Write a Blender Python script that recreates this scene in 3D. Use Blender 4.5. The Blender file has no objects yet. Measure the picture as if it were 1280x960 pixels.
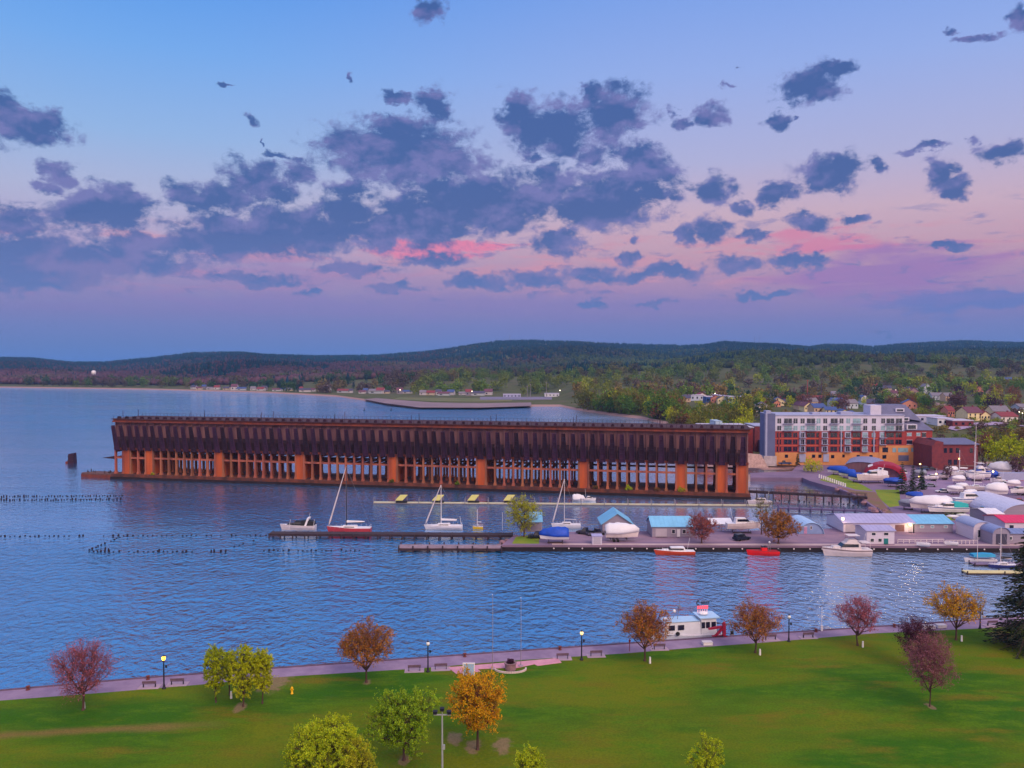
import bpy, math, random
import numpy as np
from mathutils import Vector, Matrix
R = math.radians
PI = math.pi
sc = bpy.context.scene
col = sc.collection

# ------------------------------------------------------------------ camera
CAMZ = 50.0
PITCH = math.atan(29/1000)
cam_d = bpy.data.cameras.new('camera'); cam = bpy.data.objects.new('camera', cam_d); col.objects.link(cam)
cam.location = (0, 0, CAMZ); cam.rotation_euler = (R(90)-PITCH, 0, 0)
cam_d.sensor_width = 36; cam_d.lens = 28.125; cam_d.clip_start = 1; cam_d.clip_end = 30000
sc.camera = cam

# ------------------------------------------------------------------ colour helpers
def lin(c):
    c = c/255
    return c/12.92 if c <= .04045 else ((c+.055)/1.055)**2.4
def C(r, g, b): return (lin(r), lin(g), lin(b), 1)

def ray(px, py):
    dx = (px-640)/1000; dy = (480-py)/1000
    d = Vector((dx, math.cos(PITCH)+dy*math.sin(PITCH), -math.sin(PITCH)+dy*math.cos(PITCH)))
    return d
def azel(px, py):
    d = ray(px, py).normalized()
    return math.atan2(d.x, d.y), math.asin(d.z)

# ------------------------------------------------------------------ sky
SUN_EL, SUN_AZ = R(40), R(146)          # azimuth measured from +Y (view axis) towards +X (right)
W = bpy.data.worlds.new('World'); sc.world = W; W.use_nodes = True
nt = W.node_tree; N = nt.nodes; LK = nt.links
for n in list(N): N.remove(n)
def node(t, **k):
    n = N.new(t)
    for a, b in k.items(): setattr(n, a, b)
    return n
def setin(n, i, v):
    if hasattr(v, 'is_output') or isinstance(v, bpy.types.NodeSocket): LK.new(v, n.inputs[i])
    else: n.inputs[i].default_value = v
def M(op, a, b=None, c=None, clamp=False):
    n = node('ShaderNodeMath', operation=op, use_clamp=clamp)
    setin(n, 0, a)
    if b is not None: setin(n, 1, b)
    if c is not None: setin(n, 2, c)
    return n.outputs[0]
def sstep(x, lo, hi):
    n = node('ShaderNodeMapRange', interpolation_type='SMOOTHSTEP')
    setin(n, 0, x); setin(n, 1, lo); setin(n, 2, hi); n.inputs[3].default_value = 0; n.inputs[4].default_value = 1
    return n.outputs[0]
def mixc(f, a, b):
    n = node('ShaderNodeMix', data_type='RGBA')
    setin(n, 0, f); setin(n, 6, a); setin(n, 7, b)
    return n.outputs[2]
def ramp(f, stops):
    n = node('ShaderNodeValToRGB'); e = n.color_ramp.elements
    e[0].position, e[0].color = stops[0]; e[1].position, e[1].color = stops[-1]
    for p, c in stops[1:-1]:
        x = e.new(p); x.color = c
    LK.new(f, n.inputs[0]); return n.outputs[0]
tc = node('ShaderNodeTexCoord')
sx = node('ShaderNodeSeparateXYZ'); LK.new(tc.outputs['Generated'], sx.inputs[0])
AZ = M('ARCTAN2', sx.outputs[0], sx.outputs[1]); EL = M('ARCSINE', sx.outputs[2])
cx = node('ShaderNodeCombineXYZ'); LK.new(AZ, cx.inputs[0]); LK.new(EL, cx.inputs[1])
P2 = cx.outputs[0]
def noise(scale, detail=6, rough=.55, stretch=(1, 1, 1), off=(0, 0, 0), dist=0):
    m = node('ShaderNodeVectorMath', operation='MULTIPLY_ADD')
    LK.new(P2, m.inputs[0]); m.inputs[1].default_value = stretch; m.inputs[2].default_value = off
    n = node('ShaderNodeTexNoise'); n.inputs['Scale'].default_value = scale
    n.inputs['Detail'].default_value = detail; n.inputs['Roughness'].default_value = rough; n.inputs['Distortion'].default_value = dist
    LK.new(m.outputs[0], n.inputs['Vector']); return n.outputs[0]
def ef(py): return max(0., azel(640, py)[1])/R(90)
EF = M('DIVIDE', EL, R(90), clamp=True)
left = ramp(EF, [(0, C(88, 130, 202)), (ef(432), C(100, 126, 190)), (ef(395), C(128, 122, 180)), (ef(350), C(160, 140, 182)), (ef(310), C(184, 166, 198)),
    (ef(260), C(178, 182, 214)), (ef(190), C(148, 182, 228)), (ef(90), C(116, 170, 236)), (ef(0), C(90, 154, 234)), (.5, C(96, 150, 228)), (1, C(130, 160, 225))])
right = ramp(EF, [(0, C(94, 130, 202)), (ef(432), C(102, 124, 188)), (ef(400), C(130, 122, 180)), (ef(360), C(172, 136, 174)), (ef(325), C(198, 154, 172)),
    (ef(275), C(206, 174, 190)), (ef(210), C(178, 178, 216)), (ef(100), C(150, 174, 232)), (ef(0), C(126, 162, 232)), (.5, C(100, 150, 228)), (1, C(130, 160, 225))])
grad = mixc(sstep(AZ, R(-27), R(14)), left, right)

BL = [(14,150,44,26),(55,160,38,18),(77,224,22,20),(60,236,15,8),(18,276,42,22),(122,264,55,22),(140,244,28,20),(165,256,26,18),
 (232,246,26,18),(285,246,52,22),(318,222,36,22),(350,240,22,14),(376,216,22,17),(345,192,18,5),(316,150,9,9),(323,178,3,5),(368,198,12,8),
 (110,322,130,20),(20,318,60,16),(50,342,90,22),(200,306,80,14),(300,298,90,24),(272,282,30,16),(380,290,70,26),(335,276,34,16),(430,268,40,20),
 (470,290,60,18),(530,274,60,34),(600,256,66,34),(555,240,34,18),
 (500,192,88,36),(450,186,44,22),(440,236,30,14),(543,132,21,22),(500,124,18,6),(560,200,34,28),(490,158,36,14),
 (650,140,26,22),(672,162,36,26),(706,160,36,26),(742,118,16,14),(772,144,42,30),(706,184,32,13),(738,196,22,14),(668,196,14,7),
 (796,192,30,14),(806,218,44,20),(758,252,70,30),(816,240,34,20),(720,264,28,18),(652,248,48,28),(692,226,24,22),(626,276,40,18),(846,246,12,12),
 (885,146,28,13),(855,156,13,8),(841,142,8,12),(1008,106,38,18),(1048,88,26,10),(970,151,18,9),(906,113,8,5),(996,146,7,4),(928,84,6,3),
 (893,238,24,17),(925,257,17,8),(1030,218,44,22),(970,239,20,15),(1056,206,18,14),(1092,205,12,11),(1175,216,17,22),(1195,234,22,12),(1250,192,30,15),
 (1162,184,26,5),(1216,180,10,7),(1010,279,26,10),(1070,276,20,6),(890,287,22,16),(856,292,11,14),(700,304,34,13),(792,298,11,11),(785,322,14,8),(942,294,18,7),
 (540,324,40,8),(440,336,48,7),(600,352,50,9),(740,344,38,13),(670,348,42,11),(800,344,30,8),(850,338,28,10),(915,332,30,10),(1000,326,44,9),(1190,310,20,5),
 (490,360,35,6),(390,366,17,5),(310,348,60,7),(740,381,20,4),(960,370,40,5),(810,380,28,4),(1215,50,34,5),(1277,22,12,18),(535,12,16,12),(1185,40,10,5),(280,106,15,2.5),(443,92,5,6),(1100,420,14,2)]
warp = noise(26, 4, .6, (1, 1.35, 1), (3.1, 1.7, 0))
warp2 = noise(26, 4, .6, (1, 1.35, 1), (9.3, 5.2, 2))
wv = node('ShaderNodeCombineXYZ'); LK.new(warp, wv.inputs[0]); LK.new(warp2, wv.inputs[1])
wsub = node('ShaderNodeVectorMath', operation='SUBTRACT'); LK.new(wv.outputs[0], wsub.inputs[0]); wsub.inputs[1].default_value = (.5, .5, 0)
wad = node('ShaderNodeVectorMath', operation='MULTIPLY_ADD'); LK.new(wsub.outputs[0], wad.inputs[0]); wad.inputs[1].default_value = (.055, .04, 0); LK.new(P2, wad.inputs[2])
PW = wad.outputs[0]
acc = None
for (px, py, rx, ry) in BL:
    a, e = azel(px, py); k = math.cos(a)
    ix = 1000/(rx*k*k*1.1); iy = 1000/(ry*k*1.12)
    m = node('ShaderNodeVectorMath', operation='MULTIPLY_ADD'); LK.new(PW, m.inputs[0])
    m.inputs[1].default_value = (ix, iy, 0); m.inputs[2].default_value = (-a*ix, -e*iy, 0)
    l = node('ShaderNodeVectorMath', operation='LENGTH'); LK.new(m.outputs[0], l.inputs[0])
    # the blobs share one smooth union
    lv = M('SUBTRACT', l.outputs['Value'], .07) if rx > 54 and py > 180 else l.outputs['Value'] if max(rx, ry) > 12.5 else M('ADD', l.outputs['Value'], .4)
    acc = lv if acc is None else M('SMOOTH_MIN', acc, lv, .25)
field = M('SUBTRACT', 1.0, acc)
nz = noise(40, 10, .68, (1, 1.4, 1), (0, 0, 0), .25)
nz2 = noise(14, 8, .66, (1, 1.7, 1), (4, 8, 1), .3)
nb = noise(9, 4, .5, (1, 1.6, 1), (5, 2, 0))
dens = M('ADD', M('MULTIPLY_ADD', M('SUBTRACT', nz, .5), 2.15, field), M('MULTIPLY', M('SUBTRACT', nz2, .5), .9))
cmask = sstep(dens, -.24, .42)
nzu = noise(40, 6, .6, (1, 1.4, 1), (-.004, .0105, 0), .25)
nzd = noise(40, 6, .6, (1, 1.4, 1), (0, 0, 0), .25)
emb = M('SUBTRACT', nzd, nzu)
nwu = noise(12, 4, .55, (1, 1.7, 1), (4.0-.012, 8+.032, 1), .3)
nwd = noise(12, 4, .55, (1, 1.7, 1), (4, 8, 1), .3)
emb2 = M('SUBTRACT', nwd, nwu)
front = sstep(sx.outputs[1], .1, .4)
# cloud colour: blue grey base, violet tops, paler towards the horizon
cdark = mixc(sstep(EL, R(3), R(11)), C(92, 114, 176), C(60, 90, 152))
clight = mixc(sstep(EL, R(3), R(11)), C(122, 118, 174), C(112, 114, 174))
shade = M('ADD', M('MULTIPLY', M('SUBTRACT', nb, .44), 1.8), M('SUBTRACT', M('ADD', M('MULTIPLY', emb, 2.6), M('MULTIPLY', emb2, 4.4)), M('MULTIPLY', M('SUBTRACT', dens, .75), .5)), clamp=True)
ccol = mixc(shade, cdark, clight)
# pink lit streaks low over the hills
st = noise(16, 6, .6, (.55, 4.2, 1), (2, 7, 0), .5)
band = M('MULTIPLY', sstep(EL, R(3.5), R(6.5)), M('SUBTRACT', 1.0, sstep(EL, R(7.8), R(9.8))))
pinkm = M('MULTIPLY', M('MULTIPLY', sstep(st, .46, .66), band), .75)
g1 = mixc(pinkm, grad, C(214, 146, 164))
def patch(px, py, rx, ry, lo, hi, col_, amt, src, nsc=None):
    a, e = azel(px, py); k = math.cos(a); ix = 1000/(rx*k*k); iy = 1000/(ry*k)
    m = node('ShaderNodeVectorMath', operation='MULTIPLY_ADD'); LK.new(PW, m.inputs[0])
    m.inputs[1].default_value = (ix, iy, 0); m.inputs[2].default_value = (-a*ix, -e*iy, 0)
    l = node('ShaderNodeVectorMath', operation='LENGTH'); LK.new(m.outputs[0], l.inputs[0])
    f = M('ADD', M('SUBTRACT', 1.0, l.outputs['Value']), M('MULTIPLY', M('SUBTRACT', st, .5), 2.2))
    return mixc(M('MULTIPLY', sstep(f, lo, hi), amt), src, col_)
g1 = patch(1110, 340, 190, 42, 0, .7, C(156, 116, 178), .85, g1)
g1 = patch(1030, 298, 110, 22, .05, .7, C(216, 126, 160), .8, g1)
g1 = patch(1230, 378, 170, 20, 0, .6, C(98, 116, 184), .9, g1)
g1 = patch(560, 311, 130, 12, .1, .6, C(232, 126, 160), .9, g1)
g1 = patch(330, 345, 300, 34, .1, .9, C(158, 126, 178), .6, g1)
g1 = patch(600, 382, 700, 22, 0, .8, C(134, 120, 182), .55, g1)
wsp = noise(30, 7, .62, (.75, 2.5, 1), (11, 3, 5), .4)
wband = M('MULTIPLY', sstep(EL, R(3.2), R(5)), M('SUBTRACT', 1.0, sstep(EL, R(8.5), R(11))))
wm_s = M('MULTIPLY', M('MULTIPLY', sstep(wsp, .55, .68), wband), .62)
g1 = mixc(wm_s, g1, C(104, 114, 174))
skyf = mixc(M('MULTIPLY', M('MULTIPLY', cmask, front), .95), g1, ccol)
# evening glow in the part of the sky behind the camera
back = M('MULTIPLY', sstep(M('MULTIPLY', sx.outputs[1], -1.0), -.1, .75), M('SUBTRACT', 1.0, sstep(EL, R(8), R(58))))
sky_all = mixc(back, skyf, (1.7, 1.25, 1.0, 1))
high = sstep(EL, R(30), R(65))
sky_all = mixc(high, sky_all, (1.08, 1.08, 1.2, 1))
bg = node('ShaderNodeBackground'); LK.new(sky_all, bg.inputs[0]); bg.inputs[1].default_value = 1.0
ns = node('ShaderNodeTexSky', sky_type='NISHITA', sun_disc=False, sun_elevation=SUN_EL, sun_rotation=SUN_AZ)
bg2 = node('ShaderNodeBackground'); LK.new(ns.outputs[0], bg2.inputs[0]); bg2.inputs[1].default_value = .004
ad = node('ShaderNodeAddShader'); LK.new(bg.outputs[0], ad.inputs[0]); LK.new(bg2.outputs[0], ad.inputs[1])
wo = node('ShaderNodeOutputWorld'); LK.new(ad.outputs[0], wo.inputs[0])
W.cycles.sampling_method = 'MANUAL'; W.cycles.sample_map_resolution = 256

# ------------------------------------------------------------------ sun and exposure
sd = bpy.data.lights.new('sun', 'SUN'); sd.energy = 2.7; sd.angle = R(35); sd.color = (1, .74, .5)
so = bpy.data.objects.new('sun', sd); col.objects.link(so)
sv = Vector((math.sin(SUN_AZ)*math.cos(SUN_EL), math.cos(SUN_AZ)*math.cos(SUN_EL), math.sin(SUN_EL)))
so.rotation_euler = sv.to_track_quat('Z', 'Y').to_euler(); so.location = (60, -80, 120)
sc.view_settings.view_transform = 'Standard'; sc.view_settings.look = 'None'
sc.view_settings.exposure = 0; sc.view_settings.gamma = 1; sc.view_settings.use_curve_mapping = False
sc.render.engine = 'CYCLES'
cy = sc.cycles
cy.max_bounces = 5; cy.diffuse_bounces = 2; cy.glossy_bounces = 2; cy.transmission_bounces = 2; cy.volume_bounces = 0; cy.transparent_max_bounces = 4
cy.caustics_reflective = False; cy.caustics_refractive = False
cy.use_denoising = True
try: cy.denoiser = 'OPENIMAGEDENOISE'
except Exception: pass

# ------------------------------------------------------------------ materials
def mat(name, c, rough=.8, var=.14, scale=.6, bump=0., metal=0., spec=.3, emit=None, estr=0, stretch=(1, 1, 1), c2=None, objvar=0., island=0., transl=0., detail=5, obj=True):
    m = bpy.data.materials.new(name); m.use_nodes = True
    nt = m.node_tree; n_ = nt.nodes; L = nt.links
    b = n_['Principled BSDF']
    b.inputs['Roughness'].default_value = rough; b.inputs['Metallic'].default_value = metal
    b.inputs['Specular IOR Level'].default_value = spec
    tcn = n_.new('ShaderNodeTexCoord'); mp = n_.new('ShaderNodeMapping'); mp.inputs['Scale'].default_value = stretch
    L.new(tcn.outputs['Object'], mp.inputs[0])
    nz = n_.new('ShaderNodeTexNoise'); nz.inputs['Scale'].default_value = scale; nz.inputs['Detail'].default_value = detail; nz.inputs['Roughness'].default_value = .6
    L.new(mp.outputs[0], nz.inputs['Vector'])
    mr = n_.new('ShaderNodeMapRange'); mr.inputs[1].default_value = .32; mr.inputs[2].default_value = .68; L.new(nz.outputs[0], mr.inputs[0])
    mx = n_.new('ShaderNodeMix'); mx.data_type = 'RGBA'; L.new(mr.outputs[0], mx.inputs[0])
    if c2 is None:
        mx.inputs[6].default_value = tuple(x*(1-var) for x in c[:3])+(1,); mx.inputs[7].default_value = tuple(min(1, x*(1+var)) for x in c[:3])+(1,)
    else:
        mx.inputs[6].default_value = c; mx.inputs[7].default_value = c2
    out = mx.outputs[2]
    for amt, src in ((objvar, 'o'), (island, 'i')):
        if amt:
            if src == 'o': q = n_.new('ShaderNodeObjectInfo').outputs['Random']
            else: q = n_.new('ShaderNodeNewGeometry').outputs['Random Per Island']
            hs = n_.new('ShaderNodeHueSaturation'); L.new(out, hs.inputs['Color'])
            r1 = n_.new('ShaderNodeMapRange'); r1.inputs[3].default_value = 1-amt; r1.inputs[4].default_value = 1+amt; L.new(q, r1.inputs[0]); L.new(r1.outputs[0], hs.inputs['Value'])
            r2 = n_.new('ShaderNodeMapRange'); r2.inputs[3].default_value = .5+amt*.09; r2.inputs[4].default_value = .5-amt*.09; L.new(q, r2.inputs[0]); L.new(r2.outputs[0], hs.inputs['Hue'])
            out = hs.outputs[0]
    L.new(out, b.inputs['Base Color'])
    if bump:
        bp = n_.new('ShaderNodeBump'); bp.inputs['Strength'].default_value = bump; bp.inputs['Distance'].default_value = .3
        L.new(nz.outputs[0], bp.inputs['Height']); L.new(bp.outputs[0], b.inputs['Normal'])
    if emit:
        b.inputs['Emission Color'].default_value = emit; b.inputs['Emission Strength'].default_value = estr
    if transl:
        tr = n_.new('ShaderNodeBsdfTranslucent'); L.new(out, tr.inputs[0])
        ms = n_.new('ShaderNodeMixShader'); ms.inputs[0].default_value = transl
        L.new(b.outputs[0], ms.inputs[1]); L.new(tr.outputs[0], ms.inputs[2]); L.new(ms.outputs[0], n_['Material Output'].inputs[0])
    return m
_mc = {}
def paint(r, g, b, rough=.55, var=.08, scale=.7, **k):
    key = (r, g, b, rough, var, scale, tuple(sorted((a, str(v)) for a, v in k.items())))
    if key not in _mc: _mc[key] = mat('paint_%d_%d_%d' % (r, g, b), C(r, g, b), rough, var, scale, **k)
    return _mc[key]

# ------------------------------------------------------------------ geometry helpers
def G(px, py, z=0.):
    d = ray(px, py); t = (z-CAMZ)/d.z
    return Vector((d.x*t, d.y*t, z))
def atY(px, py, Y):
    d = ray(px, py); t = Y/d.y
    return Vector((d.x*t, Y, CAMZ+d.z*t))
class MB:
    def __init__(s): s.v = []; s.f = []
    def add(s, vs, fs):
        o = len(s.v); s.v += [tuple(v) for v in vs]; s.f += [tuple(o+i for i in f) for f in fs]; return s
    def box(s, x0, x1, y0, y1, z0, z1, rz=0, c=(0, 0)):
        vs = [(x, y, z) for z in (z0, z1) for x, y in ((x0, y0), (x1, y0), (x1, y1), (x0, y1))]
        if rz:
            ca, sa = math.cos(rz), math.sin(rz)
            vs = [(c[0]+(x-c[0])*ca-(y-c[1])*sa, c[1]+(x-c[0])*sa+(y-c[1])*ca, z) for x, y, z in vs]
        return s.add(vs, [(3, 2, 1, 0), (4, 5, 6, 7), (0, 1, 5, 4), (1, 2, 6, 5), (2, 3, 7, 6), (3, 0, 4, 7)])
    def prism(s, poly, z0, z1):
        n = len(poly)
        return s.add([(x, y, z0) for x, y in poly]+[(x, y, z1) for x, y in poly],
                     [tuple(range(n-1, -1, -1)), tuple(range(n, 2*n))]+[(i, (i+1) % n, n+(i+1) % n, n+i) for i in range(n)])
    def ex(s, prof, x0, x1):          # profile in (y,z) pushed along x
        n = len(prof)
        return s.add([(x0, y, z) for y, z in prof]+[(x1, y, z) for y, z in prof],
                     [tuple(range(n-1, -1, -1)), tuple(range(n, 2*n))]+[(i, (i+1) % n, n+(i+1) % n, n+i) for i in range(n)])
    def ey(s, prof, y0, y1):          # profile in (x,z) pushed along y
        n = len(prof)
        return s.add([(x, y0, z) for x, z in prof]+[(x, y1, z) for x, z in prof],
                     [tuple(range(n)), tuple(range(2*n-1, n-1, -1))]+[(i, n+i, n+(i+1) % n, (i+1) % n) for i in range(n)])
    def loft(s, rings, caps=True):
        n = len(rings[0]); k = len(rings)
        fs = [(a*n+i, a*n+(i+1) % n, (a+1)*n+(i+1) % n, (a+1)*n+i) for a in range(k-1) for i in range(n)]
        if caps: fs += [tuple(range(n-1, -1, -1)), tuple((k-1)*n+i for i in range(n))]
        return s.add([v for r in rings for v in r], fs)
    def tube(s, p0, p1, r0, r1=None, n=8):
        r1 = r0 if r1 is None else r1
        p0, p1 = Vector(p0), Vector(p1); d = (p1-p0).normalized()
        u = d.orthogonal().normalized(); w = d.cross(u)
        ring = lambda p, r: [p+(u*math.cos(2*PI*i/n)+w*math.sin(2*PI*i/n))*r for i in range(n)]
        return s.loft([ring(p0, r0), ring(p1, r1)])
    def lathe(s, prof, c=(0, 0, 0), n=12):      # profile (r,z)
        return s.loft([[(c[0]+r*math.cos(2*PI*i/n), c[1]+r*math.sin(2*PI*i/n), c[2]+z) for i in range(n)] for r, z in prof])
    def ball(s, c, r, n=10, m=6):
        r = r if hasattr(r, '__len__') else (r, r, r)
        return s.loft([[(c[0]+r[0]*math.sin(PI*(j+.02)/(m+.04))*math.cos(2*PI*i/n), c[1]+r[1]*math.sin(PI*(j+.02)/(m+.04))*math.sin(2*PI*i/n), c[2]-r[2]*math.cos(PI*(j+.02)/(m+.04))) for i in range(n)] for j in range(m+1)])
    def build(s, name, m, parent=None, smooth=False, loc=None, rz=0):
        me = bpy.data.meshes.new(name); me.from_pydata(s.v, [], s.f); me.validate()
        o = bpy.data.objects.new(name, me); col.objects.link(o)
        me.materials.append(m)
        if smooth:
            for p in me.polygons: p.use_smooth = True
        if parent: o.parent = parent
        if loc is not None: o.location = loc; o.rotation_euler.z = rz
        return o
def npmesh(name, verts, faces, m, parent=None, smooth=False):
    verts = np.asarray(verts, dtype=np.float32).reshape(-1, 3); faces = np.asarray(faces, dtype=np.int32)
    k = faces.shape[1]; me = bpy.data.meshes.new(name)
    me.vertices.add(len(verts)); me.vertices.foreach_set('co', verts.ravel())
    me.loops.add(faces.size); me.loops.foreach_set('vertex_index', faces.ravel())
    me.polygons.add(len(faces)); me.polygons.foreach_set('loop_start', np.arange(0, faces.size, k, dtype=np.int32))
    try: me.polygons.foreach_set('loop_total', np.full(len(faces), k, dtype=np.int32))
    except Exception: pass
    if smooth: me.polygons.foreach_set('use_smooth', np.ones(len(faces), dtype=bool))
    me.update(calc_edges=True)
    if m: me.materials.append(m)
    o = bpy.data.objects.new(name, me); col.objects.link(o)
    if parent: o.parent = parent
    return o
def tag(o, label, cat, group=None, kind=None):
    if label: o['label'] = label
    if cat: o['category'] = cat
    if group: o['group'] = group
    if kind: o['kind'] = kind
    return o
def thing(name, label, cat, loc, rz=0, group=None):
    o = bpy.data.objects.new(name, None); col.objects.link(o); o.empty_display_size = .5
    o.location = loc; o.rotation_euler.z = rz
    return tag(o, label, cat, group)
def struct(o): o['kind'] = 'structure'; return o
def copy_tree(o, parent=None):
    c = o.copy(); col.objects.link(c)
    if parent: c.parent = parent
    for ch in o.children: copy_tree(ch, c)
    return c
# ------------------------------------------------------------------ water
def water_mat():
    m = bpy.data.materials.new('lake_water'); m.use_nodes = True
    nt = m.node_tree; n_ = nt.nodes; L = nt.links; b = n_['Principled BSDF']
    b.inputs['Roughness'].default_value = .06; b.inputs['IOR'].default_value = 1.36
    tcn = n_.new('ShaderNodeTexCoord')
    def nzz(scale, stretch, rot, detail=3, rough=.5, dist=0):
        mp = n_.new('ShaderNodeMapping'); mp.inputs['Scale'].default_value = stretch; mp.inputs['Rotation'].default_value = (0, 0, R(rot))
        L.new(tcn.outputs['Object'], mp.inputs[0])
        t = n_.new('ShaderNodeTexNoise'); t.inputs['Scale'].default_value = scale; t.inputs['Detail'].default_value = detail; t.inputs['Roughness'].default_value = rough; t.inputs['Distortion'].default_value = dist
        L.new(mp.outputs[0], t.inputs['Vector']); return t.outputs[0]
    def ma(op, a, bb):
        t = n_.new('ShaderNodeMath'); t.operation = op
        for i, v in enumerate((a, bb)):
            if isinstance(v, (int, float)): t.inputs[i].default_value = v
            else: L.new(v, t.inputs[i])
        return t.outputs[0]
    w1 = nzz(.5, (1.05, .95, 1), 24, 4, .55, .35)
    w2 = nzz(.12, (.7, 1.1, 1), -8, 2)
    w3 = nzz(1.1, (.6, 1.2, 1), 22, 2)
    pat = nzz(.012, (.45, 1.6, 1), 5, 3)
    h = ma('ADD', ma('MULTIPLY', w1, 1.5), ma('ADD', ma('MULTIPLY', w2, 1.0), ma('MULTIPLY', w3, .16)))
    st = n_.new('ShaderNodeMapRange'); st.inputs[1].default_value = .35; st.inputs[2].default_value = .65; st.inputs[3].default_value = .40; st.inputs[4].default_value = .85
    L.new(pat, st.inputs[0])
    sp = n_.new('ShaderNodeSeparateXYZ'); L.new(tcn.outputs['Object'], sp.inputs[0])
    def rr(v, a, bb):
        t = n_.new('ShaderNodeMapRange'); t.interpolation_type = 'SMOOTHSTEP'; t.inputs[1].default_value = a; t.inputs[2].default_value = bb; L.new(v, t.inputs[0]); return t.outputs[0]
    # the basin behind the pier is sheltered, so its ripples are low
    calm = ma('MULTIPLY', ma('MULTIPLY', rr(sp.outputs[0], -10, 95), rr(sp.outputs[1], 214, 262)), ma('SUBTRACT', 1.0, rr(sp.outputs[1], 480, 700)))
    shelter = ma('MULTIPLY', rr(sp.outputs[1], 175, 250), ma('SUBTRACT', 1.0, rr(sp.outputs[1], 420, 700)))
    stv = ma('MULTIPLY', ma('MULTIPLY', st.outputs[0], ma('SUBTRACT', 1.0, ma('MULTIPLY', shelter, .62))), ma('SUBTRACT', 1.0, ma('MULTIPLY', calm, .6)))
    bp = n_.new('ShaderNodeBump'); bp.inputs['Distance'].default_value = 1.0; L.new(h, bp.inputs['Height']); L.new(stv, bp.inputs['Strength'])
    L.new(bp.outputs[0], b.inputs['Normal'])
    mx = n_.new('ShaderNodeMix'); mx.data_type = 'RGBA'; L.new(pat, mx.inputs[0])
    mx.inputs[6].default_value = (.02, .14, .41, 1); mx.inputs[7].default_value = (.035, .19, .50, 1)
    m2 = n_.new('ShaderNodeMix'); m2.data_type = 'RGBA'; L.new(rr(ma('ADD', sp.outputs[0], ma('MULTIPLY', pat, 60)), 20, 150), m2.inputs[0]); L.new(mx.outputs[2], m2.inputs[6]); m2.inputs[7].default_value = (.20, .28, .50, 1)  # paler base colour towards the right, painting in a brighter sky reflection
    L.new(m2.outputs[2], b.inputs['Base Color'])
    b.inputs['Specular IOR Level'].default_value = 0
    fr = n_.new('ShaderNodeFresnel'); fr.inputs[0].default_value = 1.34; L.new(bp.outputs[0], fr.inputs[1])
    gl = n_.new('ShaderNodeBsdfGlossy'); gl.inputs['Roughness'].default_value = .07; gl.inputs['Color'].default_value = (.86, .96, 1, 1); L.new(bp.outputs[0], gl.inputs['Normal'])
    fm = n_.new('ShaderNodeMath'); fm.operation = 'MULTIPLY'; fm.use_clamp = True; L.new(fr.outputs[0], fm.inputs[0]); fm.inputs[1].default_value = 2.25
    ms = n_.new('ShaderNodeMixShader'); L.new(fm.outputs[0], ms.inputs[0]); L.new(b.outputs[0], ms.inputs[1]); L.new(gl.outputs[0], ms.inputs[2]); L.new(ms.outputs[0], n_['Material Output'].inputs['Surface'])
    return m
wm = water_mat()
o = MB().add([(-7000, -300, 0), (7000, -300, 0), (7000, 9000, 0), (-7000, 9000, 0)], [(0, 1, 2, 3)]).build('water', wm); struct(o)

# ------------------------------------------------------------------ park: promenade and lawn
QUAY = [(-160, 880), (-80, 872), (0, 863), (170, 848), (342, 835), (500, 824), (640, 814), (770, 805), (960, 792), (1160, 779), (1280, 770), (1450, 758)]
LAWN = [(-160, 892), (-80, 884), (0, 876), (130, 866), (250, 856), (342, 847), (520, 836), (640, 826), (780, 817), (865, 810), (960, 803), (1090, 792), (1240, 785), (1300, 781), (1450, 771)]
qp = [G(x, y, 2.0) for x, y in QUAY]; lp = [G(x, y, 2.0) for x, y in LAWN]
concrete_walk = mat('promenade_concrete', C(142, 120, 150), .9, .2, .35, bump=.1, spec=.2, c2=C(118, 98, 130))
promenade = MB().prism([(p.x, p.y) for p in lp]+[(p.x, p.y) for p in reversed(qp)], -2.5, 2.0).build('promenade', concrete_walk); struct(promenade)
dark_stone = mat('quay_stone', C(92, 72, 96), .9, .3, .8, bump=.2)
m_ = MB()
for a, b in zip(qp, qp[1:]):
    d = (b-a); L_ = d.length; n_seg = max(1, int(L_/3)); d.normalize(); nrm = Vector((-d.y, d.x, 0))
    for i in range(n_seg):
        p0 = a+d*(L_*i/n_seg+.02); p1 = a+d*(L_*(i+1)/n_seg-.02)
        q = [p0-nrm*.28, p1-nrm*.28, p1+nrm*.12, p0+nrm*.12]
        m_.prism([(v.x, v.y) for v in q], 1.3, 2.12)
struct(m_.build('quay_coping', dark_stone))
LAWN_BARE = [(G(x, y, 2).x, G(x, y, 2).y, r) for x, y, r in ((568, 923, 1.1), (592, 934, 1.1), (628, 933, 1.2), (300, 884, .9), (1163, 885, .6), (459, 853, .6), (505, 951, .8), (345, 852, 2.2), (1265, 800, 2.6))]
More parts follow.
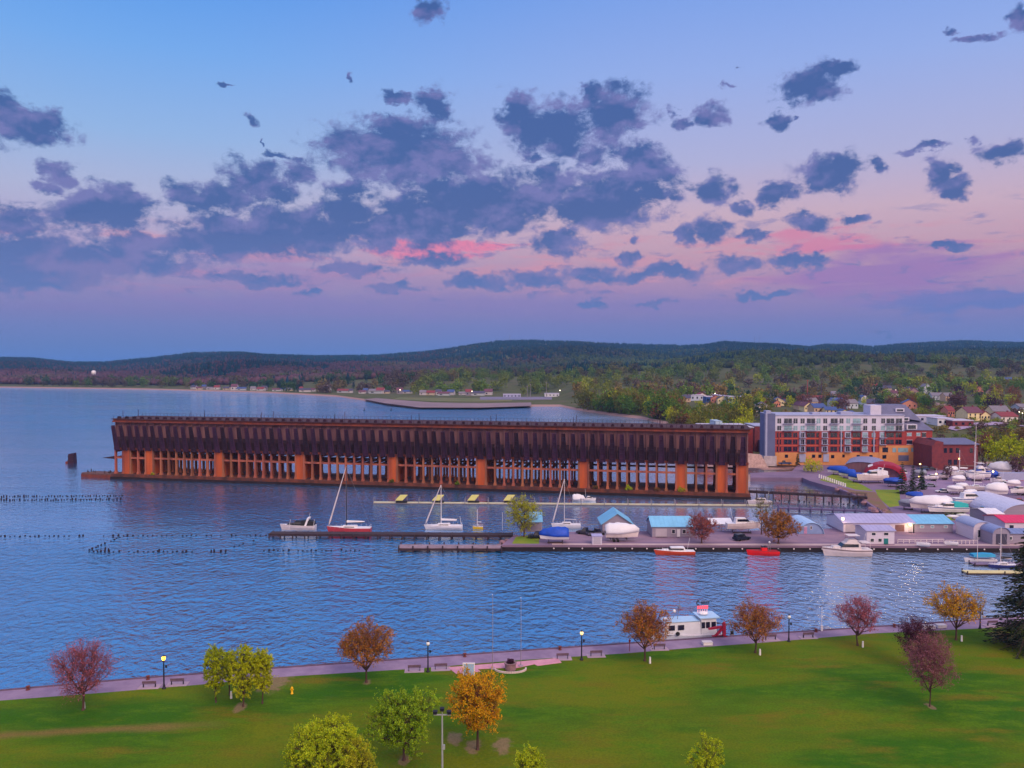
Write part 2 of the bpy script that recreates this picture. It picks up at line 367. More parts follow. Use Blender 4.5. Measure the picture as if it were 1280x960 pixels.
def lawn_mat():
    m = bpy.data.materials.new('lawn_grass'); m.use_nodes = True
    nt = m.node_tree; n_ = nt.nodes; L = nt.links; b = n_['Principled BSDF']; b.inputs['Roughness'].default_value = .9; b.inputs['Specular IOR Level'].default_value = .1
    tcn = n_.new('ShaderNodeTexCoord')
    def nz(scale, stretch=(1, 1, 1), d=4, rough=.55):
        mp = n_.new('ShaderNodeMapping'); mp.inputs['Scale'].default_value = stretch; L.new(tcn.outputs['Object'], mp.inputs[0])
        t = n_.new('ShaderNodeTexNoise'); t.inputs['Scale'].default_value = scale; t.inputs['Detail'].default_value = d; t.inputs['Roughness'].default_value = rough
        L.new(mp.outputs[0], t.inputs['Vector']); return t.outputs[0]
    def mix(f, a, bb):
        t = n_.new('ShaderNodeMix'); t.data_type = 'RGBA'
        for i, v in ((0, f), (6, a), (7, bb)):
            if hasattr(v, 'node'): L.new(v, t.inputs[i])
            else: t.inputs[i].default_value = v
        return t.outputs[2]
    def rng(v, lo, hi):
        t = n_.new('ShaderNodeMapRange'); t.interpolation_type = 'SMOOTHSTEP'; t.inputs[1].default_value = lo; t.inputs[2].default_value = hi; L.new(v, t.inputs[0]); return t.outputs[0]
    c = mix(rng(nz(.045, (.6, 1.5, 1)), .38, .62), C(50, 92, 8), C(100, 106, 12))
    c = mix(rng(nz(.16, (.5, 1.6, 1), 5), .5, .72), c, C(108, 96, 22))
    c = mix(rng(nz(.3, (.6, 1.4, 1), 8, .75), .44, .66), c, C(78, 108, 10))
    # worn track across the left of the lawn
    sp = n_.new('ShaderNodeSeparateXYZ'); L.new(tcn.outputs['Object'], sp.inputs[0])
    ln = n_.new('ShaderNodeMath'); ln.operation = 'MULTIPLY_ADD'; L.new(sp.outputs[0], ln.inputs[0]); ln.inputs[1].default_value = -.12; L.new(sp.outputs[1], ln.inputs[2])
    w = n_.new('ShaderNodeMath'); w.operation = 'SUBTRACT'; L.new(ln.outputs[0], w.inputs[0]); w.inputs[1].default_value = 109.0
    ab = n_.new('ShaderNodeMath'); ab.operation = 'ABSOLUTE'; L.new(w.outputs[0], ab.inputs[0])
    ad = n_.new('ShaderNodeMath'); ad.operation = 'MULTIPLY_ADD'; L.new(nz(.3, (.5, 1, 1), 4), ad.inputs[0]); ad.inputs[1].default_value = 2.6; L.new(ab.outputs[0], ad.inputs[2])
    trk = n_.new('ShaderNodeMapRange'); trk.interpolation_type = 'SMOOTHSTEP'; trk.inputs[1].default_value = 1.2; trk.inputs[2].default_value = 3.2; trk.inputs[3].default_value = 1; trk.inputs[4].default_value = 0; L.new(ad.outputs[0], trk.inputs[0])
    xm = rng(sp.outputs[0], -34, -46)
    t2 = n_.new('ShaderNodeMapRange'); t2.inputs[1].default_value = -36; t2.inputs[2].default_value = -46; L.new(sp.outputs[0], t2.inputs[0])
    mu = n_.new('ShaderNodeMath'); mu.operation = 'MULTIPLY'; L.new(trk.outputs[0], mu.inputs[0]); L.new(t2.outputs[0], mu.inputs[1])
    mu2 = n_.new('ShaderNodeMath'); mu2.operation = 'MULTIPLY'; L.new(mu.outputs[0], mu2.inputs[0]); mu2.inputs[1].default_value = .8
    c = mix(mu2.outputs[0], c, C(124, 96, 58))
    pw = nz(.9, (1, 1, 1), 4)
    for (bx, by, ra) in LAWN_BARE:
        vs_ = n_.new('ShaderNodeVectorMath'); vs_.operation = 'MULTIPLY_ADD'; L.new(tcn.outputs['Object'], vs_.inputs[0]); vs_.inputs[1].default_value = (1/ra, .55/ra, 0); vs_.inputs[2].default_value = (-bx/ra, -by*.55/ra, 0)
        ln_ = n_.new('ShaderNodeVectorMath'); ln_.operation = 'LENGTH'; L.new(vs_.outputs[0], ln_.inputs[0])
        a2 = n_.new('ShaderNodeMath'); a2.operation = 'MULTIPLY_ADD'; L.new(pw, a2.inputs[0]); a2.inputs[1].default_value = 1.5; L.new(ln_.outputs['Value'], a2.inputs[2])
        a3 = n_.new('ShaderNodeMapRange'); a3.interpolation_type = 'SMOOTHSTEP'; a3.inputs[1].default_value = 1.35; a3.inputs[2].default_value = 1.9; a3.inputs[3].default_value = .6; a3.inputs[4].default_value = 0; L.new(ln_.outputs['Value'] if 0 else a2.outputs[0], a3.inputs[0])
        c = mix(a3.outputs[0], c, C(150, 112, 104))
    fine = nz(3.5, (1, 1, 1), 3, .7)
    c = mix(rng(fine, .35, .68), mix(.32, c, C(30, 56, 8)), c)
    L.new(c, b.inputs['Base Color'])
    bp = n_.new('ShaderNodeBump'); bp.inputs['Strength'].default_value = .5; bp.inputs['Distance'].default_value = .15; L.new(fine, bp.inputs['Height']); L.new(bp.outputs[0], b.inputs['Normal'])
    return m
grass = lawn_mat()
# lawn as a gently rolling sheet: rows run from the promenade edge towards the camera side
cols = []
for i in range(len(lp)-1):
    for k in range(6): cols.append(lp[i].lerp(lp[i+1], k/6))
cols.append(lp[-1])
rows = 36; vs = []; fs = []
def lawn_z(x, y, t): return 2.03+min(1, t*9)*(.12*math.sin(x*.11+y*.07)+.10*math.sin(x*.05-y*.13+1))
for r_ in range(rows+1):
    t = r_/rows
    for p in cols:
        x = p.x+(p.x*.35)*(1-1)*t; y = p.y+(-60-p.y)*t
        vs.append((x, y, lawn_z(x, y, t)))
nc = len(cols)
for r_ in range(rows):
    for i in range(nc-1):
        a = r_*nc+i; fs.append((a, a+nc, a+nc+1, a+1))
lawn = MB().add(vs, fs).build('lawn', grass, smooth=True); struct(lawn)
LZ = 2.03

# ------------------------------------------------------------------ far land: one terrain sheet that runs from the shore to the hills
def interp(x, tab):
    if x <= tab[0][0]: return tab[0][1]
    for (x0, y0), (x1, y1) in zip(tab, tab[1:]):
        if x <= x1: return y0+(y1-y0)*(x-x0)/(x1-x0)
    return tab[-1][1]
SHORE = [(-400, 480), (-100, 483), (0, 484.5), (180, 487), (330, 491), (420, 496), (455, 501), (480, 505.5), (520, 511), (600, 511), (665, 508.5), (700, 508.5), (720, 513), (760, 519), (800, 524), (836, 532), (852, 560), (880, 585), (935, 589), (1000, 588), (1700, 586)]
YFLAT = [(-400, 1700), (0, 1560), (180, 1480), (330, 1330), (440, 1250), (520, 1180), (680, 1150), (720, 950), (830, 850), (950, 460), (1000, 420), (1160, 400), (1300, 390), (1700, 390)]
SKYL = [(-400, 444), (-100, 446), (0, 446), (40, 447), (90, 452), (130, 452), (190, 446), (240, 440), (300, 439), (330, 442), (400, 444), (470, 443), (540, 438), (580, 432), (620, 426), (660, 424.5), (720, 426), (780, 429), (850, 431), (880, 430), (905, 426), (930, 428), (980, 430), (1010, 433), (1030, 430), (1060, 430), (1090, 433), (1120, 430), (1160, 428), (1200, 426), (1240, 427), (1280, 428), (1400, 424), (1700, 430)]
GP = [(0, 0), (.04, .05), (.12, .12), (.3, .25), (.6, .52), (.85, .88), (1, 1), (1.15, .9), (1.5, .6)]
YR = 4000.
def rolling(x, y): return math.sin(x*.0061+y*.0023)*.5+math.sin(x*.0027-y*.0049+2)*.6+math.sin(x*.013+y*.009+4)*.25
def ter(px, Y):
    yf = interp(px, YFLAT); rz_ = 50+(451-interp(px, SKYL))*4-13
    u = (Y-yf)/(YR-yf)
    z = 2.0+(rz_-2.0)*interp(u, GP) if u > 0 else 2.0
    if u > 0: z += rolling((px-640)*Y/1000, Y)*min(1, u*6)*min(20, rz_*.2)*max(0, 1-u*u)
    return z
def ter_xy(x, y): return ter(640+1000*x/y, y)
def TG(px, py):
    Y = 300.
    while Y < 4500:
        z = ter(px, Y)
        if 451+1000*(50-z)/Y <= py: return Vector(((px-640)*Y/1000, Y, z))
        Y += 4
    return Vector(((px-640)*4.4, 4400, 60))
pxs = np.arange(-330, 1640, 5); tt = np.linspace(0, 1, 64)**1.7
vs = []; fs = []
for px in pxs:
    ys = interp(px, SHORE); D0 = 50000/(ys-451)
    for j, t in enumerate(tt):
        Y = D0+(5600-D0)*t
        z = ter(px, Y)
        dd = Y-D0
        if dd < 12: z = min(z, -.6+2.6*min(1, dd/12)) if j else -1.2
        vs.append(((px-640)*Y/1000, Y, z))
nr = len(tt)
for i in range(len(pxs)-1):
    for j in range(nr-1):
        a = i*nr+j; fs.append((a, a+nr, a+nr+1, a+1))
def terrain_mat():
    m = bpy.data.materials.new('terrain_ground'); m.use_nodes = True
    nt = m.node_tree; n_ = nt.nodes; L = nt.links; b = n_['Principled BSDF']; b.inputs['Roughness'].default_value = .95; b.inputs['Specular IOR Level'].default_value = .1
    tcn = n_.new('ShaderNodeTexCoord'); sp = n_.new('ShaderNodeSeparateXYZ'); L.new(tcn.outputs['Object'], sp.inputs[0])
    t = n_.new('ShaderNodeTexNoise'); t.inputs['Scale'].default_value = .03; t.inputs['Detail'].default_value = 12; t.inputs['Roughness'].default_value = .7; L.new(tcn.outputs['Object'], t.inputs['Vector'])
    rp = n_.new('ShaderNodeValToRGB'); e = rp.color_ramp.elements
    e[0].position = .3; e[0].color = C(62, 62, 44); e[1].position = .7; e[1].color = C(96, 78, 76)
    x = e.new(.5); x.color = C(80, 82, 50); L.new(t.outputs[0], rp.inputs[0])
    mr = n_.new('ShaderNodeMapRange'); mr.inputs[1].default_value = 1.6; mr.inputs[2].default_value = 2.0; L.new(sp.outputs[2], mr.inputs[0])
    mx = n_.new('ShaderNodeMix'); mx.data_type = 'RGBA'; L.new(mr.outputs[0], mx.inputs[0]); mx.inputs[6].default_value = C(148, 118, 120); L.new(rp.outputs[0], mx.inputs[7])
    L.new(mx.outputs[2], b.inputs['Base Color']); return m
struct(MB().add(vs, fs).build('hills', terrain_mat(), smooth=True))

# harbour ground (boat yard, marina pier and the land under the red brick blocks)
YARDZ = 1.6
yard_px = [(627, 681.2), (1000, 682), (1290, 682.8), (1500, 683.4), (1500, 588), (1300, 580), (1000, 578), (990, 589), (938, 591), (938, 597), (1003, 597), (1012, 601), (1030, 606), (1046, 610), (1062, 616), (1078, 624), (1092, 634), (1104, 641), (1090, 650), (1046, 660), (1000, 663), (760, 664), (690, 665), (668, 668), (640, 671)]
yp = [G(x, y, YARDZ) for x, y in yard_px]
asphalt = mat('yard_asphalt', C(126, 102, 132), .92, .2, .08, bump=.06, c2=C(104, 86, 116), detail=9)
yard = MB().prism([(p.x, p.y) for p in yp], -2, YARDZ).build('yard_ground', asphalt); struct(yard)
def patch_ground(name, pts, z, m, thick=.02):
    q = [G(x, y, z) for x, y in pts]
    return struct(MB().prism([(p.x, p.y) for p in q], z-thick, z).build(name, m))
grass2 = mat('yard_grass', C(92, 120, 22), .95, .3, .25, c2=C(126, 128, 34), detail=8)
scrub = mat('bank_scrub', C(104, 92, 58), .95, .3, .3, c2=C(122, 82, 86), detail=8, bump=.3)
Z1 = YARDZ+.004*3
patch_ground('grass_patch', [(640, 679.5), (674, 679.5), (674, 670), (662, 669), (645, 671)], Z1, grass2)
patch_ground('grass_patch', [(1094, 612), (1124, 612), (1126, 632), (1112, 634), (1098, 622)], Z1, grass2)
patch_ground('grass_patch', [(1180, 650), (1222, 651), (1200, 638), (1180, 636)], Z1, grass2)
patch_ground('grass_patch', [(1024, 600), (1042, 592), (1078, 606), (1092, 614), (1070, 612), (1050, 606)], Z1, grass2)
patch_ground('earth_bank', [(1044, 607), (1070, 613.5), (1094, 615), (1110, 636), (1122, 646), (1108, 642), (1094, 633), (1078, 622), (1060, 614)], Z1+.004, scrub)
patch_ground('roadway', [(700, 677), (1180, 678), (1180, 672), (1060, 668), (700, 668)], Z1-.004, mat('pier_paving', C(140, 112, 134), .92, .14, .2, c2=C(120, 98, 124)), .004)
patch_ground('quay_strip', [(690, 681.1), (1000, 681.7), (1290, 682.4), (1290, 680), (1000, 679.5), (690, 679)], Z1, mat('quay_strip_concrete', C(168, 144, 152), .85, .12, .4), .02)
patch_ground('parking_lot', [(1060, 592), (1280, 586), (1420, 588), (1420, 614), (1290, 614), (1150, 612)], Z1-.004, mat('parking_asphalt', C(134, 110, 146), .9, .12, .15), .004)
spitm = mat('spit_sand', C(132, 110, 122), .95, .15, .02, c2=C(112, 94, 106), detail=8); spitg = mat('spit_grass', C(84, 92, 52), .95, .2, .03, c2=C(104, 96, 66), detail=8)
def far_patch(name, pts, z, m): q = [G(x, y, z) for x, y in pts]; return struct(MB().prism([(p.x, p.y) for p in q], 1.9, z).build(name, m))
far_patch('sand_spit', [(455, 499), (482, 504), (524, 509), (600, 509.2), (664, 507), (664, 503), (600, 504), (540, 503), (500, 500), (470, 497.5)], 2.3, spitm)
far_patch('spit_grass', [(490, 499), (540, 501.5), (600, 502), (640, 501), (640, 498), (560, 497.5), (500, 496.5)], 2.45, spitg)
far_patch('spit_pavement', [(600, 499.6), (690, 499), (690, 496), (600, 496)], 2.6, mat('spit_asphalt', C(110, 102, 128), .9, .1, .02))
# dark timber-faced sea wall below the pier edge
sw = MB(); fm = mat('sea_wall_timber', C(34, 26, 34), .9, .3, .6)
pts = [G(x, y, YARDZ) for x, y in ((627, 681.4), (1000, 682.2), (1290, 683), (1500, 683.6))]
for a, b in zip(pts, pts[1:]):
    a2 = a-Vector((0, .35, 0)); b2 = b-Vector((0, .35, 0))
    sw.prism([(a2.x, a2.y), (b2.x, b2.y), (b.x, b.y-.02), (a.x, a.y-.02)], -1, 1.1)
wall = sw.build('sea_wall', fm); tag(wall, 'dark timber sea wall along the water side of the marina pier', 'sea wall')

# ------------------------------------------------------------------ forest on the hills
rng = np.random.default_rng(7)
def hill_forest():
    n = 90000
    pxr = rng.uniform(-300, 1600, n); u = rng.uniform(0, 1, n)
    Ys = 900*(4550/900)**(u**.8)
    P = []; K = []
    for px, Y in zip(pxr, Ys):
        yf = interp(px, YFLAT)
        lim = yf+ (70 if px < 430 else 110 if px < 700 else (420 if px > 930 else 200))
        if Y < lim or Y < 1500: continue
        x = (px-640)*Y/1000
        m1 = rolling(x*1.3+300, Y*1.1); m2 = math.sin(x*.021+Y*.008)+math.sin(x*.011-Y*.016+1)
        t = (Y-yf)/(YR-yf)
        con = rng.random() < (.06+.9*min(1, max(0, (t-.34)*2.6)) if m1 < .6 else .7)
        if con: c = (14, 40, 58) if rng.random() < .6 else (18, 50, 58)
        else:
            q = m2*.4+.95*max(-.9, min(1, (600-px)/170))+rng.normal(0, .2)
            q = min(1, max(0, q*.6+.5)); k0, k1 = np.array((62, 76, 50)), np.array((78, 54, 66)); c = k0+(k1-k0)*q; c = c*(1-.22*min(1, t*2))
        P.append((x, Y, ter(px, Y)-.4)); K.append((con, c))
    P = np.array(P); 
    V = []; F = []; CC = []
    vo = 0
    for p, (con, c) in zip(P, K):
        dist = p[1]; far = dist/4000
        j = rng.uniform(.72, 1.25)*(1+.34*math.sin(p[0]*.006+p[1]*.0021+1.3)*math.sin(p[1]*.0043-p[0]*.0031))
        h = (rng.uniform(11, 19) if con else rng.uniform(9, 14)); r = (rng.uniform(2.6, 4.2) if con else rng.uniform(4.2, 7.2))*(1+.35*far)
        k = 6
        if con: prof = [(r, h*.12), (r*.6, h*.5), (.15, h)]
        else: prof = [(r*.55, h*.14), (r, h*.48), (r*.72, h*.82), (r*.15, h)]
        a = np.arange(k)*2*np.pi/k+rng.uniform(0, 6)
        for rr, zz in prof:
            jr = rr*rng.uniform(.72, 1.22, k); jz = zz+rng.normal(0, .35 if con else .7, k)
            V.append(np.stack([p[0]+jr*np.cos(a), p[1]+jr*np.sin(a), p[2]+jz], 1))
        for q in range(len(prof)-1):
            b0 = vo+q*k
            for i in range(k):
                F.append((b0+i, b0+(i+1) % k, b0+k+(i+1) % k, b0+k+i))
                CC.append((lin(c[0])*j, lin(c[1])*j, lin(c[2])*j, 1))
        vo += len(prof)*k
    m = bpy.data.materials.new('forest_foliage'); m.use_nodes = True
    nt = m.node_tree; at = nt.nodes.new('ShaderNodeAttribute'); at.attribute_name = 'tree_colour'
    b = nt.nodes['Principled BSDF']; b.inputs['Roughness'].default_value = 1; b.inputs['Specular IOR Level'].default_value = .05
    nt.links.new(at.outputs['Color'], b.inputs['Base Color'])
    o = npmesh('forest', np.concatenate(V), np.array(F), m)
    ca = o.data.attributes.new('tree_colour', 'FLOAT_COLOR', 'FACE')
    ca.data.foreach_set('color', np.array(CC, dtype=np.float32).ravel())
    tag(o, 'dense mixed forest covering the hills beyond the bay', 'forest', kind='stuff')
hill_forest()

# ------------------------------------------------------------------ air over the bay
hz = MB().box(-5600, 5600, -250, 6000, -3, 320).build('haze', bpy.data.materials.new('haze_air'))
hm = hz.data.materials[0]; hm.use_nodes = True
for n in list(hm.node_tree.nodes):
    if n.type != 'OUTPUT_MATERIAL': hm.node_tree.nodes.remove(n)
pv = hm.node_tree.nodes.new('ShaderNodeVolumePrincipled'); pv.inputs['Color'].default_value = (.25, .5, 1, 1); pv.inputs['Density'].default_value = .000085; pv.inputs['Anisotropy'].default_value = .2
hm.node_tree.links.new(pv.outputs[0], hm.node_tree.nodes['Material Output'].inputs['Volume'])
hz['kind'] = 'stuff'
# ------------------------------------------------------------------ shared paints
white = paint(214, 208, 222, .45); offwhite = paint(200, 186, 196, .5); glassm = mat('window_glass', C(26, 28, 50), .12, .3, .5, spec=.6)
paleglass = mat('pale_window_glass', C(120, 150, 170), .15, .25, .6, spec=.6)
blueroof = paint(112, 170, 214, .5, .10, .4); lavroof = paint(158, 152, 196, .5, .10, .4); steel = paint(132, 124, 140, .45, .1, .7, metal=.4)
black = paint(26, 24, 34, .6); rubber = paint(18, 18, 22, .85); timber = mat('dark_timber', C(58, 44, 54), .9, .3, .8, stretch=(.3, 2, 2), bump=.1)
palewood = mat('pale_decking', C(196, 182, 140), .8, .15, .8, stretch=(.3, 2, 2))
bluetarp = mat('blue_tarpaulin', C(20, 66, 176), .5, .22, .7, bump=.35); wrap = mat('white_shrink_wrap', C(206, 202, 220), .4, .06, .5, bump=.25)
warmlamp = mat('warm_lamp', C(255, 214, 120), .5, .0, 1, emit=(1, .66, .2, 1), estr=7)

# ------------------------------------------------------------------ the ore dock
A = G(144, 598, 0); B = G(934, 624, 0); ax = (B-A); DL = ax.length; drz = math.atan2(ax.y, ax.x)
dock = thing('ore_dock', 'long rust brown ore loading dock with rows of raised chutes standing in the lake', 'ore dock', A, drz)
def vstain(name, c, c2, sc=.5, st=(1, 1, .12), rough=.9, bump=.08, objvar=0.):
    return mat(name, c, rough, .2, sc, stretch=st, c2=c2, bump=bump, detail=9, objvar=objvar)
rust = vstain('rusty_concrete', C(166, 98, 76), C(106, 60, 58), objvar=.14); rusto = vstain('orange_rust_concrete', C(188, 88, 46), C(132, 62, 48), .4); rustdk = vstain('dark_rusty_concrete', C(128, 62, 48), C(84, 44, 48))
tan = vstain('weathered_concrete_wall', C(130, 92, 96), C(82, 52, 68), .35); chute_m = vstain('purple_black_steel', C(62, 32, 56), C(38, 22, 40), .8, objvar=.3)
hop_m = vstain('dark_hopper_boards', C(66, 38, 50), C(40, 24, 36), .8); deck_m = vstain('deck_timber', C(74, 46, 56), C(52, 32, 42), .6, (.2, 1, 1))
NB = 72; bp_ = DL/NB; DW = 18.
mb = MB().box(-1.2, DL+1.2, -1.6, DW+1.6, -2, .95)
mb.build('footing', vstain('wet_footing', C(46, 30, 38), C(28, 20, 28), .5), dock)
mb = MB()
for i in range(24):
    x0 = -1+i*(DL+2)/24; mb.box(x0+.03, x0+(DL+2)/24-.03, -1.25, DW+1.25, .95, 2.1)
mb.build('ledge', vstain('rusty_ledge', C(112, 60, 50), C(60, 40, 44), .35, (1, 1, .5)), dock)
random.seed(3)
piers_px = (151.5, 187.5, 270, 377, 487.5, 602, 724, 852, 909, 925)
def along(px):          # distance along the dock front for a picture column
    lo, hi = 0., DL
    for _ in range(40):
        m = (lo+hi)/2; p = A+ax*(m/DL)
        if 640+1000*p.x/p.y < px: lo = m
        else: hi = m
    return lo
pier_i = sorted(set(min(NB-1, max(0, int(along(p)/bp_))) for p in piers_px))
for i in range(NB+1):
    x = i*bp_; mb = MB(); w = .33
    for y in (.15, 8.5, 16.8):
        mb.box(x-w, x+w, y, y+1.0, 2.1, 12.4)
        mb.add([(x-w-.25, y-.2, 2.1), (x+w+.25, y-.2, 2.1), (x+w+.25, y+1.2, 2.1), (x-w-.25, y+1.2, 2.1), (x-w-.01, y-.01, 3.4), (x+w+.01, y-.01, 3.4), (x+w+.01, y+1.01, 3.4), (x-w-.01, y+1.01, 3.4)],
               [(0, 1, 5, 4), (1, 2, 6, 5), (2, 3, 7, 6), (3, 0, 4, 7)])
    for y0, y1 in ((1.15, 8.5), (9.5, 16.8)):
        mb.box(x-.3, x+.3, y0, y1, 8.4, 9.3); mb.box(x-.3, x+.3, y0, y1, 11.2, 12.4)
    mb.build('column', rust, dock)
for y in (.35, 16.9):
    mb = MB()
    for i in range(NB): mb.box(i*bp_+.34, (i+1)*bp_-.34, y, y+.6, 8.5, 9.2)
    mb.build('tie_beam', rust, dock)
for i in pier_i:
    MB().box(i*bp_+.34, (i+1)*bp_-.34, .25, DW-.3, 2.1, 12.38).build('pier_wall', rusto, dock)
MB().box(-.4, DL+.4, -.1, DW, 12.4, 13.2).build('pocket_floor', rustdk, dock)
mb = MB().box(-.2, DL+.2, 1.2, DW-1.2, 13.2, 24.0)
mb.build('pocket_wall', tan, dock)
mb = MB()
for i in range(NB+1): mb.box(i*bp_-.22, i*bp_+.22, .7, 1.25, 13.2, 23.9)
mb.build('wall_rib', tan, dock)
for i in range(NB):
    MB().ex([(1.2, 13.2), (.2, 13.2), (.2, 16.4), (1.2, 17.9+random.uniform(-.3, .3))], i*bp_+.24, (i+1)*bp_-.24).build('hopper', hop_m, dock)
cm = None
for i in range(NB):
    x = (i+.5)*bp_
    if cm is None or i % 9 == 0:
        c = MB(); wb, wt = 1.16, .74; yb, yt, zb, zt = -.35, -2.9, 12.2, 22.9
        def P_(s, t, o): return (s*(wb+(wt-wb)*t), yb+(yt-yb)*t+o*.97, zb+(zt-zb)*t+o*.24)
        c.loft([[P_(-1, t, 0), P_(1, t, 0), P_(1, t, -.5), P_(.82, t, -.5), P_(.78, t, -.14), P_(-.78, t, -.14), P_(-.82, t, -.5), P_(-1, t, -.5)] for t in (0, .06, .94, 1)])
        for q in (.12, .3, .48, .66, .84): c.add([P_(-.77, q, -.15), P_(.77, q, -.15), P_(.77, q, -.34), P_(-.77, q, -.34), P_(-.77, q+.02, -.15), P_(.77, q+.02, -.15), P_(.77, q+.02, -.34), P_(-.77, q+.02, -.34)], [(3, 2, 1, 0), (4, 5, 6, 7), (0, 1, 5, 4), (1, 2, 6, 5), (2, 3, 7, 6), (3, 0, 4, 7)])
        c.tube((-wt*.6, -2.2, 22.8), (-wt*.6, 1.2, 23.4), .07, n=4); c.tube((wt*.6, -2.2, 22.8), (wt*.6, 1.2, 23.4), .07, n=4)
        cm = c
    ch = cm.build('chute', chute_m, dock) if i == 0 else None
    if ch is None:
        ch = ch0.copy(); col.objects.link(ch); ch.parent = dock
    else: ch0 = ch
    ch.location = (x, random.uniform(-.08, .08), 0); ch.rotation_euler = (R(random.uniform(-.9, .9)), 0, R(random.uniform(-.8, .8)))
MB().box(-.9, DL+.9, -.35, DW+.35, 24.0, 24.55).box(-.7, DL+.7, .1, DW-.1, 24.55, 25.2).build('cornice', rustdk, dock)
MB().box(-1.1, DL+1.1, -.6, DW+.6, 25.2, 25.5).build('top_deck', deck_m, dock)
for i in range(NB):
    x = (i+.5)*bp_
    MB().box(x-.55, x+.55, .2, 1.3, 25.5, 26.25).box(x-.35, x+.35, .4, 1.1, 26.25, 26.5).build('winch_box', chute_m, dock)
for y in (-.4, DW+.3):
    mb = MB()
    n = NB*2
    for i in range(n+1): mb.box(i*DL/n-.05, i*DL/n+.05, y-.05, y+.05, 25.5, 26.7)
    mb.tube((-.9, y, 26.65), (DL+.9, y, 26.65), .035, n=4)
    mb.build('railing', chute_m, dock)
mb = MB()
for i in range(0, NB, 9):
    for y in (4, 14): mb.box(i*bp_+1, i*bp_+1.16, y, y+.16, 25.5, 28.6)
mb.build('deck_post', chute_m, dock)
# low crib at the lake end of the dock
cr = thing('timber_crib', 'low weathered timber crib reaching out past the lake end of the ore dock', 'crib', G(122, 596.5, 0), drz)
MB().prism([(-9, 1), (-7, -1.4), (8.3, -1.6), (8.3, 6), (-5, 6)], -1.5, 1.2).build('crib_wall', rustdk, cr)
MB().prism([(-8.6, 1), (-6.8, -1.2), (8.2, -1.4), (8.2, 5.6), (-4.8, 5.8)], 1.2, 1.75).build('crib_top', vstain('crib_rubble', C(112, 76, 74), C(70, 50, 58), 1.2, (1, 1, 1), bump=.5), cr)
for k in range(14):
    x = random.uniform(-7.5, 7.5); y = random.uniform(-.8, 4); MB().tube((x, y, 1.7), (x+random.uniform(-.1, .1), y, random.uniform(2.2, 3.2)), .16, n=6).build('post', timber, cr)
wd = thing('signboard_arm', 'small dark triangular bracket jutting from the lake end of the ore dock', 'bracket', A+Vector((-1.5, 1.2, 0)), drz)
MB().loft([[(-5.6, 1, 8.3), (-5.6, 1.2, 8.3), (-5.6, 1.2, 8.45), (-5.6, 1, 8.45)], [(.6, .4, 8.1), (.6, 1.8, 8.1), (.6, 1.8, 9.4), (.6, .4, 9.4)]]).build('bracket_plate', hop_m, wd)

# shrubs that grow on the dock ledge
def npquads(centers, normals_rand, size, rng, flat=.0):
    n = len(centers)
    nrm = rng.normal(size=(n, 3)); nrm[:, 2] = nrm[:, 2]+flat; nrm /= np.linalg.norm(nrm, axis=1)[:, None]
    t = np.cross(nrm, rng.normal(size=(n, 3))); t /= np.linalg.norm(t, axis=1)[:, None]; b = np.cross(nrm, t)
    s = (size*rng.uniform(.5, 1.5, n))[:, None]
    v = np.stack([centers-t*s*.5, centers-b*s*.32, centers+t*s*.5, centers+b*s*.32], 1).reshape(-1, 3)
    return v, np.arange(4*n).reshape(-1, 4)
def leafmat(name, c, c2=None, island=.3, objvar=.0, transl=.25):
    return mat(name, c, .8, .2, .45, spec=.15, c2=c2, island=island, objvar=objvar, transl=transl, detail=2)
leaf = {
 'lime': leafmat('lime_leaves', C(176, 190, 34), C(138, 154, 22)), 'yellow': leafmat('yellow_green_leaves', C(178, 178, 40), C(140, 142, 28)),
 'gold': leafmat('golden_buds', C(218, 170, 26), C(176, 122, 24)), 'orange': leafmat('orange_buds', C(182, 122, 42), C(116, 72, 48)),
 'pink': leafmat('pink_buds', C(174, 96, 108), C(138, 72, 92)), 'rose': leafmat('rose_brown_buds', C(168, 90, 76), C(120, 66, 72)), 'purple': leafmat('purple_buds', C(146, 94, 102), C(116, 70, 88)),
 'green': leafmat('fresh_green_leaves', C(146, 174, 38), C(106, 138, 30)), 'olive': leafmat('olive_leaves', C(122, 122, 44), C(92, 94, 40), objvar=.22), 'moss': leafmat('moss_leaves', C(98, 130, 40), C(74, 100, 40), objvar=.25),
 'rust': leafmat('russet_buds', C(136, 98, 58), C(104, 70, 56), objvar=.22), 'mauve': leafmat('mauve_buds', C(112, 80, 84), C(86, 60, 72), objvar=.22), 'plum': leafmat('plum_leaves', C(74, 34, 60), C(52, 24, 46), objvar=.1), 'deep': leafmat('deep_green_leaves', C(52, 78, 50), C(38, 58, 48), objvar=.2),
 'needle': leafmat('spruce_needles', C(52, 62, 40), C(36, 46, 40), transl=.05), 'goldgreen': leafmat('gold_green_leaves', C(178, 186, 28), C(136, 146, 20), objvar=.1)}
bark = mat('tree_bark', C(74, 52, 52), .95, .25, 2, stretch=(1, 1, .3)); barkp = mat('rosy_twig_bark', C(120, 70, 84), .95, .25, 2); barko = mat('brown_twig_bark', C(104, 64, 50), .95, .25, 2)
